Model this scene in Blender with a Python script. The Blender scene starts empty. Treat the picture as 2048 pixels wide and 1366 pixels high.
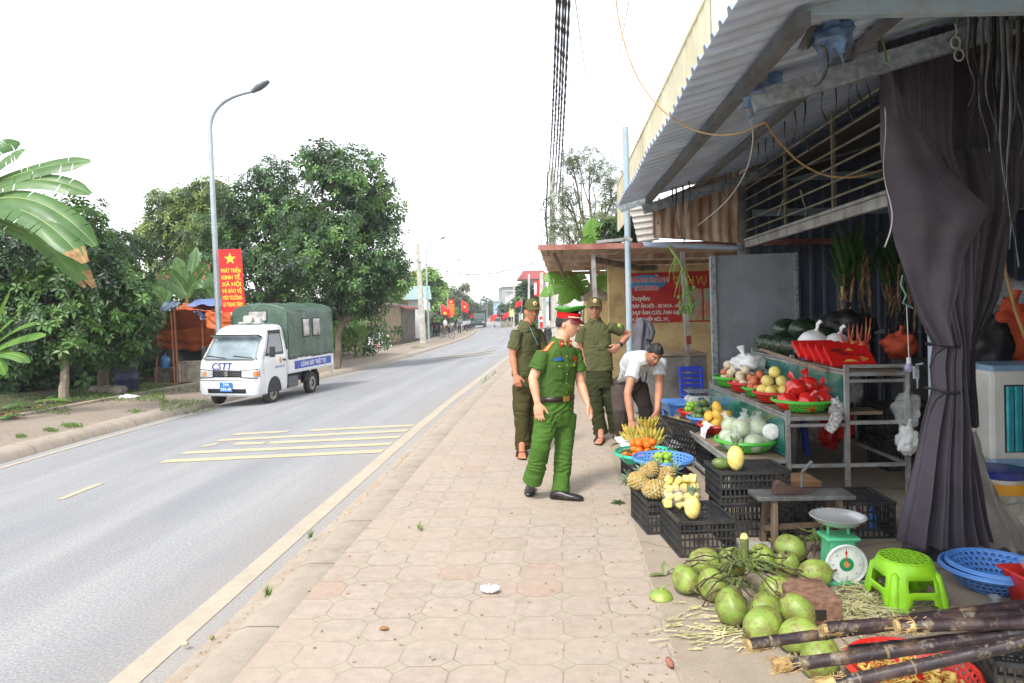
import bpy,bmesh,math,random
from math import sin,cos,pi,radians,sqrt,atan2,exp
from mathutils import Vector,Matrix,Euler,noise
scene=bpy.context.scene
COL=scene.collection
rnd=random.Random(7)
V=Vector
F=1430.0;YC=606.0;ROLL=radians(1.0);EYE=1.66
def ray(px,py):
 sx=(px-1024)/F;sy=-(py-YC)/F
 return(sx*cos(ROLL)+sy*sin(ROLL),-sx*sin(ROLL)+sy*cos(ROLL))
def W(px,py,d):
 a,b=ray(px,py)
 return V((a*d,d,EYE+b*d))
def H(px,py,z=0.0):
 a,b=ray(px,py)
 d=(z-EYE)/b
 return V((a*d,d,z))
def lerp(a,b,t):return a+(b-a)*t
def smooth(t):t=max(0.,min(1.,t));return t*t*(3-2*t)
def interp(x,pts):
 if x<=pts[0][0]:return pts[0][1]
 for(x0,y0),(x1,y1)in zip(pts,pts[1:]):
  if x<=x1:return lerp(y0,y1,(x-x0)/(x1-x0))
 return pts[-1][1]
def c(r,g,b):
 f=lambda v:(v/255/12.92)if v<=10 else((v/255+.055)/1.055)**2.4
 return(f(r),f(g),f(b))
MATS={}
def nodes_of(name):
 m=bpy.data.materials.new(name);m.use_nodes=True
 nt=m.node_tree
 return m,nt,nt.nodes['Principled BSDF']
def N(nt,t,**kw):
 n=nt.nodes.new(t)
 for k,v in kw.items():setattr(n,k,v)
 return n
def L(nt,a,b):nt.links.new(a,b)
def ramp(nt,fac,stops):
 r=N(nt,'ShaderNodeValToRGB');e=r.color_ramp.elements
 while len(e)>1:e.remove(e[-1])
 e[0].position=stops[0][0];e[0].color=(*stops[0][1],1)
 for p,col in stops[1:]:
  x=e.new(p);x.color=(*col,1)
 L(nt,fac,r.inputs[0]);return r.outputs[0]
def mixc(nt,fac,a,b,mode='MIX'):
 n=N(nt,'ShaderNodeMix',data_type='RGBA',blend_type=mode)
 for s,v in((n.inputs[0],fac),(n.inputs[6],a),(n.inputs[7],b)):
  if isinstance(v,(int,float)):s.default_value=v
  elif isinstance(v,tuple):s.default_value=(*v[:3],1)
  else:L(nt,v,s)
 return n.outputs[2]
def mathn(nt,op,a,b=None,cc=None,clamp=False):
 n=N(nt,'ShaderNodeMath',operation=op);n.use_clamp=clamp
 for i,v in enumerate((a,b,cc)):
  if v is None:continue
  if isinstance(v,(int,float)):n.inputs[i].default_value=v
  else:L(nt,v,n.inputs[i])
 return n.outputs[0]
def noise_n(nt,vec,scale,detail=3,rough=.55,dist=0):
 n=N(nt,'ShaderNodeTexNoise');n.inputs['Scale'].default_value=scale
 n.inputs['Detail'].default_value=detail;n.inputs['Roughness'].default_value=rough
 n.inputs['Distortion'].default_value=dist
 L(nt,vec,n.inputs['Vector']);return n.outputs['Fac']
def bump_n(nt,h,strength,dist=.02):
 b=N(nt,'ShaderNodeBump');b.inputs['Strength'].default_value=strength
 b.inputs['Distance'].default_value=dist
 L(nt,h,b.inputs['Height']);return b.outputs[0]
def M(name,col,col2=None,rough=.6,scale=6.,detail=4,metal=0.,bump=0.,bscale=60.,dirt=None,damt=.35,dscale=3.,trans=0.,alpha=1.,stretch=(1,1,1),lo=.35,hi=.65,sub=0.,coat=0.,speck=None,sscale=90.,bdist=.01,vary=.06):
 """one plain surface: two close tones mixed by noise, optional dirt patches with their own outline, bump"""
 if name in MATS:return MATS[name]
 m,nt,bs=nodes_of(name)
 tc=N(nt,'ShaderNodeTexCoord')
 mp=N(nt,'ShaderNodeMapping');mp.inputs['Scale'].default_value=stretch
 oi=N(nt,'ShaderNodeObjectInfo');va=N(nt,'ShaderNodeVectorMath',operation='ADD');L(nt,tc.outputs['Object'],va.inputs[0]);L(nt,mathn(nt,'MULTIPLY',oi.outputs['Random'],23.0),va.inputs[1]);L(nt,va.outputs[0],mp.inputs[0]);v=mp.outputs[0]
 if col2 is None:col2=tuple(x*.78 for x in col)
 base=ramp(nt,noise_n(nt,v,scale,detail),[(lo,col2),(hi,col)])
 if speck:base=mixc(nt,ramp(nt,noise_n(nt,v,sscale,2),[(.6,(0,0,0)),(.72,(1,1,1))]),base,speck)
 if dirt:base=mixc(nt,mathn(nt,'MULTIPLY',ramp(nt,noise_n(nt,v,dscale,6,.7),[(.45,(0,0,0)),(.7,(1,1,1))]),damt),base,dirt)
 rv=N(nt,'ShaderNodeHueSaturation');L(nt,mathn(nt,'MULTIPLY_ADD',oi.outputs['Random'],vary,1-vary/2),rv.inputs['Value']);L(nt,base,rv.inputs['Color']);base=rv.outputs[0]
 L(nt,base,bs.inputs['Base Color'])
 bs.inputs['Roughness'].default_value=rough;bs.inputs['Metallic'].default_value=metal
 if trans:bs.inputs['Transmission Weight'].default_value=trans
 if alpha<1:bs.inputs['Alpha'].default_value=alpha
 if sub:bs.inputs['Subsurface Weight'].default_value=sub;bs.inputs['Subsurface Radius'].default_value=(.02,.008,.004)
 if coat:bs.inputs['Coat Weight'].default_value=coat
 if bump:L(nt,bump_n(nt,noise_n(nt,v,bscale,4),bump,bdist),bs.inputs['Normal'])
 MATS[name]=m;return m
def leafmat(name,col,col2,rough=.45,scale=1.2,trl=.25):
 if name in MATS:return MATS[name]
 m,nt,bs=nodes_of(name)
 tc=N(nt,'ShaderNodeTexCoord')
 base=ramp(nt,noise_n(nt,tc.outputs['Object'],scale,5,.6),[(.32,col2),(.68,col)])
 L(nt,base,bs.inputs['Base Color']);bs.inputs['Roughness'].default_value=rough
 tr=N(nt,'ShaderNodeBsdfTranslucent');L(nt,mixc(nt,.4,base,(.3,.42,.05)),tr.inputs[0])
 mx=N(nt,'ShaderNodeMixShader');mx.inputs[0].default_value=trl
 L(nt,bs.outputs[0],mx.inputs[1]);L(nt,tr.outputs[0],mx.inputs[2])
 L(nt,mx.outputs[0],nt.nodes['Material Output'].inputs[0])
 MATS[name]=m;return m
def frame_of(t):
 t=t.normalized();up=V((0,0,1))if abs(t.z)<.95 else V((0,1,0))
 a=t.cross(up).normalized();return a,a.cross(t).normalized()
class MB:
 def __init__(s):s.v=[];s.f=[];s.m=[];s.k=0;s.uv=None
 def add(s,vs,fs,k=None):
  o=len(s.v);s.v.extend([tuple(x)for x in vs])
  for f in fs:s.f.append(tuple(i+o for i in f));s.m.append(s.k if k is None else k)
  return s
 def box(s,cx,cy,cz,sx,sy,sz,R=None,k=None,taper=1.0):
  vs=[]
  for z in(-1,1):
   t=taper if z>0 else 1.0
   for x,y in((-1,-1),(1,-1),(1,1),(-1,1)):
    p=V((x*sx/2*t,y*sy/2*t,z*sz/2))
    if R is not None:p=R@p
    vs.append((p.x+cx,p.y+cy,p.z+cz))
  return s.add(vs,[(3,2,1,0),(4,5,6,7),(0,1,5,4),(1,2,6,5),(2,3,7,6),(3,0,4,7)],k)
 def beam(s,p,q,w,h,up=None,k=None):
  p=V(p);q=V(q);t=(q-p).normalized()
  if up is None:a,b=frame_of(t)
  else:a=t.cross(V(up)).normalized();b=a.cross(t).normalized()
  vs=[]
  for c0 in(p,q):
   for x,y in((-1,-1),(1,-1),(1,1),(-1,1)):vs.append(c0+a*(x*w/2)+b*(y*h/2))
  return s.add(vs,[(3,2,1,0),(4,5,6,7),(0,1,5,4),(1,2,6,5),(2,3,7,6),(3,0,4,7)],k)
 def loft(s,rings,cap=True,closed=True,k=None):
  n=len(rings[0]);vs=[p for r in rings for p in r];fs=[]
  for i in range(len(rings)-1):
   for j in range(n if closed else n-1):
    j2=(j+1)%n
    fs.append((i*n+j,i*n+j2,(i+1)*n+j2,(i+1)*n+j))
  if cap:
   fs.append(tuple(range(n-1,-1,-1)));fs.append(tuple((len(rings)-1)*n+j for j in range(n)))
  return s.add(vs,fs,k)
 def tube(s,pts,r,n=8,cap=True,k=None,flat=1.0):
  pts=[V(p)for p in pts];m=len(pts)
  if not isinstance(r,(list,tuple)):r=[r]*m
  rings=[];a=None
  for i,p in enumerate(pts):
   t=(pts[min(i+1,m-1)]-pts[max(i-1,0)])
   if t.length<1e-9:t=V((0,0,1))
   t.normalize()
   if a is None:a,b=frame_of(t)
   else:
    a=(a-t*a.dot(t))
    if a.length<1e-6:a,b=frame_of(t)
    a.normalize();b=a.cross(t).normalized()
   rings.append([p+a*(r[i]*cos(2*pi*j/n))+b*(r[i]*flat*sin(2*pi*j/n))for j in range(n)])
  return s.loft(rings,cap,True,k)
 def lathe(s,prof,n=24,o=(0,0,0),R=None,k=None,skip=None,sx=1.,sy=1.):
  o=V(o);vs=[];fs=[]
  for r,z in prof:
   for j in range(n):
    p=V((r*cos(2*pi*j/n)*sx,r*sin(2*pi*j/n)*sy,z))
    if R is not None:p=R@p
    vs.append(o+p)
  for i in range(len(prof)-1):
   for j in range(n):
    if skip and skip(i,j):continue
    j2=(j+1)%n
    fs.append((i*n+j,i*n+j2,(i+1)*n+j2,(i+1)*n+j))
  return s.add(vs,fs,k)
 def ell(s,o,rx,ry=None,rz=None,nu=16,nv=10,R=None,k=None,fn=None):
  ry=rx if ry is None else ry;rz=rx if rz is None else rz;o=V(o)
  vs=[]
  for i in range(nv+1):
   th=pi*i/nv
   for j in range(nu):
    ph=2*pi*j/nu
    d=V((sin(th)*cos(ph),sin(th)*sin(ph),-cos(th)))
    q=fn(d)if fn else 1.0
    p=V((d.x*rx*q,d.y*ry*q,d.z*rz*q))
    if R is not None:p=R@p
    vs.append(o+p)
  fs=[]
  for i in range(nv):
   for j in range(nu):
    j2=(j+1)%nu;q=(i*nu+j,i*nu+j2,(i+1)*nu+j2,(i+1)*nu+j)
    if i==0:q=(q[0],q[2],q[3])
    elif i==nv-1:q=(q[0],q[1],q[2])
    fs.append(q)
  return s.add(vs,fs,k)
 def grid(s,fn,nu,nv,k=None):
  vs=[fn(i/nu,j/nv)for i in range(nu+1)for j in range(nv+1)];fs=[]
  for i in range(nu):
   for j in range(nv):fs.append((i*(nv+1)+j,(i+1)*(nv+1)+j,(i+1)*(nv+1)+j+1,i*(nv+1)+j+1))
  return s.add(vs,fs,k)
 def slab(s,poly,off,k=None):
  """closed prism: polygon of points and an offset vector"""
  off=V(off);n=len(poly);a=[V(p)for p in poly];b=[p+off for p in a]
  fs=[tuple(range(n-1,-1,-1)),tuple(range(n,2*n))]+[(i,(i+1)%n,n+(i+1)%n,n+i)for i in range(n)]
  return s.add(a+b,fs,k)
def base_of(vs):
 xs=[p[0]for p in vs];ys=[p[1]for p in vs];zs=[p[2]for p in vs]
 return V(((min(xs)+max(xs))/2,(min(ys)+max(ys))/2,min(zs)))
OFF={}
def tag(o,label=None,cat=None,group=None,kind=None):
 if label:o['label']=label
 if cat:o['category']=cat
 if group:o['group']=group
 if kind:o['kind']=kind
 return o
def thing(name,loc,label,cat,group=None,kind=None):
 o=bpy.data.objects.new(name,None);COL.objects.link(o);o.location=loc;o.empty_display_size=.1
 OFF[o.name]=V(loc)
 return tag(o,label,cat,group,kind)
def mk(name,mb,mats,parent=None,label=None,cat=None,group=None,kind=None,sharp=35,bev=0,loc=None,solid=0,uv=None,sub=0):
 if not isinstance(mats,(list,tuple)):mats=[mats]
 off=OFF[parent.name]if parent is not None else(V(loc)if loc is not None else base_of(mb.v))
 me=bpy.data.meshes.new(name)
 me.from_pydata([(x-off.x,y-off.y,z-off.z)for x,y,z in mb.v],[],mb.f)
 for m in mats:me.materials.append(m)
 if len(mats)>1:me.polygons.foreach_set('material_index',mb.m)
 if sharp:
  me.polygons.foreach_set('use_smooth',[True]*len(me.polygons));me.set_sharp_from_angle(angle=radians(sharp))
 if uv:
  ul=me.uv_layers.new(name='UVMap')
  for lp in me.loops:ul.data[lp.index].uv=uv[lp.vertex_index]
 me.update()
 o=bpy.data.objects.new(name,me);COL.objects.link(o)
 if parent is not None:o.parent=parent;OFF[o.name]=off
 else:o.location=off;OFF[o.name]=off
 if bev:
  b=o.modifiers.new('Bevel','BEVEL');b.width=bev;b.segments=2;b.limit_method='ANGLE';b.angle_limit=radians(40)
 if solid:
  b=o.modifiers.new('Solid','SOLIDIFY');b.thickness=solid;b.offset=0
 if sub:
  b=o.modifiers.new('Sub','SUBSURF');b.levels=sub;b.render_levels=sub
 return tag(o,label,cat,group,kind)
def dup(o,loc=None,rz=None,label=None,group=None,sc=None,R=None,parent=None):
 r=o.copy();COL.objects.link(r);r.parent=parent
 if loc is not None:r.location=loc
 if rz is not None:r.rotation_euler=(0,0,rz)
 if R is not None:r.rotation_euler=R
 if sc is not None:r.scale=(sc,sc,sc)if isinstance(sc,(int,float))else sc
 if label:r['label']=label
 if group:r['group']=group
 for ch in list(o.children):dup(ch,parent=r)
 return r
def remesh(mb,voxel,it=4,disp=None,lap=.5):
 """union of overlapping closed shapes -> one continuous smooth surface (verts, faces)"""
 me=bpy.data.meshes.new('tmp');me.from_pydata(mb.v,[],mb.f);me.update()
 o=bpy.data.objects.new('tmp',me);COL.objects.link(o)
 m=o.modifiers.new('r','REMESH');m.mode='VOXEL';m.voxel_size=voxel
 if it:
  q=o.modifiers.new('s','SMOOTH');q.factor=lap;q.iterations=it
 dg=bpy.context.evaluated_depsgraph_get();dg.update()
 e=bpy.data.meshes.new_from_object(o.evaluated_get(dg))
 out=MB();nm=[v.normal.copy()for v in e.vertices]
 vs=[v.co.copy()for v in e.vertices]
 if disp:vs=[v+n*disp(v,n)for v,n in zip(vs,nm)]
 out.v=[tuple(v)for v in vs];out.f=[tuple(p.vertices)for p in e.polygons];out.m=[0]*len(out.f)
 bpy.data.objects.remove(o);bpy.data.meshes.remove(me);bpy.data.meshes.remove(e)
 return out
FONT_CACHE={}
def text_mb(txt,size=1.0,depth=.004,align='CENTER',bold=0.0,wide=1.0,space=1.0):
 """lettering as a mesh in the XZ plane facing -Y, baseline at z=0"""
 cu=bpy.data.curves.new('t','FONT');cu.body=txt;cu.size=size;cu.extrude=depth/2
 cu.align_x=align;cu.resolution_u=2;cu.space_character=space;cu.offset=bold
 o=bpy.data.objects.new('t',cu);COL.objects.link(o)
 dg=bpy.context.evaluated_depsgraph_get();dg.update()
 e=bpy.data.meshes.new_from_object(o.evaluated_get(dg))
 mb=MB();mb.v=[(v.co.x*wide,-v.co.z,v.co.y)for v in e.vertices]
 mb.f=[tuple(p.vertices)for p in e.polygons];mb.m=[0]*len(mb.f)
 bpy.data.objects.remove(o);bpy.data.curves.remove(cu);bpy.data.meshes.remove(e)
 return mb
def xf(mb,Mx):
 mb.v=[tuple(Mx@V(p))for p in mb.v];return mb
def join(a,b,k=None):
 o=len(a.v);a.v.extend(b.v);a.f.extend([tuple(i+o for i in f)for f in b.f]);a.m.extend([k]*len(b.f)if k is not None else b.m);return a
def basis(o,x,y,z):
 m=Matrix((x,y,z)).transposed().to_4x4();m.translation=V(o);return m
def bez(p0,p1,p2,n=10):
 p0,p1,p2=V(p0),V(p1),V(p2)
 return[p0*(1-t)**2+p1*2*t*(1-t)+p2*t*t for t in[i/n for i in range(n+1)]]
def cr(pts,k=6):
 P=[V(p)for p in pts];P=[P[0]*2-P[1]]+P+[P[-1]*2-P[-2]];out=[]
 for i in range(1,len(P)-2):
  for j in range(k):
   t=j/k;a,b,c_,d=P[i-1],P[i],P[i+1],P[i+2];out.append(.5*((2*b)+(c_-a)*t+(2*a-5*b+4*c_-d)*t*t+(3*b-a-3*c_+d)*t**3))
 return out+[P[-2]]
def sag(p,q,drop,n=16):
 p,q=V(p),V(q);return[p.lerp(q,i/n)-V((0,0,drop*4*(i/n)*(1-i/n)))for i in range(n+1)]
TH=radians(4.0);SD=V((sin(TH),cos(TH),0));UD=V((cos(TH),-sin(TH),0))
def zl(s):
 if s<9:return 0.
 if s<15:return-.018*(s-9)**2/12
 if s<170:return-.054-.018*(s-15)
 return-.054-.018*155-.006*(s-170)
def bend(s):return-.00085*(s-30)**2 if s>30 else 0.
def RP(u,s,z):return SD*s+UD*(u+bend(s))+V((0,0,z+zl(s)))
def uL(s):return interp(s,[(18,-8.4),(30,-7.9)])
def us(p):return(p.dot(UD),p.dot(SD))
def zroad(u,s):return lerp(-.2,-.6,max(0,min(1,(-2.1-u)/(-2.1-uL(s)))))
def GH(px,py,zf):
 """point where the view through a pixel meets a ground surface of height zf(u,s)+zl(s)"""
 a,b=ray(px,py);d=10.
 for i in range(60):
  p=V((a*d,d,0));u,s=us(p);u-=bend(s)
  z=zf(u,s)+zl(s);dn=(z-EYE)/b
  d=lerp(d,max(.5,min(dn,400)),.5)
 return V((a*d,d,z))
STN=[-6,-4,-2,0,1,2,3,4,5,6,7,8,9,10,11,12,13,14,15,17,19,22,25,28,32,36,40,45,50,56,62,70,78,86,95,105,115,130,145,160,175,200,230]
def strip(name,prof,mat,s0=-6,s1=230,kind='structure',label=None,cat=None,sub=1,jit=0):
 mb=MB();uv=[];st=[s for s in STN if s0<=s<=s1]
 if st[0]>s0:st.insert(0,s0)
 if st[-1]<s1:st.append(s1)
 n=len(prof(0))
 for s in st:
  for u,z in prof(s):
   q=jit*noise.noise(V((s*.7,u*3,0)))if jit else 0
   p=RP(u+q,s,z);mb.v.append(tuple(p));uv.append((u,s))
 for i in range(len(st)-1):
  for j in range(n-1):
   mb.f.append((i*n+j,i*n+j+1,(i+1)*n+j+1,(i+1)*n+j));mb.m.append(0)
 return mk(name,mb,mat,kind=kind,label=label,cat=cat,uv=uv,loc=(0,0,0),sharp=50)
def uvvec(nt,sx=1,sy=1,rot=0):
 t=N(nt,'ShaderNodeTexCoord');mp=N(nt,'ShaderNodeMapping');mp.inputs['Scale'].default_value=(sx,sy,1);mp.inputs['Rotation'].default_value=(0,0,rot)
 L(nt,t.outputs['UV'],mp.inputs[0]);return mp.outputs[0]
def asphalt():
 m,nt,bs=nodes_of('asphalt');v=uvvec(nt)
 b=ramp(nt,noise_n(nt,v,55,4,.75),[(.36,(.22,.222,.228)),(.5,(.305,.307,.312)),(.64,(.41,.412,.414))])
 big=ramp(nt,noise_n(nt,uvvec(nt,1.2,.22),.9,5,.6),[(.35,(.86,.87,.9)),(.65,(1.06,1.05,1.03))])
 b=mixc(nt,1,b,big,'MULTIPLY')
 sep=N(nt,'ShaderNodeSeparateXYZ');L(nt,v,sep.inputs[0])
 e=mathn(nt,'ADD',sep.outputs[0],mathn(nt,'MULTIPLY',noise_n(nt,v,2.2,5),.9))
 sand=mathn(nt,'MULTIPLY',ramp(nt,mathn(nt,'ADD',mathn(nt,'MULTIPLY',e,.5),1.55),[(.3,(0,0,0)),(.85,(1,1,1))]),.55)
 b=mixc(nt,sand,b,(.38,.33,.27))
 st=ramp(nt,noise_n(nt,v,1.4,7,.75,1.0),[(.69,(0,0,0)),(.74,(1,1,1))])
 b=mixc(nt,mathn(nt,'MULTIPLY',st,.45),b,(.13,.13,.14))
 tr=N(nt,'ShaderNodeTexNoise',noise_dimensions='1D');tr.inputs['Scale'].default_value=1.1;tr.inputs['Detail'].default_value=2;L(nt,sep.outputs[0],tr.inputs['W'])
 b=mixc(nt,1,b,ramp(nt,tr.outputs['Fac'],[(.35,(.88,.88,.89)),(.65,(1.05,1.05,1.04))]),'MULTIPLY')
 vo=N(nt,'ShaderNodeTexVoronoi',feature='DISTANCE_TO_EDGE');vo.inputs['Scale'].default_value=.22;L(nt,noiseoff(nt,v),vo.inputs['Vector'])
 b=mixc(nt,mathn(nt,'MULTIPLY',mathn(nt,'LESS_THAN',vo.outputs[0],.0012),.12),b,(.12,.12,.125))
 L(nt,b,bs.inputs['Base Color']);bs.inputs['Roughness'].default_value=.85
 L(nt,bump_n(nt,noise_n(nt,v,130,3,.7),.5,.006),bs.inputs['Normal'])
 return m
def pavers():
 m,nt,bs=nodes_of('octagon_pavers');P=1/.254
 v0=uvvec(nt)
 wob=N(nt,'ShaderNodeTexNoise');wob.inputs['Scale'].default_value=1.6;L(nt,v0,wob.inputs['Vector'])
 vm=N(nt,'ShaderNodeVectorMath',operation='MULTIPLY_ADD');L(nt,wob.outputs['Color'],vm.inputs[0]);vm.inputs[1].default_value=(.05,.05,0);L(nt,v0,vm.inputs[2])
 sep=N(nt,'ShaderNodeSeparateXYZ');L(nt,vm.outputs[0],sep.inputs[0])
 u=mathn(nt,'MULTIPLY',sep.outputs[0],P)
 s=mathn(nt,'MULTIPLY',mathn(nt,'ADD',sep.outputs[1],mathn(nt,'MULTIPLY',sep.outputs[0],-.055)),P)
 fu=mathn(nt,'ABSOLUTE',mathn(nt,'SUBTRACT',mathn(nt,'FRACT',mathn(nt,'ADD',u,.5)),.5))
 fs=mathn(nt,'ABSOLUTE',mathn(nt,'SUBTRACT',mathn(nt,'FRACT',mathn(nt,'ADD',s,.5)),.5))
 dm=mathn(nt,'ADD',fu,fs)
 dia=mathn(nt,'LESS_THAN',dm,.215)
 ln=mathn(nt,'MINIMUM',fu,fs)
 wj=mathn(nt,'ADD',.006,mathn(nt,'MULTIPLY',noise_n(nt,v0,9,5,.7),.026))
 g1=mathn(nt,'MULTIPLY',mathn(nt,'LESS_THAN',ln,wj),mathn(nt,'SUBTRACT',1,dia))
 g2=mathn(nt,'LESS_THAN',mathn(nt,'ABSOLUTE',mathn(nt,'SUBTRACT',dm,.225)),wj)
 gr=mathn(nt,'MAXIMUM',g1,g2)
 cell=N(nt,'ShaderNodeCombineXYZ');L(nt,mathn(nt,'FLOOR',u),cell.inputs[0]);L(nt,mathn(nt,'FLOOR',s),cell.inputs[1])
 wn=N(nt,'ShaderNodeTexWhiteNoise',noise_dimensions='2D');L(nt,cell.outputs[0],wn.inputs[0])
 oc=ramp(nt,wn.outputs[0],[(0,(.405,.325,.26)),(.4,(.43,.35,.285)),(.7,(.44,.36,.295)),(.93,(.415,.35,.285)),(1,(.42,.31,.24))])
 base=mixc(nt,dia,oc,(.41,.36,.28))
 fine=ramp(nt,noise_n(nt,v0,14,6,.7),[(.3,(.80,.80,.80)),(.7,(1.1,1.1,1.1))])
 base=mixc(nt,1,base,fine,'MULTIPLY')
 grain=ramp(nt,noise_n(nt,v0,120,3,.7),[(.3,(.86,.86,.86)),(.7,(1.1,1.1,1.1))])
 base=mixc(nt,1,base,grain,'MULTIPLY')
 jf=mathn(nt,'MULTIPLY',gr,ramp(nt,noise_n(nt,v0,3.0,5),[(.30,(.16,.16,.16)),(.66,(.9,.9,.9))]))
 base=mixc(nt,jf,base,(.23,.18,.13))
 sd=ramp(nt,noise_n(nt,v0,1.1,6,.65),[(.42,(0,0,0)),(.72,(1,1,1))])
 base=mixc(nt,mathn(nt,'MULTIPLY',sd,.75),base,(.43,.35,.27))
 L(nt,base,bs.inputs['Base Color']);bs.inputs['Roughness'].default_value=.9
 hgt=mathn(nt,'SUBTRACT',mathn(nt,'MULTIPLY',noise_n(nt,v0,60,4),.35),jf)
 L(nt,bump_n(nt,hgt,.55,.006),bs.inputs['Normal'])
 return m
def groundmat(name,a,b,d2,sc=8,sc2=1.2,bump=.5,rough=.95,crack=0,brick=False,seg=0):
 m,nt,bs=nodes_of(name);v=uvvec(nt)
 x=ramp(nt,noise_n(nt,v,sc,6,.7),[(.32,b),(.68,a)])
 x=mixc(nt,mathn(nt,'MULTIPLY',ramp(nt,noise_n(nt,v,sc2,6,.65),[(.42,(0,0,0)),(.68,(1,1,1))]),.75),x,d2)
 g=ramp(nt,noise_n(nt,v,110,3,.75),[(.3,(.82,.82,.82)),(.7,(1.12,1.12,1.12))])
 x=mixc(nt,1,x,g,'MULTIPLY')
 if crack:
  vo=N(nt,'ShaderNodeTexVoronoi',feature='DISTANCE_TO_EDGE');vo.inputs['Scale'].default_value=crack
  L(nt,noiseoff(nt,v),vo.inputs['Vector'])
  ck=mathn(nt,'LESS_THAN',vo.outputs[0],.006)
  x=mixc(nt,mathn(nt,'MULTIPLY',ck,.6),x,tuple(q*.45 for q in b))
 if seg:
  sp_=N(nt,'ShaderNodeSeparateXYZ');L(nt,v,sp_.inputs[0]);fr_=mathn(nt,'FRACT',mathn(nt,'DIVIDE',sp_.outputs[1],seg));x=mixc(nt,mathn(nt,'MULTIPLY',mathn(nt,'LESS_THAN',fr_,.018),.7),x,(.10,.085,.065))
 if brick:
  bt=N(nt,'ShaderNodeTexBrick');bt.inputs['Scale'].default_value=1;bt.inputs['Brick Width'].default_value=.22;bt.inputs['Row Height'].default_value=.11;bt.inputs['Mortar Size'].default_value=.008
  L(nt,v,bt.inputs['Vector']);x=mixc(nt,mathn(nt,'MULTIPLY',bt.outputs['Fac'],.55),x,(.15,.12,.09))
 L(nt,x,bs.inputs['Base Color']);bs.inputs['Roughness'].default_value=rough
 L(nt,bump_n(nt,noise_n(nt,v,45,5,.7),bump,.01),bs.inputs['Normal'])
 return m
def noiseoff(nt,v):
 w=N(nt,'ShaderNodeTexNoise');w.inputs['Scale'].default_value=2.5;w.inputs['Detail'].default_value=5;L(nt,v,w.inputs['Vector'])
 vm=N(nt,'ShaderNodeVectorMath',operation='MULTIPLY_ADD');L(nt,w.outputs['Color'],vm.inputs[0]);vm.inputs[1].default_value=(.35,.35,0);L(nt,v,vm.inputs[2]);return vm.outputs[0]
m_conc=groundmat('pad_concrete',(.38,.315,.245),(.29,.235,.175),(.43,.355,.27),5,.9,.5,crack=.55)
m_gut=groundmat('gutter_concrete',(.45,.39,.32),(.33,.27,.21),(.40,.30,.21),6,1.6,.7)
m_kerb=groundmat('kerb_concrete',(.42,.36,.29),(.30,.25,.20),(.43,.365,.29),7,1.0,.5,seg=.9)
m_lpav=groundmat('dusty_brick_paving',(.33,.275,.22),(.25,.20,.155),(.37,.31,.245),9,.8,.35,brick=True)
m_soil=groundmat('soil',(.10,.078,.052),(.05,.04,.026),(.06,.07,.028),6,.7,.9)
m_line=groundmat('line_paint',(.52,.45,.35),(.42,.36,.28),(.40,.345,.275),14,3,.3)
m_yel=groundmat('yellow_paint',(.60,.50,.29),(.50,.43,.28),(.36,.345,.31),16,6,.3)
strip('road',lambda s:[(uL(s),-.6),(lerp(uL(s),-2.1,.3),-.48),(lerp(uL(s),-2.1,.5),-.4),(lerp(uL(s),-2.1,.75),-.3),(-2.1,-.2),(-2.0,-.196)],asphalt())
strip('gutter',lambda s:[(-2.02,-.2),(-1.95,-.17),(-1.86,-.165),(-1.8,-.15),(-1.74,-.06)],m_gut,jit=.04)
strip('kerb',lambda s:[(-1.76,-.09),(-1.73,-.02),(-1.66,.003),(-1.5,.006),(-1.47,-.01)],m_kerb,jit=.02)
strip('pavement',lambda s:[(-1.5,0),(-.8,0),(-.1,.004),(.62,0)],pavers())
mb=MB()
strip('shop_floor',lambda s:[(.5+.03*noise.noise(V((s*1.7,3,0)))+.03*noise.noise(V((s*6,1,0))),.004),(2.,.012),(4,.016),(9,.016),(26,0)],m_conc,s1=60)
strip('far_shoulder',lambda s:[(.5,.0),(12,0),(60,0)],m_lpav,s0=60)
strip('left_kerb',lambda s:[(uL(s)+.02,-.605),(uL(s)-.03,-.5),(uL(s)-.12,-.455),(uL(s)-.38,-.445),(uL(s)-.40,-.46)],m_kerb,jit=.03)
strip('left_pavement',lambda s:[(uL(s)-.37,-.452),(uL(s)-1.4,-.44),(uL(s)-2.55,-.43)],m_lpav)
strip('left_kerb_stones',lambda s:[(uL(s)-2.5,-.445),(uL(s)-2.52,-.38),(uL(s)-2.66,-.375),(uL(s)-2.7,-.5)],m_kerb,jit=.05)
strip('left_ground',lambda s:[(uL(s)-2.62,-.42),(uL(s)-3.6,-.40),(uL(s)-6,-.38),(uL(s)-12,-.3),(uL(s)-30,-.3),(uL(s)-300,-.3)],m_soil)
mb=MB();mb.grid(lambda a,b:V((lerp(-345,345,a),lerp(-38,395,b),-1.4-.022*min(200,max(0,lerp(-38,395,b))))),8,60)
mk('ground',mb,m_soil,kind='structure',loc=(0,0,0),uv=[(p[0],p[1])for p in mb.v])
mb=MB();r_=random.Random(12)
for k in range(900):
 s=1.5+24*r_.random()**1.6;u=r_.gauss(-1.86,.06);p=RP(u,s,-.158 if u>-1.95 else zroad(u,s)+.012);q=r_.uniform(.002,.006)*(1+s*.04)
 mb.ell(p,q*r_.uniform(.8,1.8),q,q*.6,6,4)
tag(mk('gutter_debris',mb,M('gutter_stones',c(176,152,124),c(128,106,84),rough=.95,scale=30),kind='stuff',sharp=0),'small stones and dirt lying along the near gutter','debris')
strip('edge_line',lambda s:[(-2.30,zroad(-2.30,s)+.004),(-2.13,zroad(-2.13,s)+.004)],m_line,jit=.015)
strip('left_edge_line',lambda s:[(uL(s)+.28,zroad(uL(s)+.28,s)+.006),(uL(s)+.40,zroad(uL(s)+.40,s)+.006)],m_line)
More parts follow.
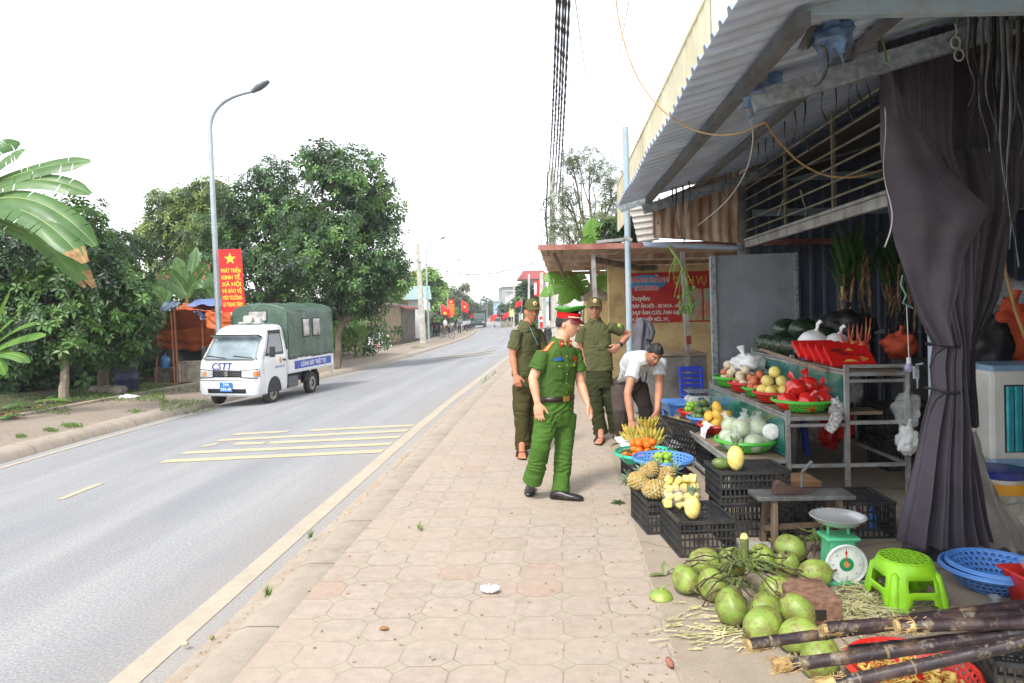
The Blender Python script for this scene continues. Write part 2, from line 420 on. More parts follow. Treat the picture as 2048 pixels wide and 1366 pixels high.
def markpoly(mb,uv,u0,u1,s0,s1,sk=0):
 n=max(1,int(abs(u1-u0)/.3));o=len(mb.v)
 for i in range(n+1):
  u=lerp(u0,u1,i/n);ds=sk*i/n
  j=.012*noise.noise(V((u*7,s0,1)))
  for s in(s0+ds+j,s1+ds-j):
   mb.v.append(tuple(RP(u,s,zroad(u,s)+(.005 if s<22 else .03))));uv.append((u,s))
 for i in range(n):mb.f.append((o+2*i,o+2*i+2,o+2*i+3,o+2*i+1));mb.m.append(0)
mb=MB();uv=[]
def hitus(px,py):
 p=GH(px,py,zroad);u,s=us(p);return u-bend(s),s
for segs in([(326,923,765,902.6)],[(367,906,784,888)],[(404,893,436,888),(469,888,528,886.5),(537,886,802,874)],[(437,881,820,861)],[(469,869,577,863),(620,861,843,850)]):
 for x0,y0,x1,y1 in segs:
  a=hitus(x0,y0);b=hitus(x1,y1);markpoly(mb,uv,a[0],min(b[0],-2.33),a[1]-.1,a[1]+.1,b[1]-a[1])
for k,(x0,y0,x1,y1)in enumerate(((862,722,985,706),(880,716,992,701))):
 a=hitus(x0,y0);b=hitus(x1,y1);markpoly(mb,uv,a[0],min(b[0],-2.4),a[1]-.25,a[1]+.25,b[1]-a[1])
a=hitus(118,1000);b=hitus(222,966);markpoly(mb,uv,a[0]-.05,a[0]+.05,a[1],b[1])
a=hitus(600,832)
mk('yellow_road_markings',mb,m_yel,kind='structure',loc=(0,0,0),uv=uv)
w=bpy.data.worlds.new('World');scene.world=w;w.use_nodes=True
nt=w.node_tree;bg=nt.nodes['Background']
sky=N(nt,'ShaderNodeTexSky',sky_type='NISHITA');sky.sun_disc=False
SUN_EL=radians(52);SUN_AZ=radians(205)
sky.sun_elevation=SUN_EL;sky.sun_rotation=SUN_AZ;sky.air_density=1.0;sky.dust_density=1.0;sky.ozone_density=.6
hs=N(nt,'ShaderNodeHueSaturation');hs.inputs['Saturation'].default_value=.22;L(nt,sky.outputs[0],hs.inputs['Color'])
L(nt,hs.outputs[0],bg.inputs[0]);bg.inputs[1].default_value=.15
sl=bpy.data.lights.new('sun','SUN');sl.energy=1.45;sl.angle=radians(10);sl.color=(1,.955,.9)
so=bpy.data.objects.new('sun',sl);COL.objects.link(so)
sdir=V((sin(SUN_AZ)*cos(SUN_EL),cos(SUN_AZ)*cos(SUN_EL),sin(SUN_EL)))
so.rotation_euler=sdir.to_track_quat('Z','Y').to_euler();so.location=(0,0,30)
cam=bpy.data.cameras.new('camera');co=bpy.data.objects.new('camera',cam);COL.objects.link(co)
co.matrix_world=basis((0,0,EYE),V((cos(ROLL),0,-sin(ROLL))),V((sin(ROLL),0,cos(ROLL))),V((0,-1,0)))
cam.sensor_width=36;cam.lens=36*F/2048;cam.shift_y=-(683-YC)/2048;cam.clip_start=.05;cam.clip_end=5000
scene.camera=co
vs=scene.view_settings;vs.view_transform='Standard';vs.look='None';vs.exposure=1.35;vs.gamma=1
def B(u,s,z):return SD*s+UD*u+V((0,0,z))
m_roof=M('roof_sheet',c(190,206,228),c(166,183,205),rough=.42,metal=.12,scale=2.2,dirt=c(120,112,100),damt=.4,dscale=1.6,stretch=(1,1,1))
m_steel=M('painted_steel',c(172,174,172),c(136,138,136),rough=.5,metal=.1,scale=5,dirt=c(105,72,48),damt=.6,dscale=6)
m_dsteel=M('dark_steel',c(112,115,118),c(82,84,86),rough=.55,metal=.1,scale=6,dirt=c(100,84,70),damt=.35,dscale=5)
m_galv=M('galvanised',c(168,178,182),c(126,136,142),rough=.42,metal=.25,scale=22,detail=2,dirt=c(120,90,60),damt=.25,dscale=5)
m_lblue=M('pale_blue_paint',c(176,198,210),c(142,164,178),rough=.45,scale=4,dirt=c(110,92,74),damt=.6,dscale=4)
m_wallsheet=M('wall_sheet',c(92,106,126),c(70,83,100),rough=.45,metal=0.,scale=2,dirt=c(70,64,58),damt=.5,dscale=1.2)
m_cream=M('cream_sheet',c(232,224,190),c(216,206,168),rough=.6,scale=1.5,dirt=c(150,138,105),damt=.35,dscale=1.4)
m_rust=M('weathered_fibre_sheet',c(196,176,156),c(150,112,84),rough=.9,scale=5,detail=7,dirt=c(112,74,50),damt=.75,dscale=3,stretch=(1,1,.35),bump=.3,bscale=40)
m_wht=M('white_sheet',c(222,220,216),c(196,192,186),rough=.6,scale=3,dirt=c(120,100,80),damt=.5,dscale=3)
m_rag=M('blue_rag',c(120,156,196),c(78,112,152),rough=.75,scale=12,dirt=c(132,112,92),damt=.7,dscale=9)
m_strap=M('black_strap',c(48,48,50),c(28,28,30),rough=.6,scale=10)
m_gstrap=M('grey_strap',c(120,122,122),c(84,84,86),rough=.5,scale=10)
m_wstrap=M('white_cord',c(205,205,200),rough=.6)
m_cab=M('yellow_cable',c(178,146,92),c(150,120,74),rough=.5)
def trap(t):
 t=t%1.0
 return interp(t,[(0,0),(.50,0),(.60,1),(.82,1),(.92,0),(1,0)])
def corr(mb,o,ax,bx,nx,la,lb,period,h,nb=1,curve=None):
 """corrugated sheet: ribs run along bx, repeat along ax"""
 o=V(o);per=max(1,int(la/period));xs=[]
 for i in range(per):
  for t in(0,.5,.6,.82,.92):xs.append((i+t)*la/per)
 xs.append(la)
 vs=[]
 for x in xs:
  hh=trap(x/(la/per))*h
  for j in range(nb+1):
   q=o+ax*x+bx*(lb*j/nb)+nx*hh
   if curve:q+=curve(x/la,j/nb)
   vs.append(q)
 fs=[(i*(nb+1)+j,(i+1)*(nb+1)+j,(i+1)*(nb+1)+j+1,i*(nb+1)+j+1)for i in range(len(xs)-1)for j in range(nb)]
 return mb.add(vs,fs)
RS=.27
rslope=(UD+V((0,0,RS))).normalized();rnorm=(V((0,0,1))-UD*RS).normalized()
shop=thing('fruit_shop',B(2.46,6,0),'open fronted corrugated metal fruit shop with a low sloping awning over the pavement','shop')
def roofz(u):return 2.9+(u-.745)*RS
mb=MB();corr(mb,B(.745,1.0,2.9),SD,rslope,-rnorm,8.3,7.6,.168,-.03,nb=6,curve=lambda a,b:rnorm*(.012*sin(a*23+b*5)))
mk('awning_roof',mb,m_roof,shop,sharp=20,solid=.004)
mb=MB()
mb.beam(B(1.12,3.35,roofz(1.12)-.065),B(1.12,9.25,roofz(1.12)-.065),.07,.07)
mb.beam(B(3.6,1,roofz(3.6)-.07),B(3.6,9.3,roofz(3.6)-.07),.07,.07)
mb.beam(B(5.2,1,roofz(5.2)-.07),B(5.2,9.3,roofz(5.2)-.07),.07,.07)
mk('purlin',mb,m_dsteel,shop,sharp=0)
for s,u0 in((4.45,1.18),(9.22,1.05)):
 mb=MB();mb.beam(B(u0,s,roofz(u0)-.16),B(6.8,s,roofz(6.8)-.16),.06,.12);mk('rafter',mb,m_galv,shop,sharp=0)
a=W(1598,17,3.4);mb=MB();mb.beam(a,a+V((2.8,.05,.02)),.06,.085)
mk('front_beam',mb,m_lblue,shop,sharp=0,bev=.004)
mb=MB();mb.slab([W(1230,408,9.3),W(1244,425,9.3),W(1300,404,9.3),W(1291,383,9.3)],(0,.02,0))
mk('gusset_plate',mb,m_galv,shop,sharp=0)
mb=MB();mb.slab([B(2.55,.8,roofz(2.55)-.2),B(8.0,.8,roofz(8.0)-.2),B(8.0,10.7,roofz(8.0)-.2),B(2.55,10.7,roofz(2.55)-.2)],(0,0,.01));mk('shade_sheet',mb,M('painted_shade',c(58,56,56),c(40,38,38),rough=.9,scale=2),shop,sharp=0)  # added dark sheet, its colour stands in for the shade under the inner roof
for(x0,y0,x1,y1,d_)in((1640,25,1601,100,3.7),(1652,30,1612,96,3.8),(1742,30,1688,118,4.2),(1700,22,1752,70,4.0)):
 mb=MB();mb.beam(W(x0,y0,d_),W(x1,y1,d_),.03,.03);mk('brace',mb,m_dsteel,shop,sharp=0)
mb=MB();mb.beam(B(1.75,3.4,roofz(1.75)-.06),B(1.75,9.25,roofz(1.75)-.06),.05,.05);mk('purlin',mb,m_dsteel,shop,sharp=0)
def column(u,s,r,z1,name='column',m=m_lblue):
 mb=MB();p=B(u,s,.01);mb.lathe([(r*1.7,0),(r*1.7,.012),(r,.013),(r,z1)],20,p);return mk(name,mb,m,shop)
column(2.46,4.85,.074,3.1);column(2.46,9.8,.10,3.25,m=m_dsteel)
mb=MB();corr(mb,B(2.6,10.9,0),UD,V((0,0,1)),-SD,6.4,4.9,.19,.03)
mk('end_wall',mb,m_wallsheet,shop,sharp=20)
mb=MB();corr(mb,B(8.0,.5,0),SD,V((0,0,1)),-UD,10.5,5.1,.19,.03)
mk('back_wall',mb,m_wallsheet,shop,sharp=20)
mb=MB()
for z in(2.93,3.45):mb.beam(B(2.6,10.82,z),B(8,10.82,z),.05,.1)
mb.beam(B(2.6,10.82,1.15),B(8,10.82,1.15),.04,.06)
mk('wall_rail',mb,m_lblue,shop,sharp=0)
mb=MB();mb.slab([B(2.5,9.3,roofz(2.5)+.02),B(8.0,9.3,roofz(8.0)),B(8.0,11,roofz(8.0)),B(2.5,11,roofz(2.5)+.02)],(0,0,.04))
mk('rear_roof',mb,m_roof,shop,sharp=0)
mb=MB();corr(mb,B(3.4,.6,0),UD,V((0,0,1)),SD,4.6,5,.19,.03)
mk('near_end_wall',mb,m_wallsheet,shop,sharp=20)
mb=MB();mb.beam(B(2.46,4.9,2.38),B(2.46,9.75,2.38),.05,.085)
mb.beam(B(2.44,4.9,2.442),B(2.44,9.75,2.442),.03,.03)
mk('grille_beam',mb,m_steel,shop,sharp=0,bev=.003)
mb=MB()
for z in(2.56,2.70,2.84,2.98,3.12,3.26):
 mb.tube([B(2.46,4.9,z),B(2.46,9.72,z)],.011,6)
for s in(5.2,6.7,8.1):
 mb.beam(B(2.485,s,2.42),B(2.485,s,3.33),.03,.03)
mk('window_bars',mb,M('bar_paint',c(140,134,112),c(104,98,84),rough=.6),shop)
d=9.32
mb=MB();o=W(1306,482,d);ax=V((1,0,0));
xs=[W(1306+(1478-1306)*i/54,480,d).x for i in range(55)]
for i in range(55):
 px=1306+172*i/54;top=W(px,lerp(405,333,i/54),d);bot=W(px,lerp(476,487,i/54),d)
 hh=.016*sin(i/54*2*pi*9)
 for j in range(7):
  q=bot.lerp(top,j/6);q.y+=hh-.10*max(0,.25-j/6)**.5*(1 if j==0 else .0);mb.v.append(tuple(q))
for i in range(54):
 for j in range(6):mb.f.append((i*7+j,i*7+7+j,i*7+8+j,i*7+j+1));mb.m.append(0)
mk('hanging_sheet',mb,m_rust,shop,solid=.006)
d=9.75
mb=MB();mb.grid(lambda a,b:W(lerp(lerp(1258,1276,b),1318,a),lerp(lerp(412,404,a),lerp(486,480,a),b),d)+V((0,-.02*trap(b*5.999),0)),6,40)
mk('side_flap',mb,m_wht,shop,sharp=20)
mb=MB();mb.grid(lambda a,b:W(lerp(1284,1480,a),lerp(484,491,a),9.5)+V((0,-.10*sin(b*2.4),-.07*(1-cos(b*2.4))/1.7)),10,8)
mk('gutter_channel',mb,m_roof,shop,solid=.004)
mb=MB();A=W(1419,512,8.75);Bq=W(1593,505,8.95)
dl=thing('metal_door',H(1424,850,.02)*0+V((A.x+.55,8.85,.016)),'large plain grey sheet metal door leaf standing behind the stepped fruit rack','metal door')
mb.slab([V((A.x+.02,8.75,.03)),V((Bq.x+.02,8.95,.03)),Bq,A],(0,.03,0))
mk('sheet',mb,M('grey_door_sheet',c(158,166,174),c(138,146,154),rough=.5,metal=.0,scale=1.6,detail=6,dirt=c(104,84,68),damt=.35,dscale=3.5,speck=c(150,158,166),sscale=60),dl,sharp=0,bev=.004)
mb=MB();mb.beam(V((A.x+.05,8.73,.03)),A+V((.03,-.02,0)),.06,.035);mb.beam(V((Bq.x,8.93,.03)),Bq+V((-.02,-.02,0)),.04,.03)
mk('edge_frame',mb,m_galv,dl,sharp=0)
fb=MB()
o=B(1.155,5.45,3.06)
fz=3.98-3.06
corr(fb,B(1.155,5.45,3.06),SD,V((0,0,1)),-UD,9.2,fz,.26,.006)
fb.slab([B(1.155,5.45,3.06),B(3.2,5.45,3.6),B(3.2,5.45,3.98),B(1.155,5.45,3.98)],SD*.05)
fb.slab([B(1.14,5.43,3.98),B(3.2,5.43,3.98),B(3.2,14.65,3.98),B(1.14,14.65,3.98)],(0,0,.03))
mk('parapet',fb,m_cream,shop,sharp=20)
def crumple(o,rx,ry,rz,seed,amp=.35,nu=26,nv=18):
 mb=MB()
 def fn(dv):
  p=dv*2.1+V((seed,seed*2,0));return 1+amp*(noise.noise(p)+.6*abs(noise.noise(p*2.3))-.25*abs(noise.noise(p*5.1)))
 mb.ell(o,rx,ry,rz,nu,nv,fn=fn);return mb
for i,(px,py,d,rx,rz,lab)in enumerate(((1518,178,4.42,.10,.13,'faded blue plastic rag tied round the end of the galvanised awning rafter'),(1664,72,3.75,.085,.11,'dirty blue plastic rag tied round a pipe stub under the pale blue beam'))):
 o=W(px,py,d);mb=crumple(o,rx,.09,rz*.7,3.1+i*5,.75)
 for k in range(3):
  q=o+V((rnd.uniform(-.05,.05),0,-.03));e=q+V((rnd.uniform(-.09,.09),rnd.uniform(-.03,.03),-.17+.03*k))
  mb.tube([q,q.lerp(e,.5)+V((.02,0,0)),e],[.035,.028,.004],7,flat=.35)
 tag(mk('plastic_rag',mb,m_rag,sharp=60),lab,'rag')
mb=MB();mb.tube([W(1655,20,3.75),W(1660,58,3.75)],.028,12);mk('pipe_stub',mb,m_steel,shop)
def strap(name,pts,wd,m,lab,grp=None,cat='strap',tw=.3):
 mb=MB();pts=cr(pts,3);n=len(pts);tw/=3
 for i,p in enumerate(pts):
  a=tw*i+rnd.uniform(-.08,.08);o=V((cos(a),sin(a),0))*wd/2
  mb.v.append(tuple(V(p)-o));mb.v.append(tuple(V(p)+o))
 for i in range(n-1):mb.f.append((2*i,2*i+1,2*i+3,2*i+2));mb.m.append(0)
 return tag(mk(name,mb,m,sharp=60,solid=.0025),lab,cat,grp)
def hang(px,py,L0,d,n=7,wob=.02):
 o=W(px,py,d);ph=rnd.uniform(0,6)
 return[o+V((wob*sin(ph+i*.9)*i/n,wob*cos(ph+i)*i/n,-L0*i/n))for i in range(n+1)]
for px,py,ln,d in((1345,365,.5,9.0),(1352,372,.62,9.0),(1366,368,.75,9.0),(1378,355,.42,8.8),(1318,395,.34,9.1),(1304,400,.2,9.1)):
 strap('black_strap',hang(px,py,ln,d),.022,m_strap,'thin black strap dangling in front of the weathered brown sheet under the awning','straps under the awning far end')
for px,py,ln,d in((1462,330,.45,9),(1450,345,.3,9),(1590,215,.3,6),(1570,235,.35,6.4),(1548,255,.4,6.8),(1532,270,.35,7),(1516,285,.3,7.2),(1610,200,.4,5.6),(1700,120,.42,4.9),(1716,115,.3,4.8),(1733,105,.36,4.7),(1645,160,.3,5.3),(1670,150,.5,5.1)):
 strap('black_strap',hang(px,py,ln,d,wob=.018),.014,m_strap,'black cord hanging in a tangle from the awning above the barred window','cords above the window bars')
for i,(px,py,ln)in enumerate(((1950,20,.60),(1962,22,.78),(1976,25,.72),(1988,20,.98),(1994,20,1.08),(2003,22,1.3),(2012,25,1.15),(2022,20,.86),(2034,25,.8),(2042,20,.92),(2016,40,1.35),(1938,30,.5))):
 strap('grey_strap',hang(px,py,ln,3.9+.03*(i%5),9,.022),.026,m_gstrap if i%3 else m_strap,'long frayed grey strap hanging beside the dark curtain','frayed straps by the curtain',tw=.12)
strap('white_strap',hang(1770,215,.85,4.35,9,.03),.008,m_wstrap,'white cord hanging down across the painted grille beam',None,'cord')
strap('white_strap',[W(1568,398,8.0),W(1562,412,8),W(1556,432,8)],.02,m_wstrap,'short white tie knotted on the window bars, left one',None,'cord')
strap('white_strap',[W(1601,380,7.4),W(1606,400,7.4),W(1612,420,7.4),W(1608,444,7.4)],.02,m_wstrap,'white tie hanging off the lowest window bar, right one',None,'cord')
strap('grey_strap',[W(1644,90,3.6),W(1653,110,3.6),W(1652,140,3.6),W(1640,165,3.6),W(1628,172,3.6)],.03,m_gstrap,'flat grey strap curling below the right hand blue rag',None,'strap')
mb=MB();pts=[W(1228,-30,6),W(1242,60,5.6),W(1275,155,5.2),W(1330,225,4.9),W(1400,264,4.7),W(1470,268,4.5),W(1530,245,4.4)]
mb.tube(cr(pts),.0055,6);pts2=[W(1530,245,4.4),W(1560,285,4.6),W(1600,325,4.8),W(1650,350,4.9),W(1710,354,4.9),W(1770,338,4.9)];mb.tube(cr(pts2),.0065,6)
tag(mk('yellow_cable',mb,m_cab),'tan electric cable swooping under the awning to the grille beside the curtain','cable')
mb=MB();mb.tube(cr([W(1475,190,4.6),W(1500,235,4.8),W(1505,290,5.2),W(1488,350,6),W(1450,405,7),W(1395,452,8.5)]),.005,6)
tag(mk('white_cable',mb,m_wstrap),'thin white wire looping down in front of the weathered sheet','cable')
def clothmat(name,a,b,dirt):
 m,nt,bs=nodes_of(name);t=N(nt,'ShaderNodeTexCoord');v=t.outputs['Object']
 x=ramp(nt,noise_n(nt,v,3,5,.6),[(.35,b),(.65,a)])
 x=mixc(nt,mathn(nt,'MULTIPLY',ramp(nt,noise_n(nt,v,2.3,6,.7),[(.55,(0,0,0)),(.72,(1,1,1))]),.35),x,dirt)
 L(nt,x,bs.inputs['Base Color']);bs.inputs['Roughness'].default_value=.62;bs.inputs['Sheen Weight'].default_value=.25
 L(nt,bump_n(nt,noise_n(nt,v,9,5,.6),.35,.02),bs.inputs['Normal']);return m
m_cur=clothmat('curtain_cloth',c(74,66,78),c(55,49,59),c(104,94,84))
m_cur2=clothmat('dark_curtain_cloth',c(50,43,49),c(36,31,36),c(66,58,54))
m_quilt=clothmat('grey_quilt',c(150,144,138),c(122,116,110),c(110,96,80))
def drape(rows,d,nfold,amp,nu=110,ny=90,seed=0,off=0):
 """hanging cloth: rows of (y, left, right, gather) in the picture's scale at depth d, given real folds in depth"""
 ys=[r[0]for r in rows];mb=MB()
 def fn(a,b):
  y=lerp(ys[0],ys[-1],b)
  l=interp(y,[(r[0],r[1])for r in rows]);r_=interp(y,[(r[0],r[2])for r in rows]);g=interp(y,[(r[0],r[3])for r in rows])
  ph=a*nfold*2*pi+.8*noise.noise(V((a*3,b*2.5,seed)))+2.2*b*noise.noise(V((a*1.5,seed,2)))
  x=lerp(l,r_,a)+7*g*noise.noise(V((a*4,b*4,seed+3)))
  q=W(x,y,d)
  q.y+=off+amp*g*(sin(ph)+.45*sin(2.3*ph+1))+.03*noise.noise(V((a*4,b*5,seed+9)))-.10*g*(1-(2*a-1)**2)
  return q
 mb.grid(fn,nu,ny);return mb
cur=thing('curtain',B(2.4,4.75,0),'purple grey cloth curtain gathered and tied round the pale blue column','curtain')
rows=[(40,1756,1912,.4),(70,1757,1908,.35),(150,1758,1902,.3),(300,1764,1905,.3),(400,1776,1940,.4),(470,1788,1958,.5),(560,1812,1950,.7),(640,1842,1938,.9),(690,1868,1926,1.0),(735,1864,1924,1.0),(780,1868,1922,1.0),(850,1846,1940,1.1),(950,1822,1958,1.15),(1040,1803,1972,1.2),(1085,1797,1985,1.2)]
mk('cloth',drape(rows,4.45,5.5,.035,seed=1),m_cur,cur,sharp=80)
mb=MB()
def swag(a,b):
 y=lerp(60,690,b)
 l=interp(y,[(60,1757),(300,1763),(490,1789),(640,1838),(690,1872)])
 r_=interp(y,[(60,1760),(110,1776),(250,1846),(340,1900),(415,1969),(440,1962),(520,1926),(600,1915),(690,1905)])
 ph=a*9+b*5;q=W(lerp(l,r_,a),y,4.36)
 q.y+=.02*sin(ph)*(.3+b)-.05*sin(a*pi)+.035*noise.noise(V((a*3,b*6,4)))+.07*a*smooth((420-y)/300)
 return q
mb.grid(swag,60,80);mk('front_fold',mb,m_cur,cur,sharp=80)
mb=MB();
for y in(690,780):
 a=W(1866,y,4.4);b=W(1924,y-3,4.4);pts=[V((lerp(a.x,b.x,.5)+.10*cos(t),4.43+.11*sin(t),a.z+.01*cos(t*2)))for t in[2*pi*i/16 for i in range(17)]]
 mb.tube(pts,.008,5,cap=False)
 mb.tube([a+V((.06,-.06,0)),a+V((-.03,-.08,-.05)),a+V((-.07,-.08,-.13))],.005,5)
mk('tie',mb,m_strap,cur)
dark=thing('inner_curtain',B(3.3,4.8,0),'dark curtain hung behind the straps at the right side of the shop front','curtain')
rows=[(25,1895,2250,.8),(200,1893,2260,.8),(330,1890,2250,1),(420,1905,2240,1.1)]
mk('cloth',drape(rows,4.75,7,.03,seed=5),m_cur2,dark,sharp=80)
rows=[(300,1900,2048,.6),(420,1925,2035,.8),(520,1915,2010,.9),(600,1905,1985,1),(690,1900,1940,1),(850,1905,1945,1)]
mk('gathered_fold',drape(rows,4.68,3,.03,seed=8),m_cur2,dark,sharp=80)
qb=drape([(860,1925,1950,.6),(950,1945,1972,.7),(1000,1955,2000,.7),(1060,1950,2050,.8),(1096,1940,2080,.8)],4.55,1.6,.03,nu=40,ny=50,seed=12)
tag(mk('quilt',qb,m_quilt,sharp=80),'light grey quilted blanket trailing onto the floor behind the curtain','blanket')
hb=MB()
def heap(a,b):
 p=H(lerp(1800,2075,a),lerp(1078,1128,b),.0);e=min(a,1-a,b,1-b)*4
 p.z+=.012+.07*smooth(e)*(.6+.9*abs(noise.noise(V((a*7,b*4,3)))))
 return p
hb.grid(heap,70,26);mk('trailing_hem',hb,m_cur2,cur,sharp=80)
for i,(px,py)in enumerate(((1757,62),(1919,12),(1911,85),(1918,110))):
 o=W(px,py,4.2);mb=MB();mb.tube([o+V((.028*cos(t),0,.034*sin(t)))for t in[2*pi*k/14 for k in range(15)]],.006,6,cap=False)
 mb.tube([o+V((.0,0,.034)),o+V((.01,0,.06)),o+V((0,0,.11))],.005,6)
 tag(mk('curtain_ring',mb,m_wstrap),'white plastic ring hook '+['at the top left corner of the curtain','topmost at the right corner of the curtain','on the cord beside the curtain, middle of three','lowest on the cord beside the curtain'][i],'ring hook')
mb=MB();mb.tube(sag(W(1757,62,4.25),W(1912,22,4.25),.03),.006,5);mb.tube([W(1914,20,4.22),W(1914,110,4.22)],.004,5);mb.tube([W(1757,62,4.25),W(1768,90,4.2),W(1774,125,4.2)],.007,5,flat=.4)
tag(mk('strung_rope',mb,M('green_cord',c(104,140,60),rough=.7)),'green cord strung along the top edge of the curtain','cord')
lk=MB();o=B(2.46,4.85,0);q=W(1832,745,4.62);lk.box(q.x,q.y,q.z,.03,.02,.08);lk.tube([q+V((-.01,-.015,.05)),q+V((.03,-.03,.06))],.007,6);lk.tube([q+V((0,-.015,-.04)),q+V((0,-.015,-.1))],.006,6)
mk('lock',lk,m_galv,shop,sharp=0)
m_plankw=M('old_board',c(168,150,126),c(128,108,86),rough=.8,scale=4,detail=6,stretch=(1,6,6),dirt=c(88,70,54),damt=.5)
m_teal=M('teal_panel',c(34,118,108),c(22,92,86),rough=.16,scale=1.2,dirt=c(90,130,122),damt=.35,dscale=3,coat=.4)
m_black=M('black_crate_plastic',c(50,51,54),c(36,37,40),rough=.55,scale=8,dirt=c(98,90,80),damt=.3,dscale=6)
def plastic(n,r,g,b):return M('plastic_'+n,c(r,g,b),tuple(x*.86 for x in c(r,g,b)),rough=.38,scale=5,dirt=tuple(x*.6 for x in c(r,g,b)),damt=.3,dscale=7,sub=.0)
p_green=plastic('green',88,196,66);p_lime=plastic('lime',158,226,40);p_red=plastic('red',214,48,38);p_blue=plastic('blue',92,150,228);p_teal=plastic('teal',60,196,160)
p_dblue=plastic('deep_blue',52,76,196);p_white=plastic('white',228,230,230);p_scale=plastic('scale_green',88,190,140)
rack=thing('display_rack',V((2.5,7.0,.012)),'three tier stepped metal fruit rack with teal back panels','display rack')
X=[1.77,2.265,2.755,3.255];Y0,Y1=5.92,8.2;TZ=[.33,.68,1.04]
tb=.034
def rk(name,f,m,**k):
 mb=MB();f(mb);return mk(name,mb,m,rack,**k)
for i,x in enumerate(X):
 for y in(Y0,(Y0+Y1)/2,Y1):
  top=[TZ[0],TZ[1]+.05,TZ[2]+.06,TZ[2]+.06][i]
  rk('leg',lambda mb:mb.box(x,y,(top+.012)/2,tb,tb,top-.012),m_steel,sharp=0)
def rails(mb):
 for i in range(3):
  z=TZ[i]-.02
  mb.box(X[i]-.0,(Y0+Y1)/2,z,.036,Y1-Y0-.04,.036)
  for y in(Y0-.002,Y1+.002):
   mb.box((X[i]+X[i+1])/2,y,z,X[i+1]-X[i]-.036,.03,.03)
  mb.box((X[i]+X[i+1])/2,Y0-.003,z-.055,X[i+1]-X[i]-.036,.026,.026)
 for y in(Y0-.001,Y1+.001):
  mb.box((X[1]+X[3])/2,y,.27,X[3]-X[1]-.04,.03,.03);mb.box((X[2]+X[3])/2,y,.62,X[3]-X[2]-.04,.03,.03)
  mb.box((X[2]+X[3])/2,y,1.085,X[3]-X[2]-.04,.028,.028)
 mb.box(X[0],(Y0+Y1)/2,.06,.03,Y1-Y0-.05,.03)
 mb.box(X[3],(Y0+Y1)/2,1.0,.03,Y1-Y0-.05,.03);mb.box(X[3],(Y0+Y1)/2,.27,.028,Y1-Y0-.05,.028)
 for i in range(3):mb.box(X[i]-.01,(Y0+Y1)/2,TZ[i]+.012,.022,Y1-Y0-.02,.016)
rk('rails',rails,m_steel,sharp=0,bev=.003)
for i in range(3):
 rk('shelf_board',lambda mb:mb.box((X[i]+X[i+1])/2+.01,(Y0+Y1)/2,TZ[i]-.012,X[i+1]-X[i]-.03,Y1-Y0-.02,.02),m_plankw,sharp=0)
for i in(0,1):
 rk('back_panel',lambda mb:mb.box(X[i+1]-.02,(Y0+Y1)/2,(TZ[i]+TZ[i+1])/2-.005,.006,Y1-Y0-.05,TZ[i+1]-TZ[i]-.04),m_teal,sharp=0)
rk('side_rail',lambda mb:mb.beam(V((X[2]+.03,Y1-.1,TZ[2]+.055)),V((X[2]-.06,Y0+.25,TZ[2]-.01)),.02,.03),m_plankw,sharp=0)
tag(mk('board',MB().box(2.98,6.3,.655,.42,.24,.03),m_plankw,sharp=0,bev=.004),'loose wooden board laid across the rack frame behind the red bags','board')
def torus_prof(R,r,z,n=8):return[(R+r*cos(2*pi*i/n),z+r*sin(2*pi*i/n))for i in range(n+1)]
def basket(name,o,R,h,m,lab,rb=None,rot=0,tilt=None,nh=72,grp='perforated plastic baskets',round_=.0):
 rb=rb or R*.72;mb=MB();rows=9
 prof=[(0.001,.004),(rb*.8,.004),(rb*.95,.008)]
 for i in range(rows+1):
  t=i/rows;prof.append((lerp(rb,R,t**.8),.012+(h-.012)*t))
 prof.append((R+.004,h))
 mb.lathe(prof,nh,skip=lambda i,j:3<i<3+rows and(i%2==0)and((j+(i//2)%2)%2==0))
 rim=MB();rim.lathe(torus_prof(R+.004,.0085,h),nh)
 rim.lathe([(R+.01,h),(R+.016,h-.012),(R+.013,h-.014),(R+.008,h-.002)],nh)
 t=thing(name,(0,0,0),lab,'basket',grp)
 mk('bowl',mb,m,t,solid=.003,sharp=50);mk('rim',rim,m,t,sharp=60)
 t.location=o;t.rotation_euler=(tilt[0],tilt[1],rot)if tilt else(0,0,rot)
 return t
m_orange=M('orange_peel',c(238,128,28),c(228,104,16),rough=.42,scale=14,bump=.25,bscale=300)
m_lime=M('lime_peel',c(158,196,62),c(126,172,46),rough=.35,scale=12)
m_guava=M('green_apple_peel',c(150,200,70),c(116,172,44),rough=.35,scale=12)
m_mango=M('yellow_mango',c(240,198,84),c(226,172,56),rough=.4,scale=14,dirt=c(160,150,60),damt=.4,dscale=9)
m_gmango=M('green_mango',c(96,128,62),c(70,100,48),rough=.42,scale=14,dirt=c(140,120,70),damt=.4,dscale=12)
m_stem=M('fruit_stem',c(92,74,44),rough=.8)
m_leafd=leafmat('citrus_leaf',c(58,98,40),c(36,68,28),scale=8)
m_wrap=M('foam_wrapped_pear',c(238,226,196),c(224,206,164),rough=.55,scale=18,speck=c(250,250,246),sscale=120)
m_yapple=M('pale_yellow_fruit',c(242,226,138),c(232,208,104),rough=.45,scale=16,speck=c(252,246,206),sscale=110)
m_apple=M('red_apple',c(206,80,62),c(222,140,96),rough=.35,scale=16,stretch=(1,1,.4))
m_redbag=M('red_clear_film',c(228,40,30),c(200,22,20),rough=.12,scale=10,coat=.8,bump=.5,bscale=26,bdist=.01)
m_cab2=M('wrapped_pomelo',c(198,210,164),c(170,188,128),rough=.3,scale=14,speck=c(232,236,222),sscale=60,bump=.35,bscale=40,coat=.4)
m_film=M('clear_film',c(240,243,242),c(222,228,226),rough=.12,scale=12,bump=.6,bscale=28,alpha=.26,coat=.6)
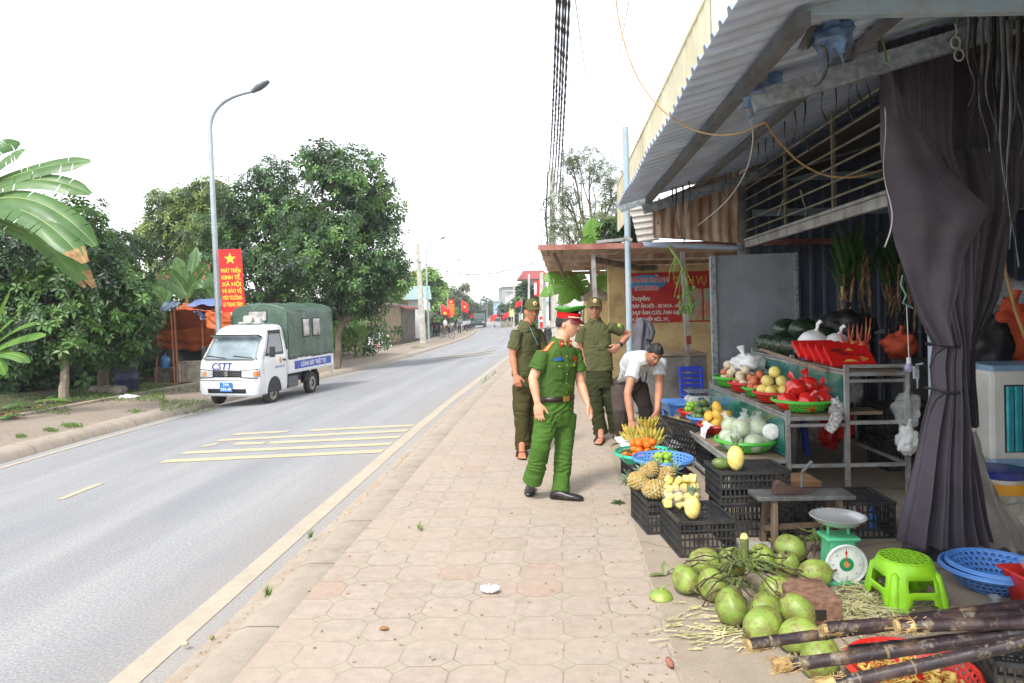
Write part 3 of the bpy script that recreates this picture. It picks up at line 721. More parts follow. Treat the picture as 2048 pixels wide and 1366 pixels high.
m_bagw=M('white_bag_film',c(244,244,242),c(224,226,226),rough=.35,scale=9,bump=.5,bscale=30)
m_melon=M('watermelon_rind',c(44,66,42),c(22,38,26),rough=.26,scale=8,detail=6,stretch=(3,3,.5),coat=.2)
m_foam=M('foam_net',c(246,246,242),c(230,230,224),rough=.6,scale=20)
def fruit(name,lab,cat,grp,m,r,rz=None,stem=True,fn=None,ms=None):
 t=thing(name,(0,0,-50),lab,cat,grp);rz=rz or r
 mb=MB();mb.ell((0,0,0),r,r,rz,18,12,fn=fn);f=mk('flesh' if not stem else 'fruit_body',mb,m,t,sharp=0)if False else None
 OFF[t.name]=V((0,0,0))
 mk('skin',mb,m,t,sharp=80)
 if stem:
  s=MB();s.tube([(0,0,rz*.92),(.001,0,rz+.012)],[.0035,.0025],6);mk('stem',s,ms or m_stem,t)
 return t
PROTO_USED={}
def put(proto,loc,lab=None,sc=1.,R=None):
 R=R or(rnd.uniform(-1.2,1.2),rnd.uniform(-1.2,1.2),rnd.uniform(0,6))
 if proto.name not in PROTO_USED:
  PROTO_USED[proto.name]=1;proto.location=loc;proto.rotation_euler=R;proto.scale=(sc,)*3
  if lab:proto['label']=lab
  return proto
 return dup(proto,loc,R=R,sc=sc,label=lab)
def pile(o,R,r,layers,jit=.15,flat=.85):
 out=[];o=V(o)
 for k in range(layers):
  Rk=R-k*r*1.15
  if Rk<0:break
  n0=max(1,int(Rk/(2*r)+.5));pts=[]
  if k%2==0:pts.append((0,0))
  ring=1
  while ring*2*r*1.02<=Rk+1e-6 or(ring==1 and Rk>r):
   rr=min(ring*2*r*1.02,Rk);n=int(2*pi*rr/(2*r*1.05))
   for i in range(n):pts.append((rr*cos(2*pi*i/n+k+ring),rr*sin(2*pi*i/n+k+ring)))
   ring+=1
  if not pts:pts=[(0,0)]
  for x,y in pts:out.append(o+V((x+rnd.uniform(-jit,jit)*r,y+rnd.uniform(-jit,jit)*r,r+k*r*2*flat*.86+rnd.uniform(-.2,.2)*r)))
 return out
wob=lambda a,s=0:(lambda dv:1+a*noise.noise(dv*1.7+V((s,s,s))))
orange=fruit('orange','orange with leaves around it heaped in the teal basket','orange','oranges in the teal basket',m_orange,.039,.036)
limeA=fruit('lime','small green lime in the wide blue basket','lime','limes in the blue basket',m_lime,.025,.028)
gapple=fruit('jujube','round green jujube in the small red basket at the far end of the lowest shelf','jujube','green fruit in the far red basket',m_guava,.031,.029)
mangof=lambda dv:1+.12*dv.x*dv.z+.10*dv.z
mango=fruit('mango','ripe yellow mango lying in the red basket on the lowest shelf','mango','yellow mangoes',m_mango,.048,.074,fn=mangof)
gmango=fruit('mango','green mango in the small blue basket on the lowest shelf','mango','green mangoes',m_gmango,.043,.066,fn=mangof)
pear=fruit('pear','pale foam wrapped pear in a basket on the middle shelf','pear','wrapped pears on the middle shelf',m_wrap,.046,.046)
yapp=fruit('pale_fruit','pale yellow foam netted fruit in the red basket on the middle shelf','fruit','pale yellow fruit on the middle shelf',m_yapple,.056,.05)
apple=fruit('apple','blushed red apple among the foam wrapped pears','apple','apples on the middle shelf',m_apple,.043,.040)
def at_shelf(px,py,z):return H(px,py,z)
p=H(1383,836,.345);p=V((2.0,8.02,.335));basket('basket',p,.15,.085,p_red,'small red perforated basket of green fruit at the far end of the lowest shelf')
for q in pile(p+V((0,0,.03)),.115,.031,3):put(gapple,q)
p=V((2.02,7.6,.335));basket('basket',p,.175,.085,p_blue,'small blue perforated basket of green mangoes on the lowest shelf')
for q in pile(p+V((0,0,.03)),.13,.047,3):put(gmango,q)
p=V((2.02,7.08,.335));basket('basket',p,.19,.095,p_red,'red perforated basket of yellow mangoes with white paper over its rim')
for q in pile(p+V((0,0,.04)),.15,.052,3):put(mango,q)
mb=MB();o=V((1.84,6.98,.43))
mb.grid(lambda a,b:o+V((-.02-.02*sin(b*3)+.1*(1-b)*.8+.012*noise.noise(V((a*5,b*5,2))),(a-.5)*.22*(1.2-.5*b)-.05,.03-.2*b*b+.02*noise.noise(V((a*6,b*6,0))))),16,16)
tag(mk('paper',mb,M('white_paper',c(236,236,240),rough=.8),solid=.002,sharp=80),'crumpled white paper hanging over the front of the yellow mango basket','paper')
p=V((2.03,6.28,.335));basket('basket',p,.255,.10,p_green,'large green perforated basket of film wrapped pomelos at the near end of the lowest shelf')
pom=thing('pomelo',(0,0,0),'film wrapped pale green pomelo heaped in the large green basket','pomelo','wrapped pomelos');OFF[pom.name]=V((0,0,0))
mb=MB();mb.ell((0,0,0),.082,.082,.078,20,14,fn=wob(.05));mk('skin',mb,m_cab2,pom,sharp=80)
mb=MB();mb.ell((0,0,.002),.088,.088,.084,28,18,fn=lambda dv:1+.05*noise.noise(dv*4)+(.35*max(0,dv.z-.9)/.1))
mb.tube([(0,0,.085),(.01,0,.11),(.03,.01,.14)],[.012,.02,.028],7,flat=.4);mk('film',mb,m_film,pom,sharp=80)
for i,(dx,dy,dz)in enumerate(((-.14,-.10,.09),(.02,-.16,.09),(.15,-.06,.09),(-.13,.08,.09),(.03,.02,.10),(.16,.12,.09),(-.02,.18,.09),(-.06,-.05,.2),(.09,-.06,.2),(.02,.09,.2),(.13,.06,.19),(-.09,.12,.19))):
 put(pom,p+V((dx,dy,dz)),R=(rnd.uniform(-.5,.5),rnd.uniform(-.5,.5),rnd.uniform(0,6)))
mb=MB();mb.ell((0,0,0),.07,.07,.065,22,14,k=0)
f=mk('foam_netted_pomelo',mb,[m_foam],sharp=0);f.location=p+V((.17,-.16,.12));tag(f,'pomelo in a white foam net at the near right of the large green basket','pomelo')
w_=f.modifiers.new('Wire','WIREFRAME');w_.thickness=.008;w_.use_replace=False
zz=.685
p=V((2.46,8.0,zz));basket('basket',p,.21,.11,p_green,'green perforated basket of foam wrapped pears at the far end of the middle shelf')
for i,q in enumerate(pile(p+V((0,0,.05)),.16,.047,3)):put(pear if i%4 else apple,q)
for q in pile(p+V((.05,-.1,.16)),.08,.043,1):put(pear,q)
p=V((2.44,7.52,zz));basket('basket',p,.17,.10,p_red,'red perforated basket beside the far green one, holding pears and apples')
for i,q in enumerate(pile(p+V((0,0,.045)),.13,.047,3)):put(pear if i%3 else apple,q)
p=V((2.46,7.14,zz));basket('basket',p,.16,.09,p_green,'small green perforated basket of apples between two red ones')
for i,q in enumerate(pile(p+V((0,0,.045)),.12,.045,3)):put(apple,q)
p=V((2.46,6.74,zz));basket('basket',p,.19,.10,p_red,'red perforated basket of pale yellow netted fruit on the middle shelf')
for i,q in enumerate(pile(p+V((0,0,.05)),.15,.057,3)):put(yapp,q)
p=V((2.50,6.2,zz));basket('basket',p,.245,.10,p_lime if False else p_green,'wide green perforated basket of red film bags at the near end of the middle shelf')
rb=thing('red_fruit_bag',(0,0,0),'bag of tomatoes in glossy red film in the wide green basket','fruit bag','red film bags');OFF[rb.name]=V((0,0,0))
mb=MB();mb.ell((0,0,0),.085,.085,.072,30,20,fn=lambda dv:1+.22*abs(noise.noise(dv*2.6+V((4,1,0))))+.10*noise.noise(dv*7));mk('film',mb,m_redbag,rb,sharp=80)
mb=MB();mb.tube([(0,0,.06),(.005,0,.085),(.02,.01,.115),(.035,.02,.13)],[.02,.010,.03,.036],8,flat=.35);mk('knot',mb,m_redbag,rb,sharp=80)
for dx,dy,dz,s in((-.15,-.06,.09,1),(0,-.13,.09,1.05),(.15,-.05,.09,1),(-.05,.1,.09,1),(.12,.12,.09,1),(-.06,-.02,.2,1),(.06,.02,.21,1.05),(.19,.06,.15,.9)):
 put(rb,p+V((dx,dy,dz)),sc=s,R=(rnd.uniform(-.6,.6),rnd.uniform(-.6,.6),rnd.uniform(0,6)))
mb=crumple(V((2.56,7.78,.96)),.17,.16,.10,7.7,.4);mb.tube([(2.5,7.75,1.0),(2.48,7.72,1.08),(2.45,7.7,1.15)],[.06,.02,.045],9,flat=.4)
tag(mk('plastic_bag',mb,m_bagw,sharp=80),'thin white carrier bag draped over the pears on the middle shelf','plastic bag')
mb=crumple(V((2.70,5.98,.72)),.05,.05,.09,2.2,.5);mb.tube([(2.68,5.93,.72),(2.66,5.89,.68),(2.62,5.87,.61),(2.58,5.87,.56)],[.03,.05,.045,.04],9,flat=.35)
tag(mk('newspaper',mb,M('newsprint',c(214,210,206),c(120,116,114),rough=.9,scale=40),sharp=80),'crumpled printed newspaper tucked at the near corner of the middle shelf','newspaper')
mel=thing('watermelon',(0,0,0),'dark green watermelon in the front row on the top shelf','watermelon','watermelons');OFF[mel.name]=V((0,0,0))
mb=MB();mb.ell((0,0,0),.105,.105,.15,24,16,fn=lambda dv:1-.04*dv.z*dv.z);mk('rind',mb,m_melon,mel,sharp=0)
mb=MB();mb.tube([(0,0,.145),(.01,0,.17),(.03,.01,.18),(.035,.03,.165)],.004,6);mk('stalk',mb,M('dry_vine',c(150,150,88),rough=.8),mel)
T2=1.05
for i,(x,y,z,rx,ry,rz)in enumerate(((2.87,8.05,.10,0,1.35,2.6),(2.88,7.82,.10,0,1.35,2.8),(2.88,7.58,.10,0,1.4,2.7),(2.9,7.36,.10,.2,1.3,2.9),(3.1,8.02,.1,0,1.5,.3),(3.12,7.78,.10,0,1.5,.2),(3.12,7.52,.1,.1,1.5,.3),(3.02,7.9,.27,.2,1.5,.4),(3.10,7.62,.28,.1,1.45,.2),(3.22,7.4,.20,0,1.4,.5))):
 lab='dark green watermelon in the front row on the top shelf' if i<4 else('dark green watermelon lying on top of the other melons' if i>6 else 'dark green watermelon in the back row of the top shelf')
 put(mel,V((x,y,T2+z)),lab=lab,sc=1 if i<7 else 1.12,R=(rx,ry,rz))
p=V((2.98,7.0,T2));basket('basket',p,.2,.09,p_blue,'blue perforated basket under white bags on the top shelf')
for i,(dx,dy,sc)in enumerate(((-.02,.04,1),(.17,-.05,.78))):
 o=p+V((dx,dy,.16));mb=MB()
 mb.ell(o,.145*sc,.13*sc,.13*sc,30,20,fn=lambda dv:1+.10*noise.noise(dv*2+V((i*4,0,1)))+.04*noise.noise(dv*7))
 mb.tube([o+V((.02,0,.11*sc)),o+V((.04,0,.15*sc)),o+V((.05,.01,.19*sc)),o+V((.08,.0,.22*sc))],[.05*sc,.022,.03,.04],10,flat=.5)
 tag(mk('plastic_bag',mb,m_bagw,sharp=80),['big bulging white plastic bag standing in the blue basket on the top shelf','smaller knotted white plastic bag behind the red boxes'][i],'plastic bag')
m_boxr=M('red_gift_box',c(222,36,32),c(206,24,24),rough=.35,scale=2,coat=.2)
m_gold=M('gold_print',c(226,184,92),c(200,156,66),rough=.4);m_dred=M('dark_print',c(122,20,22),rough=.5)
for i in range(5):
 o=V((2.90-.028*i,6.10+.10*i,T2+.012+.012*i))
 gb=thing('gift_box',o,'flat red gift box with gold print, '+['nearest and lowest','second from the near end','middle one','second from the far end','farthest and highest'][i]+' of the leaning row','gift box','red boxes on the top shelf')
 ang=.62-.03*i;Rm=Matrix.Rotation(ang,4,'X');Wd,Hh,Th=.37,.24,.045
 OFF[gb.name]=V((0,0,0))
 mb=MB();mb.box(0,Hh/2,Th/2,Wd,Hh,Th);mk('box_body',mb,m_boxr,gb,sharp=0,bev=.003)
 t=text_mb('HOA AN',.048,.001,bold=.0006);xf(t,Matrix.Rotation(-pi/2,4,'X'));
 xf(t,Matrix.Translation((.03,Hh*.42,Th+.001)));mk('lettering',t,m_dred,gb,sharp=0)
 t=text_mb('HOA AN',.03,.001,bold=.0008,wide=1.25);xf(t,Matrix.Translation((.0,-.0012,.012)));mk('side_lettering',t,m_gold,gb,sharp=0)
 mb=MB();mb.slab([(-.02,Hh*.70,Th+.001),(.05,Hh*.70,Th+.001),(.03,Hh*.76,Th+.001),(.015,Hh*.86,Th+.001),(0,Hh*.76,Th+.001)],(0,0,.0012))
 for q in range(3):mb.lathe([(.001,.0006),(.02,.0006),(.02,0)],10,(.09+.03*(q%2),Hh*(.16+.07*q),Th+.001),sy=.6)
 mb.slab([(-.08,.02,Th+.001),(.04,.02,Th+.001),(.0,.05,Th+.001),(-.04,.05,Th+.001)],(0,0,.0011))
 mk('emblem',mb,m_gold,gb,sharp=0)
 mb=MB();mb.ell((-.09,Hh*.72,Th+.0008),.06,.025,.001,12,4);mb.ell((-.06,Hh*.55,Th+.0008),.05,.012,.001,12,4);mk('print',mb,m_dred,gb,sharp=0)
 gb.location=o;gb.rotation_euler=(ang,0,-.06)
m_dragon=M('dragon_fruit_skin',c(190,52,60),c(214,150,84),rough=.5,scale=14)
for i in range(3):
 o=V((3.09+.06*i,6.62-.04*i,T2+.14));mb=MB();mb.ell(o,.05,.05,.07,16,12)
 for k in range(7):
  a=k*2.4;e=o+V((cos(a)*.07,sin(a)*.04,.13+.05*(k%3)*(1+.6*(i==2))))
  mb.tube([o+V((cos(a)*.03,sin(a)*.03,.05)),o.lerp(e,.6)+V((cos(a)*.015,sin(a)*.015,.01)),e],[.009,.007,.001],6,flat=.4)
 tag(mk('dragon_fruit',mb,m_dragon,sharp=60),'dragon fruit with curling pointed scales behind the red boxes, '+['left one','middle one','tallest, on the right'][i],'dragon fruit','dragon fruit on the top shelf')
def crate_proto(Lx,Ly,Hh,inverted=True,m=m_black,lab='',name='crate'):
 t=thing(name,(0,0,0),lab,'crate','plastic crates');OFF[t.name]=V((0,0,0));tw=.006
 def side(n,a0,a1,z0=0.,z1=Hh):
  mb=MB();a0=V(a0);a1=V(a1);ln=(a1-a0).length;dr=(a1-a0)/ln;up=(0,0,1)
  nv=max(6,int(ln/.03));zs=[z0+(z1-z0)*q for q in(.04,.26,.50,.74,.96)]
  for i in range(nv+1):
   q=a0+dr*(ln*i/nv);wd=.012 if i%4==0 or i in(0,nv)else .0085
   mb.beam(q+V((0,0,z0)),q+V((0,0,z1)),wd,tw,up=(dr.y,-dr.x,0))
  nrm=V((dr.y,-dr.x,0))
  for z in zs:mb.beam(a0+V((0,0,z))+nrm*.002,a1+V((0,0,z))+nrm*.002,.010,tw+.006,up=nrm)
  mb.beam(a0+V((0,0,z1-.006))+nrm*.004,a1+V((0,0,z1-.006))+nrm*.004,.02,.02,up=nrm)
  mb.beam(a0+V((0,0,z0+.008))+nrm*.003,a1+V((0,0,z0+.008))+nrm*.003,.016,.014,up=nrm)
  mk('side_wall',mb,m,t,sharp=0)
 hx,hy=Lx/2,Ly/2
 side(0,(-hx,-hy,0),(hx,-hy,0));side(1,(hx,-hy,0),(hx,hy,0));side(2,(hx,hy,0),(-hx,hy,0));side(3,(-hx,hy,0),(-hx,-hy,0))
 mb=MB();z=Hh-.012 if inverted else .012
 n=int(Lx/.032)
 for i in range(n+1):mb.box(-hx+Lx*i/n,0,z,.006 if i%3 else .012,Ly-.02,.006)
 n=int(Ly/.032)
 for i in range(n+1):mb.box(0,-hy+Ly*i/n,z+.001,Lx-.02,.006 if i%3 else .012,.006)
 mk('base_grid',mb,m,t,sharp=0)
 return t
crA=crate_proto(.36,.45,.226,lab='upside down black crate carrying the bag of cut pineapple and one peeled pineapple')
A0=H(1362,1116,.006)
crA.location=A0+V((.165,.245,0));crA.rotation_euler=(0,0,.07)
crB=dup(crA,H(1295,1069,.006)+V((.165,.24,0)),.09,'upside down black crate with whole spiky pineapples on top')
crC=dup(crA,V((1.24,6.02,.006)),.06,'black crate under the wide blue basket of limes');crC.scale=(1.15,1,1)
crD=dup(crA,V((1.25,6.70,.006)),.1,'low black crate under the teal basket of oranges');crD.scale=(1.1,1,.6)
crD2=dup(crA,V((1.42,7.3,.006)),.1,'black crate under the bananas and white paper');crD2.scale=(1.2,1,.9)
crE=crate_proto(.48,.36,.226,lab='upper of two stacked black crates, with a mango and a peeled pineapple on it')
crE.location=V((1.66,5.13,.236));crE.rotation_euler=(0,0,.02)
crF=dup(crE,V((1.685,5.14,.006)),0,'lower of two stacked black crates beside the wooden bench')
crG=dup(crE,V((2.08+.24,5.08,.006)),-.03,'open black crate of bottles behind the weighing scale');crG.scale=(1.12,1.1,1.1)
crH=dup(crE,V((1.66,7.2,.16)),.2,'tilted black crate leaning under the lowest shelf of the rack');crH.rotation_euler=(.35,.3,.25)
crI=dup(crE,V((2.05,6.9,.006)),.1,'black crate on the floor under the lowest shelf')
for i in range(7):
 mb=MB();q=V((2.12+.065*i,5.03+.1*(i%2),.03));mb.lathe([(.001,0),(.028,0),(.03,.01),(.03,.11),(.012,.15),(.012,.17),(.001,.17)],12,q)
 tag(mk('bottle',mb,[p_blue,p_white,p_red][i%3]),['blue','white','red'][i%3]+' bottle standing in the open crate behind the weighing scale','bottle','bottles in the open crate')
crW=crate_proto(.5,.36,.24,inverted=False,m=p_white,lab='white slotted crate at the lower right corner, behind the sugar cane');crW.location=V((2.44,2.95,.02));crW.rotation_euler=(0,0,-.35)
crK=dup(crE,V((2.15,2.88,.006)),-.35,'black crate at the lower right corner in front of the white one')
p=V((1.255,6.06,.225));basket('basket',p,.245,.105,p_blue,'wide blue perforated basket with a few limes, on a black crate',rb=.15)
for q in pile(p+V((.0,0,.012)),.12,.027,3):put(limeA,q)
p=V((1.22,6.66,.137));basket('basket',p,.28,.115,p_teal,'wide teal perforated basket full of oranges',rb=.18)
for q in pile(p+V((-.03,-.03,.05)),.19,.04,3):put(orange,q)
def leafquad(mb,o,dr,ln,wd,droop=.3,k=None,n=4,fold=.25):
 dr=V(dr).normalized();a,b=frame_of(dr);
 if b.z<0:b=-b;a=-a
 vs=[]
 for i in range(n+1):
  t=i/n;w=wd*sin(pi*min(.97,t*.9+.08))**.8/2
  q=V(o)+dr*ln*t-V((0,0,droop*ln*t*t))
  vs+=[q-a*w+b*fold*w,q,q+a*w+b*fold*w]
 fs=[]
 for i in range(n):fs+=[(3*i,3*i+1,3*i+4,3*i+3),(3*i+1,3*i+2,3*i+5,3*i+4)]
 mb.add(vs,fs,k)
for i in range(9):
 a=i*.7+.3;r=[.27,.12,.2][i%3];mb=MB();o=p+V((r*cos(a)-.03,r*sin(a)-.03,.13+.03*(i%2)))
 for k in range(3):leafquad(mb,o,(cos(a+k*1.2-1.2),sin(a+k*1.2-1.2),.15),.09,.035)
 tag(mk('leaf_sprig',mb,m_leafd,sharp=80),'sprig of dark citrus leaves tucked among the oranges','leaves','leaf sprigs in the teal basket')
mb=MB();o=H(1236,1004,.012)
for k in range(8):leafquad(mb,o,(cos(k*.8),sin(k*.8),.35 if k%2 else .1),.07,.03)
tag(mk('leaf_sprig',mb,m_leafd,sharp=80),'fallen sprig of dark leaves lying on the pavement beside the crates','leaves')
m_ban=M('banana_skin',c(236,204,96),c(204,184,84),rough=.5,scale=7,dirt=c(74,56,30),damt=.6,dscale=16)
m_bang=M('greener_banana_skin',c(196,192,92),c(160,172,80),rough=.5,scale=7,dirt=c(84,66,36),damt=.6,dscale=16)
m_btip=M('banana_tip',c(66,52,32),rough=.8)
def banana_hand(o,rot,n,lab,tilt=0.):
 t=thing('banana_bunch',o,lab,'bananas','banana hands');Rz=Matrix.Rotation(rot,3,'Z')@Matrix.Rotation(tilt,3,'X')
 for r in range(2):
  for i in range(n):
   a=(i-(n-1)/2)*(.22 if r==0 else .24);base=V((.05*a,0+.03*r,.03+.03*r))
   dr=V((sin(a),-cos(a)*.75,.35+.35*r)).normalized();tip=base+dr*.15
   mid=base.lerp(tip,.55)+V((0,-.02,-.035))
   pts=bez(base,base+dr*.09-V((0,0,.03)),tip+V((0,0,.035)),8)
   pts=[V(o)+Rz@q for q in pts]
   mb=MB();rr=[.007,.011,.017,.0195,.0205,.020,.017,.010,.005];mb.tube(pts,rr,7)
   b=mk('banana',mb,m_ban if(i+r)%3 else m_bang,t)
 mb=MB();mb.ell(V(o)+Rz@V((0,.015,.045)),.05,.025,.03,10,8);mk('bunch_stem',mb,m_bang,t)
 return t
zb=.215
banana_hand(V((1.36,7.12,zb)),-.15,7,'hand of ripe bananas nearest the orange basket')
banana_hand(V((1.22,7.28,zb)),-.55,6,'greener hand of bananas at the left of the heap')
banana_hand(V((1.44,7.40,zb+.05)),.15,7,'hand of bananas standing up in the middle of the heap',.25)
banana_hand(V((1.60,7.44,zb+.04)),.5,6,'hand of bananas at the right of the heap by the rack')
banana_hand(V((1.42,7.62,zb+.06)),0,7,'hand of bananas at the back of the heap under the stooping man',.3)
mb=MB();mb.grid(lambda a,b:V((lerp(1.06,1.66,a),lerp(7.0,7.6,b),.222+.012*noise.noise(V((a*5,b*5,0)))-.05*max(0,.2-a)-.03*max(0,.2-b))),14,14)
tag(mk('paper_sheet',mb,M('white_paper2',c(234,234,240),rough=.8),solid=.003),'sheet of white paper spread under the bananas','paper')
def pinemat():
 m,nt,bs=nodes_of('pineapple_skin');t=N(nt,'ShaderNodeTexCoord')
 x=ramp(nt,noise_n(nt,t.outputs['Object'],22,4,.7),[(.3,c(104,92,56)),(.5,c(176,148,82)),(.7,c(166,172,150))]);L(nt,x,bs.inputs['Base Color']);bs.inputs['Roughness'].default_value=.7;return m
m_pine=pinemat();m_crown=leafmat('pineapple_crown',c(150,168,140),c(88,116,88),scale=14,trl=.1)
m_peel=M('peeled_pineapple',c(238,222,140),c(228,200,100),rough=.38,scale=14,bump=.3,bscale=90,coat=.3)
def pine_proto(lab):
 t=thing('pineapple',(0,0,0),lab,'pineapple','whole pineapples');OFF[t.name]=V((0,0,0));mb=MB()
 nr,nc=11,14
 mb.ell((0,0,.09),.062,.062,.088,20,14)
 for i in range(nr):
  th=pi*(i+.8)/(nr+.6);
  for j in range(nc):
   ph=2*pi*(j+.5*(i%2))/nc;s=sin(th)
   if s<.3 and j%2:continue
   d=V((s*cos(ph),s*sin(ph),-cos(th)));q=V((d.x*.062,d.y*.062,.09+d.z*.088));a,b=frame_of(d)
   w=.0145*max(.5,s);tip=q+d*.011+V((0,0,.005))
   vs=[q+a*w-d*.002,q+b*w*1.0-d*.002,q-a*w-d*.002,q-b*w*1.0-d*.002,q+a*w*.6+d*.006,q+b*w*.6+d*.006,q-a*w*.6+d*.006,q-b*w*.6+d*.006,tip]
   mb.add(vs,[(0,1,5,4),(1,2,6,5),(2,3,7,6),(3,0,4,7),(4,5,8),(5,6,8),(6,7,8),(7,4,8)])
 mk('rind',mb,m_pine,t,sharp=30)
 mb=MB()
 for k in range(22):
  a=k*2.4;up=.25+.06*k;leafquad(mb,(cos(a)*.015,sin(a)*.015,.172),(cos(a),sin(a),up),.05+.05*(k/22),.016,.3-.01*k)
 mk('crown',mb,m_crown,t,sharp=80);return t
pp=pine_proto('whole pineapple at the front of the heap with netted grey green rind')
zt=.232
for i,(px,py,zc,R,lab)in enumerate(((1309,978,.085,(-.2,1.45,-.25),'whole pineapple at the front of the heap with netted grey green rind'),(1278,962,.075,(0,1.5,2.4),'whole pineapple at the left of the heap on the black crate'),(1294,952,.08,(.3,1.4,2.0),'whole pineapple in the middle of the heap, half hidden'),(1329,952,.10,(0,1.2,.5),'whole pineapple with the golden rind at the right of the heap'),(1303,938,.16,(.2,1.3,1.2),'topmost small pineapple at the back of the heap'))):
 q=H(px,py,zt+zc);dirv=Euler(R).to_matrix()@V((0,0,.09));put(pp,q-dirv,lab,sc=1.0 if i<4 else .85,R=R)
def peeled(o,lab,s=1.0):
 t=thing('peeled_pineapple',o,lab,'pineapple');mb=MB()
 def fn(dv):
  ph=atan2(dv.y,dv.x);th=dv.z;return 1-.055*max(0,sin(ph*3+th*9))**4+.01*noise.noise(dv*6)
 mb.ell(V(o)+V((0,0,.078*s)),.052*s,.052*s,.078*s,48,30,fn=fn);mk('peeled_flesh',mb,m_peel,t,sharp=0)
 mb=MB()
 for k in range(16):
  a=k*2.4;leafquad(mb,V(o)+V((cos(a)*.01,sin(a)*.01,.15*s)),(cos(a)*.4,sin(a)*.4,1),.07*s+.002*k,.014,.1)
 mk('crown',mb,m_crown,t,sharp=80)
peeled(H(1385,1038,.232),'peeled pineapple with spiral grooves standing at the front of the nearest crate')
peeled(V((1.545,5.0,.462)),'peeled pineapple with a tall leafy crown standing on the stacked crates',1.12)
q=V((1.455,5.06,.50));tag(mk('mango',xf(MB().ell((0,0,0),.042,.04,.068,18,12,fn=mangof),Matrix.Translation(q)@Matrix.Rotation(1.5,4,'Y')),m_gmango,sharp=0),'single dull green mango lying beside the peeled pineapple on the stacked crates','mango')
cb=thing('cut_pineapple_bag',H(1362,1015,.232),'clear bag of cut yellow pineapple chunks on the nearest crate','fruit bag');o=OFF[cb.name]
mb=MB()
for k in range(28):
 q=o+V(((k%4-1.5)*.055+rnd.uniform(-.01,.01),((k//4)%2-.5)*.06,.035+.055*(k//8)+rnd.uniform(-.008,.008)))
 mb.box(q.x+rnd.uniform(-.014,.014),q.y,q.z,rnd.uniform(.04,.066),.055,rnd.uniform(.038,.056),Euler((rnd.uniform(-.9,.9),rnd.uniform(-.9,.9),rnd.uniform(0,3))).to_matrix())
mk('pineapple_chunks',mb,m_peel,cb,bev=.012,sharp=60)
mb=MB();mb.ell(o+V((0,0,.085)),.135,.09,.10,30,20,fn=wob(.2,5));mk('film',mb,M('thin_film',c(246,246,240),rough=.1,alpha=.13,coat=.8,bump=.6,bscale=26),cb,sharp=80)
m_coco=M('green_coconut',c(150,170,80),c(116,142,58),rough=.45,scale=7,detail=6,dirt=c(104,80,50),damt=1.0,dscale=13,vary=.22,lo=.3,hi=.7,speck=c(120,96,58),sscale=34)
m_cap=M('coconut_cap',c(112,118,66),c(92,72,46),rough=.8,scale=20)
m_twig=M('green_twig',c(104,122,56),c(70,70,40),rough=.7,scale=14);m_twigb=M('brown_twig',c(84,66,52),c(54,42,36),rough=.8,scale=14)
coco=thing('coconut',(0,0,0),'green coconut','coconut','green coconuts on the ground');OFF[coco.name]=V((0,0,0))
mb=MB()
def cfn(dv):
 ph=atan2(dv.y,dv.x);return 1+.05*cos(3*ph)*(1-dv.z*dv.z)*.8+.10*max(0,dv.z)**3*0-.10*dv.z*.3+.02*noise.noise(dv*2)
mb.ell((0,0,0),.083,.083,.104,28,20,fn=cfn);mk('husk',mb,m_coco,coco,sharp=0)
mb=MB();mb.lathe([(.001,.104),(.018,.103),(.028,.097),(.034,.088),(.030,.086)],12);mb.tube([(0,0,.10),(.004,0,.12),(.012,.004,.14)],[.009,.007,.006],7);mk('cap',mb,m_cap,coco)
cocos=((1372,1158,(1.9,.3,.4),'leftmost coconut of the heap, next to the cut leaf'),(1411,1122,(1.5,.4,1.0),'coconut at the back left of the heap beside the nearest crate'),(1467,1122,(1.7,.2,2),'coconut at the back of the heap under the upright stalk stub'),(1524,1114,(1.4,.5,3),'coconut at the back of the heap in front of the bench leg'),(1580,1096,(1.3,.2,4),'farthest coconut, behind the twigs and below the bench'),(1576,1130,(.4,.3,5),'brown stained coconut just behind the twig cluster'),(1631,1146,(1.5,.3,1.6),'coconut touching the dial of the weighing scale'),(1427,1170,(1.8,.3,.2),'pale coconut second from the left in the heap'),(1555,1182,(1.6,.6,1.5),'large smooth coconut in the middle of the heap beside the wooden block'),(1463,1214,(2.2,.2,.2),'coconut with the dark stem scar facing forward'),(1530,1216,(1.2,.8,2),'coconut wedged in the centre front of the heap'),(1594,1222,(.7,.5,3.6),'coconut with a brown husk patch leaning on the wooden block'),(1524,1250,(1.9,.4,5.2),'coconut lying on its side just above the sugar cane ends'),(1598,1270,(1.0,.6,1),'coconut under the upper sugar cane'),(1640,1312,(.9,.3,2),'nearest coconut, under the sugar cane and tied with thin string'))
for i,(px,py,R,lab)in enumerate(cocos):
 q=H(px,py,.088);put(coco,q,lab,sc=.88+.10*((i*7)%5)/4,R=R)
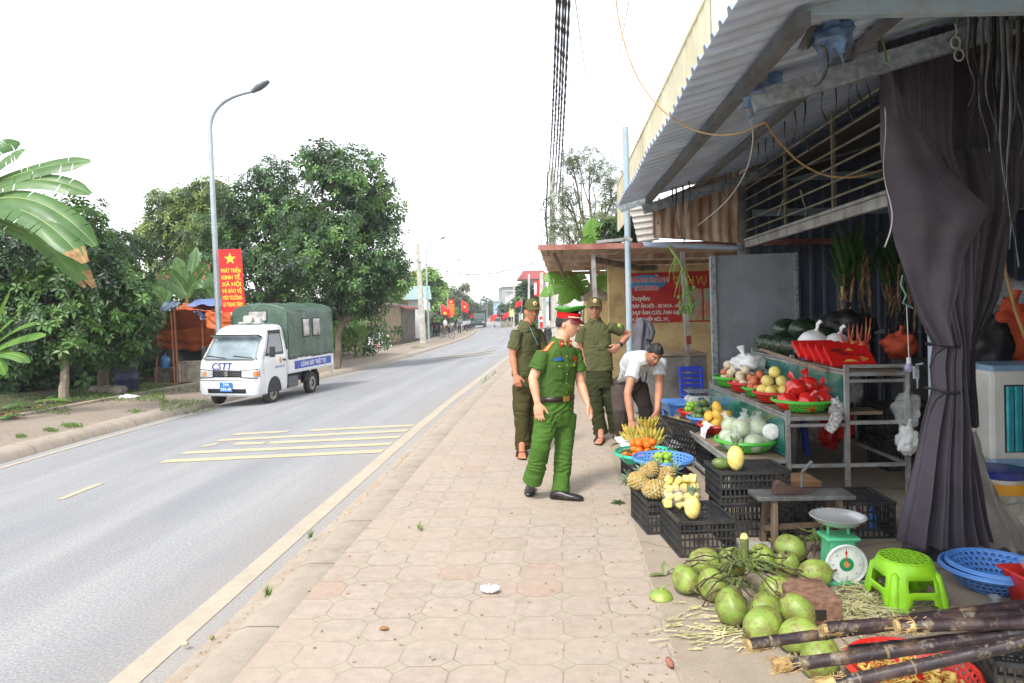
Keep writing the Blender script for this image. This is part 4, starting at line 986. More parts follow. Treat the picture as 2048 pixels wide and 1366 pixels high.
def stalks(o,n,lab,seed,R0=.32,up=.08,stub=None):
 r_=random.Random(seed);t=thing('coconut_stalk',o,lab,'coconut stalk')
 g=MB();b=MB()
 for k in range(n):
  a=2*pi*k/n+r_.uniform(-.3,.3);ln=R0*r_.uniform(.6,1.1);rise=r_.uniform(-.03,.13)
  pts=[V(o)+V((cos(a)*ln*q+.02*sin(q*8+k),sin(a)*ln*q+.02*cos(q*7+k),up+rise*q-.14*q*q+.012*sin(q*14+k)))for q in[i/9 for i in range(10)]]
  g.tube(pts[:6],[.008,.0075,.0065,.006,.0055,.005],6);b.tube(pts[5:],[.0048,.0045,.004,.0036,.003],5)
  for i in range(2,6):
   g.ell(pts[i]+V((0,0,.004)),.0085,nu=6,nv=4)
 if stub:g.tube([V(o)+V((0,0,up-.02)),V(o)+V(stub)*.6+V((0,0,up)),V(o)+V(stub)+V((0,0,up))],[.016,.022,.024],10)
 mk('green_stems',g,m_twig,t);mk('dry_tips',b,m_twigb,t)
 if stub:
  s=MB();e=V(o)+V(stub)+V((0,0,up));s.ell(e,.024,.024,.03,10,8);mk('cut_end',s,M('cut_stalk',c(226,214,130),c(196,176,92),rough=.6),t)
 return t
stalks(H(1492,1140,.15),26,'spreading green coconut fruit stalk lying over the coconut heap, with an upright cut stub',3,.40,.04,(0,.02,.13))
stalks(H(1475,1175,.13),10,'thinner dry coconut stalk drooping over the front coconuts',9,.26,.03)
stalks(H(1636,1088,.08),16,'green coconut fruit stalk beside the weighing scale with a thick cut stem',5,.2,.06,(.09,-.22,.0))
mb=MB();o=H(1322,1196,.004);mb.lathe([(.001,.05),(.03,.047),(.055,.03),(.066,.006),(.064,0),(.001,.002)],18,o);mb.tube([o+V((0,0,.045)),o+V((.01,.0,.06)),o+V((.06,.01,.075))],[.008,.005,.003],6)
tag(mk('cut_coconut',mb,m_coco),'sliced off coconut top lying on the ground left of the heap','coconut')
mb=MB();o=H(1330,1150,.012);leafquad(mb,o,(-1,.2,.1),.12,.05);leafquad(mb,o,(.1,.5,.9),.11,.045)
tag(mk('dry_leaf',mb,leafmat('pale_leaf',c(140,150,92),c(104,110,66))),'pale torn leaf pair at the left of the coconut heap','leaf')
m_block=M('chopping_block',c(146,112,92),c(108,78,62),rough=.85,scale=30,detail=5,bump=.5,bscale=120)
bl=thing('chopping_block',H(1640,1258,.004),'worn brown wooden chopping block beside the coconuts','chopping block');o=OFF[bl.name]
mb=MB();Rz=Matrix.Rotation(-.05,3,'Z')
mb.box(o.x+.005,o.y+.15,.085,.235,.30,.13,Rz);mk('block',mb,m_block,bl,bev=.012,sharp=0)
mb=MB();mb.box(o.x-.02,o.y-.002,.075,.10,.012,.05);mk('notch',mb,M('notch_dark',c(48,38,32),rough=.9),bl,sharp=0)
m_shav=M('cane_shavings',c(226,218,172),c(170,168,112),rough=.7,scale=9,speck=c(88,84,60),sscale=50)
mb=MB();r_=random.Random(21)
for k in range(620):
 if k<430:px,py=r_.gauss(1735,36),r_.gauss(1208,30)
 else:px,py=r_.gauss(1450,60),r_.gauss(1255,22)
 if k>585:px,py=r_.gauss(1840,40),r_.gauss(1205,15)
 o=H(px,min(py,1300),.012+.03*r_.random()*(1 if k<430 else .4));a=r_.uniform(0,pi)if k<430 else r_.gauss(.3,.35);ln=r_.uniform(.03,.11)
 d=V((cos(a),sin(a),r_.uniform(-.18,.18)))*ln/2;mb.beam(o-d,o+d,r_.uniform(.003,.008),.002)
tag(mk('cane_shavings',mb,m_shav,kind='stuff',sharp=0),'scattered pale sugar cane shavings on the floor','shavings')
sc_o=H(1694,1172,.004);sx,sy=sc_o.x,sc_o.y
ws=thing('weighing_scale',sc_o,'green dial weighing scale with a round steel pan on top','weighing scale')
mb=MB();mb.box(sx,sy+.10,.02,.22,.22,.03);mb.box(sx,sy+.10,.15,.17,.15,.23,taper=.86);mb.box(sx,sy+.10,.275,.20,.16,.025)
mk('housing',mb,p_scale,ws,bev=.012,sharp=0)
mb=MB()
for dx in(-.06,.06):mb.tube([(sx+dx,sy+.10,.28),(sx+dx*.95,sy+.10,.34)],.009,8)
mb.tube([(sx-.065,sy+.1,.338),(sx+.065,sy+.1,.338)],.007,8);mk('pan_support',mb,p_scale,ws)
RX=Matrix.Rotation(pi/2,3,'X')
mb=MB();mb.lathe([(.118,0),(.122,.012),(.116,.022),(.110,.016),(.109,.008)],40,(sx,sy+.012,.135),RX);mk('dial_rim',mb,p_white,ws)
mb=MB();mb.lathe([(.001,0),(.112,0)],40,(sx,sy+.002,.135),RX);mk('dial_face',mb,M('dial_white',c(236,238,238),rough=.3,coat=.5),ws,sharp=0)
mb=MB();mb.lathe([(.001,.003),(.040,.003),(.041,0)],30,(sx,sy-.0,.135),RX);mk('dial_centre',mb,M('dial_green',c(30,150,100),rough=.4),ws,sharp=0)
mb=MB();mb.lathe([(.001,.005),(.018,.005),(.019,.002)],20,(sx,sy-.0,.135),RX);mk('hub',mb,M('dial_gold',c(206,176,110),c(190,90,50),rough=.4,scale=40),ws,sharp=0)
mb=MB()
for k in range(60):
 a=2*pi*k/60;l=.012 if k%3==0 else .006
 mb.beam((sx+(.100-l)*sin(a),sy-.0015,.135+(.100-l)*cos(a)),(sx+.100*sin(a),sy-.0015,.135+.100*cos(a)),.0016,.001)
mk('dial_marks',mb,M('dial_mark',c(90,96,100),rough=.5),ws,sharp=0)
mb=MB();mb.beam((sx,sy-.003,.135),(sx-.002,sy-.003,.222),.004,.002);mb.slab([(sx-.009,sy-.003,.20),(sx+.007,sy-.003,.20),(sx-.002,sy-.003,.228)],(0,.001,0));mk('needle',mb,M('needle_red',c(206,40,40),rough=.4),ws,sharp=0)
mb=MB()
for k,n_ in enumerate(('0','2','5','7','10','12','15','17')):
 a=2*pi*k/8;t=text_mb(n_,.016,.0008);xf(t,Matrix.Translation((sx+.078*sin(a),sy-.0016,.129+.078*cos(a))));join(mb,t)
mk('dial_numbers',mb,M('dial_mark',c(90,96,100)),ws,sharp=0)
mb=MB();mb.lathe([(.001,.345),(.06,.345),(.105,.355),(.135,.378),(.150,.398),(.158,.402),(.155,.404),(.147,.400),(.13,.381),(.10,.360),(.055,.350),(.001,.350)],48,(sx,sy+.10,0))
mk('pan',mb,M('stainless',c(212,214,214),c(196,198,198),rough=.22,metal=.55,scale=5),ws,sharp=60)
OFF[ws.name]=sc_o;ws.scale=(1,1,.94)
m_bench=M('bench_wood',c(126,108,88),c(88,72,58),rough=.85,scale=6,stretch=(6,6,1),dirt=c(60,48,40),damt=.5)
bo=V((1.9,4.75,.01));bt=thing('bench',bo,'low wooden work bench with a grey metal clad top','bench')
mb=MB();mb.box(1.90,4.76,.352,.64,.21,.028);mk('top',mb,M('bench_metal',c(150,152,152),c(112,112,112),rough=.4,metal=.5,scale=8,dirt=c(80,62,50),damt=.6,dscale=9),bt,sharp=0,bev=.004)
for x,sgn in((1.70,1),(2.12,-1)):
 for y,e in((4.70,-1),(4.83,1)):
  mb=MB();mb.beam((x,y,.337),(x-sgn*.02,y+e*.05,.012),.05,.035,up=(1,0,0));mk('leg',mb,m_bench,bt,sharp=0,bev=.003)
mb=MB();mb.beam((1.70,4.78,.13),(2.12,4.78,.15),.035,.03);mb.beam((1.69,4.66,.16),(1.69,4.88,.10),.03,.035);mk('stretcher',mb,m_bench,bt,sharp=0)
mb=MB();mb.slab([(1.70,4.70,.367),(1.94,4.70,.367),(1.94,4.70,.40),(1.84,4.70,.41),(1.74,4.70,.46),(1.71,4.70,.44)],(0,.05,0));tag(mk('wooden_wedge',mb,M('dark_wedge',c(84,64,56),c(60,44,38),rough=.9,scale=12),sharp=0,bev=.006),'dark brown stained wooden wedge lying on the bench top','wedge')
mb=MB();mb.tube([(1.905,4.76,.367),(1.912,4.76,.50)],.010,8);mb.tube([(1.912,4.76,.50),(1.985,4.78,.565)],.012,8);tag(mk('cane_crusher_bar',mb,m_dsteel),'short bent metal bar standing on the bench','metal bar')
mb=MB();mb.grid(lambda a,b:H(lerp(1448,1545,a),lerp(1082,1100,b),.01+.02*abs(noise.noise(V((a*9,b*5,0))))),30,8);tag(mk('plastic_sheet',mb,m_film,solid=.001),'strip of clear plastic film on the ground below the stacked crates','plastic sheet')
so_=V((2.105,3.88,.004));st=thing('stool',so_,'bright lime green plastic stool standing near the sugar cane','stool')
hs_=.268;mb=MB()
def ring(r,z,n=64,sq=0.):return[so_+V((r*cos(2*pi*j/n)*(1+sq*(sin(2*(2*pi*j/n))**2)*.18),r*sin(2*pi*j/n)*(1+sq*(sin(2*(2*pi*j/n))**2)*.18),z))for j in range(n)]
n=64;zs=[hs_,hs_-.012,hs_-.05,hs_-.085,hs_-.105,hs_-.15,hs_-.165,hs_-.19,hs_-.225,.0]
rs=[.147,.152,.158,.163,.166,.173,.175,.179,.184,.196]
vs=[];fs=[]
for z,r in zip(zs,rs):vs+=ring(r,z,n,min(1,(hs_-z)/.1))
def leg_at(j):
 a=(j%16);return a
for i in range(len(zs)-1):
 for j in range(n):
  q=(j+8)%16
  side=abs((j%16)-0);sd=min(j%16,16-(j%16))
  if i in(3,4)and sd<5:continue
  if i in(5,)and sd<0:continue
  if i in(7,8)and sd<(4 if i==7 else 5):continue
  fs.append((i*n+j,(i+1)*n+j,(i+1)*n+(j+1)%n,i*n+(j+1)%n))
mb.add(vs,fs);mk('skirt',mb,p_lime,st,solid=.006,sharp=40)
for k in range(4):
 a=pi/4+k*pi/2;d=V((cos(a),sin(a),0));mb=MB()
 mb.tube([so_+d*.168+V((0,0,hs_-.055)),so_+d*.176+V((0,0,hs_-.07)),so_+d*.205+V((0,0,.07)),so_+d*.215+V((0,0,.0))],[.012,.026,.030,.032],14);mk('leg',mb,p_lime,st,sharp=60)
mb=MB();nr=14
mb.lathe([(.02,hs_+.003)]+[(.02+(.127)*(i+1)/nr,hs_+.003)for i in range(nr)],64,so_,skip=lambda i,j:2<=i<13 and i%4 in(2,3)and(j+(i//4)*2)%4<1.5)
mb.lathe([(.001,hs_+.004),(.022,hs_+.003)],64,so_);mb.lathe([(.14,hs_+.003),(.149,hs_),(.152,hs_-.008)],64,so_);mk('seat',mb,p_lime,st,solid=.004,sharp=40)
st.scale=(.87,.87,.9)
q=H(1992,1168,.06);bx=V((2.66,4.02,.006))
basket('basket',bx,.24,.13,p_blue,'lower blue perforated basket of the nested pair on the floor at the right',rb=.13);basket('basket',bx+V((.02,-.01,.03)),.225,.12,p_blue,'upper blue perforated basket nested inside the other on the floor at the right',rb=.12)
ro=V((2.745,3.72,.004));rt=thing('red_bucket',ro,'square red plastic bucket with a clear bag in it at the right edge','bucket')
mb=MB();mb.loft([[ro+V((sx_*r,sy_*r,z))for sx_,sy_ in((-1,-1),(1,-1),(1,1),(-1,1))]for r,z in((.10,0),(.135,.20),(.15,.20),(.15,.185),(.138,.185))],cap=False);mk('tub',mb,p_red,rt,solid=.004,sharp=30,bev=.006)
mb=MB();mb.loft([[ro+V((sx_*r,sy_*r,z))for sx_,sy_ in((-1,-1),(1,-1),(1,1),(-1,1))]for r,z in((.08,.01),(.10,.15))],cap=True);mk('contents',mb,p_red,rt,sharp=0)
tag(mk('plastic_bag',crumple(ro+V((.02,.02,.27)),.09,.09,.13,9,.5),m_film,sharp=80),'clear plastic bag standing up out of the red bucket','plastic bag')
mb=MB();o=H(1990,1222,.006);mb.lathe([(.001,0),(.028,0),(.028,.075),(.030,.078),(.026,.08),(.026,.07),(.001,.07)],20,o);tag(mk('steel_can',mb,m_galv,bev=0),'small grey metal can below the blue baskets','can')
def canemat():
 m,nt,bs=nodes_of('sugar_cane_skin');t=N(nt,'ShaderNodeTexCoord');v=t.outputs['Object']
 x=ramp(nt,noise_n(nt,v,7,6,.65),[(.34,c(28,22,27)),(.52,c(50,39,43)),(.66,c(74,58,52)),(.78,c(132,112,78))])
 x=mixc(nt,mathn(nt,'MULTIPLY',ramp(nt,noise_n(nt,v,16,5,.7),[(.56,(0,0,0)),(.7,(1,1,1))]),.75),x,c(150,140,122))
 x=mixc(nt,mathn(nt,'MULTIPLY',ramp(nt,noise_n(nt,v,30,3,.6),[(.62,(0,0,0)),(.7,(1,1,1))]),.6),x,c(122,106,62))
 L(nt,x,bs.inputs['Base Color']);bs.inputs['Roughness'].default_value=.42
 L(nt,bump_n(nt,noise_n(nt,v,60,4),.3,.004),bs.inputs['Normal']);return m
m_cane=canemat();m_node=M('cane_node',c(134,118,84),c(64,54,46),rough=.7,scale=40);m_fray=M('cane_fray',c(196,172,118),c(140,108,66),rough=.9,scale=30)
def cane(p,q,r,lab,seed=0,fray=True,group='sugar cane on the ground'):
 r_=random.Random(seed);p=V(p);q=V(q);q=p+(q-p)*1.7;t=thing('sugar_cane',p,lab,'sugar cane',group);ln=(q-p).length;d=(q-p)/ln
 a,b=frame_of(d);mb=MB();nodes=[];x=r_.uniform(.08,.18)
 while x<ln:nodes.append(x);x+=r_.uniform(.13,.2)
 ks=110;pts=[];rr=[]
 for i in range(ks+1):
  s=ln*i/ks;near=min([abs(s-n_)for n_ in nodes]+[9]);pts.append(p+d*s+V((0,0,.012*sin(s*2+seed)))+a*.010*sin(s*3+seed));rr.append(r*(1+.10*exp(-(near/.012)**2)-.03*exp(-((near-.05)/.03)**2)))
 mb.tube(pts,rr,14);mk('stem',mb,m_cane,t,sharp=60)
 for n_ in nodes:
  i=min(ks-1,int(n_/ln*ks));o=pts[i];mb=MB();mb.tube([o-d*.006,o,o+d*.006],[r*1.01,r*1.07,r*1.02],14);mk('cane_joint',mb,m_node,t,sharp=60)
 if fray:
  mb=MB();mb.tube([p-d*.012,p+d*.012,p+d*.05],[r*.92,r*1.03,r*1.02],12)
  for k in range(60):
   an=r_.uniform(0,2*pi);s=r_.uniform(-.005,.09);o=p+d*s+(a*cos(an)+b*sin(an))*r*1.0;e=o+d*r_.uniform(-.05,.02)+(a*cos(an)+b*sin(an))*r_.uniform(.002,.012);mb.beam(o,e,.0022,.0015)
  mk('frayed_end',mb,m_fray,t,sharp=0)
 return t
zc=.36
cane(W(1500,1291,2.72),W(2110,1212,2.80),.021,'sugar cane with its frayed end farthest left over the coconuts',1)
cane(W(1652,1259,2.62),W(2120,1222,2.60),.021,'sugar cane starting above the middle of the bundle',2)
cane(W(1797,1252,2.50),W(2120,1243,2.44),.022,'sugar cane with a peeled pinkish end on top of the bundle',3)
cane(W(1552,1331,2.50),W(2110,1253,2.46),.0225,'sugar cane with a ragged split end second lowest in the bundle',4)
cane(W(1640,1372,2.40),W(2110,1268,2.36),.0215,'lowest sugar cane crossing over the red basket',5)
cane(W(1700,1300,2.68),W(2110,1258,2.66),.019,'thin sugar cane half hidden under the others',6,False)
cane(W(1820,1240,2.74),W(2120,1205,2.80),.02,'sugar cane at the back of the bundle rising to the right edge',7,False)
rbx=V((1.64,2.98,.006));basket('basket',rbx,.245,.11,p_red,'big red perforated basket of yellow peelings under the sugar cane',rb=.17)
mb=MB();r_=random.Random(4)
for k in range(240):
 a=r_.uniform(0,2*pi);r=.19*sqrt(r_.random());o=rbx+V((r*cos(a),r*sin(a),.03+.05*r_.random()+.02*(1-r/.19)));R=Euler((r_.uniform(-1,1),r_.uniform(-1,1),r_.uniform(0,6))).to_matrix();mb.box(o.x,o.y,o.z,r_.uniform(.02,.05),r_.uniform(.008,.018),.004,R)
tag(mk('fruit_peelings',mb,M('peelings',c(226,200,110),c(186,150,66),rough=.6,scale=30,speck=c(196,70,50),sscale=20),kind='stuff',sharp=0),'heap of yellow fruit peelings in the red basket','peelings')
lt=thing('foam_tray',H(980,1186,.004),'white fluted foam tray lying on the pavement','foam tray');o=OFF[lt.name];mb=MB()
mb.lathe([(.001,.006)]+[(.022,.006)]+[(.05,.03)],44,o,sx=1.1,sy=.75);
mb.v=[(x+(.0),y,z+(.012*sin(44/2*atan2(y-o.y,x-o.x))if z>.02 else 0))for x,y,z in mb.v]
mk('tray',mb,M('foam_white',c(244,244,248),rough=.6),lt,solid=.002)
m_dleaf=M('dead_leaf',c(170,126,80),c(120,84,52),rough=.8,scale=30)
def bit(name,px,py,lab,cat,m,f,zf=None):
 o=H(px,py,.006)if zf is None else GH(px,py,zf);mb=MB();f(mb,o);return tag(mk(name,mb,m,sharp=60),lab,cat)
bit('dead_leaf',758,1258,'round brown dead leaf on the pavement','leaf',m_dleaf,lambda mb,o:leafquad(mb,o,(1,.1,.15),.06,.045))
bit('brick_piece',1340,1330,'broken piece of red brick on the sandy ground by the coconuts','brick',M('brick',c(164,108,88),c(128,84,68),rough=.9,scale=20),lambda mb,o:mb.ell(o+V((0,0,.012)),.016,.045,.016,9,7,fn=lambda d:1+.3*noise.noise(d*3)))
bit('stone',370,1287,'pale angular pebble in the gutter by the white line','stone',M('pale_stone',c(206,196,160),rough=.9),lambda mb,o:mb.ell(o,.022,.016,.014,8,6,fn=lambda d:1+.3*noise.noise(d*3)),lambda u,s:-.16)
bit('small_fruit',424,1275,'fallen small green fruit in the gutter','fruit',M('dull_green',c(126,124,62),rough=.7),lambda mb,o:mb.ell(o,.014,.014,.012,10,7),lambda u,s:-.16)
r_=random.Random(31);mb=MB()
for k in range(170):
 px,py=r_.uniform(560,1330),r_.uniform(900,1360)
 if k>90:px,py=r_.uniform(1180,1440),r_.uniform(1000,1366)
 o=H(px,py,.006);a=r_.uniform(0,6);l=r_.uniform(.002,.012);d=V((cos(a),sin(a),0))*l;mb.beam(o-d,o+d,r_.uniform(.003,.008),.003)
tag(mk('pavement_litter',mb,M('litter_bits',c(170,144,116),c(110,94,74),rough=.9,scale=60),kind='stuff',sharp=0),'crumbs, twigs and bits scattered on the pavement','litter')
from mathutils.bvhtree import BVHTree
def skinmat(n,r,g,b):
 return M('skin_'+n,c(r,g,b),tuple(x*f for x,f in zip(c(r,g,b),(.84,.78,.74))),rough=.5,scale=14,detail=5,sub=.06)
def clothm(n,a,dirt=None,rough=.8):
 m=M('cloth_'+n,a,tuple(x*.8 for x in a),rough=rough,scale=5,detail=6,bump=.25,bscale=420,bdist=.003,speck=tuple(min(1,x*1.15)for x in a),sscale=260);m.node_tree.nodes['Principled BSDF'].inputs['Specular IOR Level'].default_value=.12;return m
m_hair=M('black_hair',c(34,30,28),c(20,18,17),rough=.5,scale=60)
m_eye=M('eye_dark',c(30,22,20),rough=.25);m_eyew=M('eye_white',c(222,214,206),rough=.3);m_lip=M('lip',c(150,86,76),rough=.5)
m_leather=M('black_leather',c(36,34,36),c(24,23,25),rough=.28,scale=12,dirt=c(110,96,80),damt=.3,dscale=12)
m_brass=M('brass',c(206,170,84),c(176,136,60),rough=.3,metal=.7)
def ring(cn,a,b,n=26,p=2.5):
 out=[]
 for j in range(n):
  t=2*pi*j/n;ca,sa=cos(t),sin(t)
  out.append(V(cn)+V(a)*(abs(ca)**(2/p)*(1 if ca>=0 else-1))+V(b)*(abs(sa)**(2/p)*(1 if sa>=0 else-1)))
 return out
def head_mesh(mb,Cn,f,u,sc=1.0):
 f=V(f).normalized();r=f.cross(V(u)).normalized();u=r.cross(f).normalized()
 nu,nv=56,44;vs=[]
 for i in range(nv+1):
  th=pi*i/nv
  for j in range(nu):
   ph=2*pi*j/nu;d=V((sin(th)*cos(ph),sin(th)*sin(ph),-cos(th)))
   x,y,z=d.x*.074,d.y*.092,d.z*.118
   if d.z<0:
    t=-d.z;x*=1-.34*t**1.6
    if d.y<0:y*=1-.5*t
    else:y*=1+.10*t
   if d.y>0:
    g=lambda cx,cz,wx,wz:exp(-((abs(x)-cx)/wx)**2-((z-cz)/wz)**2)
    y+=.023*exp(-(x/.011)**2)*max(0,min(1,(.026-z)/.055))*(1 if z>-.036 else exp(-((z+.036)/.007)**2))
    y+=.010*exp(-((abs(x)-.012)/.008)**2-((z+.034)/.009)**2)
    y+=.007*g(.028,.026,.022,.009)-.012*g(.031,.006,.016,.012)+.006*g(.045,-.024,.018,.02)
    y+=.006*exp(-(x/.02)**2)*(exp(-((z+.058)/.006)**2)+exp(-((z+.071)/.006)**2))-.004*exp(-(x/.024)**2-((z+.0645)/.003)**2)
    y+=.009*exp(-(x/.02)**2-((z+.100)/.012)**2)-.005*exp(-(x/.02)**2-((z+.083)/.006)**2)
   vs.append(V(Cn)+(r*x+f*y+u*z)*sc)
 fs=[]
 for i in range(nv):
  for j in range(nu):
   j2=(j+1)%nu;q=(i*nu+j,i*nu+j2,(i+1)*nu+j2,(i+1)*nu+j)
   if i==0:q=(q[0],q[2],q[3])
   elif i==nv-1:q=(q[0],q[1],q[2])
   fs.append(q)
 mb.add(vs,fs)
 Rm=Matrix((r,f,u)).transposed()
 for s in(-1,1):mb.ell(V(Cn)+(r*s*.076-f*.006-u*.008)*sc,.009,.019,.032,10,8,R=Rm)
 return r,f,u
def hand(mb,wr,dr,nrm,thumb,curl=.35,sc=1.0,spread=.10):
 """palm, four fingers of their own length and a thumb from the side of the palm"""
 dr=V(dr).normalized();s=V(thumb);s=(s-dr*s.dot(dr)).normalized();n=V(nrm);n=(n-dr*n.dot(dr)-s*n.dot(s)).normalized()
 w=V(wr);rings=[]
 for t,hw,hd in((-.02,.026,.021),(.01,.029,.019),(.04,.039,.017),(.075,.042,.015),(.092,.040,.012)):
  rings.append(ring(w+dr*t*sc,s*hw*sc,n*hd*sc,16,2.6))
 mb.loft(rings)
 for k,(o,ln,rr)in enumerate(((.030,.070,.0088),(.010,.079,.0092),(-.010,.073,.0088),(-.029,.056,.0078))):
  p=w+dr*.084*sc+s*o*sc;d=(dr+s*(o*spread/.03)).normalized();pts=[p-d*.012*sc];q=p;a=curl*(.5+.12*k)
  for seg,fr in enumerate((.46,.30,.24)):
   dd=(d*cos(a)-n*sin(a));q=q+dd*ln*fr*sc;pts.append(q);a+=curl*1.25
  mb.tube([pts[0],p,pts[1],pts[2],pts[3]],[rr*1.0*sc,rr*1.05*sc,rr*sc,rr*.92*sc,rr*.72*sc],9)
 p=w+dr*.022*sc+s*.026*sc;d1=(dr*.75+s*.75-n*.25).normalized();d2=(dr*.95+s*.28-n*.35).normalized()
 mb.tube([p-d1*.018*sc,p+d1*.022*sc,p+d1*.042*sc+d2*.004,p+d1*.044*sc+d2*.030*sc,p+d1*.044*sc+d2*.052*sc],[.016*sc,.0135*sc,.0115*sc,.0105*sc,.008*sc],9)
def arm(mb,sh,el,wr,k=1.0):
 mb.tube([sh,lerp(V(sh),V(el),.35),el,lerp(V(el),V(wr),.3),lerp(V(el),V(wr),.7),wr],[.050*k,.047*k,.039*k,.040*k,.031*k,.026*k],14)
def foldnoise(seed,amp,axis_scale=(7,7,22),lo=.5):
 def f(v,n):
  p=V((v.x*axis_scale[0],v.y*axis_scale[1],v.z*axis_scale[2]))+V((seed,seed,seed))
  a=noise.noise(p+V((noise.noise(p*.4)*2,0,noise.noise(p*.5+V((5,0,0)))*2)))
  b=noise.noise(v*5+V((seed*3,0,0)))
  return amp*(1-2*abs(a))*(lo+max(0,b))-amp*.3
 return f
def bvh_of(mb):return BVHTree.FromPolygons([V(v)for v in mb.v],mb.f)
def patch(bv,cn,rt,up,fw,w,h,off=.004,nu=6,nv=6,shape=None):
 """small piece of cloth or metal lying on a garment"""
 rt,up,fw=V(rt).normalized(),V(up).normalized(),V(fw).normalized();mb=MB();pts=[];ds=[]
 for i in range(nu+1):
  for j in range(nv+1):
   x=(i/nu-.5)*w;y=(j/nv-.5)*h
   if shape:x,y=shape(x,y)
   o=V(cn)+rt*x+up*y;hit=bv.ray_cast(o+fw*.35,-fw,.9)
   pts.append((o,hit[0]));
   if hit[0]is not None:ds.append((hit[0]-o).dot(fw))
 m_=sum(ds)/len(ds)if ds else 0
 mb.v=[tuple((hp if hp is not None else o+fw*m_)+fw*off)for o,hp in pts]
 for i in range(nu):
  for j in range(nv):mb.f.append((i*(nv+1)+j,(i+1)*(nv+1)+j,(i+1)*(nv+1)+j+1,i*(nv+1)+j+1));mb.m.append(0)
 return mb
def person(base,label,group,skin,P):
 t=thing('person',base,label,'person',group)
 b=MB();Cn,f,u,hs=P['head'];r,f,u=head_mesh(b,Cn,f,u,hs);nb=V(P['neck'])
 b.tube([V(Cn)-u*.05*hs-f*.018,lerp(V(Cn)-u*.1-f*.015,nb,.5),nb,nb-V((0,0,.05))],[.057,.057,.062,.074],16)
 a0,a1=V(P['arms'][0]['sh']),V(P['arms'][1]['sh']);dz_=V((0,0,.035));b.tube([lerp(a0,nb,.04)-dz_,nb-V((0,0,.08)),lerp(a1,nb,.04)-dz_],[.026,.04,.026],10)
 if 'core' in P:
  b.tube([nb-V((0,0,.04))]+[V(q)for q in P['core']],[.06]+[.085]*len(P['core']),12)
  for lg in P['legs']:b.tube([V(P['core'][-1])]+[V(q)for q in lg],[.06,.05,.036,.022],10)
 for a in P['arms']:arm(b,a['sh'],a['el'],a['wr'],a.get('k',1));
 for a in P['arms']:
  if 'hand' in a:hand(b,a['wr'],*a['hand'])
 for ft in P.get('feet',[]):
  o,d,an=ft;d=V(d).normalized();s=d.cross(V((0,0,1)))
  b.loft([ring(V(o)+d*x+V((0,0,z)),s*w,V((0,0,h)),14,2.4)for x,z,w,h in((-.06,.03,.022,.022),(-.03,.04,.033,.035),(.04,.035,.036,.03),(.10,.025,.042,.02),(.15,.02,.045,.014),(.175,.018,.036,.011))])
  for k in range(5):q=V(o)+d*(.165-.006*k*k*.5)+s*((k-2)*.017*P.get('toe',1))+V((0,0,.018));b.tube([q-d*.02,q,q+d*.028],[.0095,.0095,.007],8)
  b.tube([V(o)+V((0,0,.04)),V(o)+V((0,0,.12)),V(an)],[.034,.034,.042],12)
 body=remesh(b,.0052,3)
 k1=MB()
 for s in(-1,1):
  e=V(Cn)+(r*s*.031+f*.083+u*.006)*hs;Rm=Matrix((r,f,u)).transposed()
  k1.ell(e,.0125,.006,.0055,12,8,R=Rm,k=2);k1.ell(e+f*.0035*hs,.006,.004,.0055,10,8,R=Rm,k=1)
  k1.tube([V(Cn)+(r*s*x+f*y+u*z)*hs for x,y,z in((.014,.092,.024),(.032,.090,.030),(.05,.076,.025))],[.0035,.004,.002],6,k=4)
 k1.ell(V(Cn)+(f*.094-u*.064)*hs,.020,.006,.007,12,8,R=Matrix((r,f,u)).transposed(),k=3)
 join(body,k1)
 mk('body',body,[skin,m_eye,m_eyew,m_lip,m_hair],t,sharp=0)
 hb=MB();nu,nv=44,30;nz=P.get('hair','short')
 def hfn(i,j):
  th=pi*i/nv;ph=2*pi*j/nu;d=V((sin(th)*cos(ph),sin(th)*sin(ph),-cos(th)));g=1.07+.05*noise.noise(d*5+V((base[0],0,0)))+.04*noise.noise(d*14)
  if nz=='full':g+=.07*max(0,d.z)+.03*noise.noise(d*9)
  x,y,z=d.x*.074*g,d.y*.092*g,d.z*.118*g
  if d.z<0:x*=1-.25*(-d.z)**1.5
  return d,V(Cn)+(r*x+f*y+u*z)*hs
 vs=[];ok=[]
 for i in range(nv+1):
  for j in range(nu):
   d,p=hfn(i,j);vs.append(p);hl=interp(d.y,[(-1,-.42),(-.3,-.30),(.05,-.08),(.2,.12),(.55,.42),(1,.52)]);ok.append(d.z>hl)
 fs=[(i*nu+j,i*nu+(j+1)%nu,(i+1)*nu+(j+1)%nu,(i+1)*nu+j)for i in range(nv)for j in range(nu)if ok[i*nu+j]and ok[i*nu+(j+1)%nu]and ok[(i+1)*nu+j]]
 hb.add(vs,fs);mk('hair',hb,m_hair,t,solid=.008,sharp=0)
 return t,r,f,u
def garment(name,mb,mat,t,voxel,disp,it=5):
 g=remesh(mb,voxel,it,disp);o=mk(name,g,mat,t,sharp=0);return o,bvh_of(g)
def torso_rings(mb,spec):
 mb.loft([ring(cn,a,b,28,2.5)for cn,a,b in spec])
def sleeve(mb,sh,el,fr,r0=.068,r1=.072):
 sh,el=V(sh),V(el);e=lerp(sh,el,fr);mb.tube([sh-(el-sh).normalized()*.01,lerp(sh,e,.5),e],[r0,(r0+r1)/2,r1],18)
def leg(mb,hip,kn,an,r=(.098,.092,.070,.066,.072,.080)):
 hip,kn,an=V(hip),V(kn),V(an)
 mb.tube([hip+V((0,0,.03)),lerp(hip,kn,.4),lerp(hip,kn,.9),lerp(kn,an,.3),lerp(kn,an,.75),an],r,20)
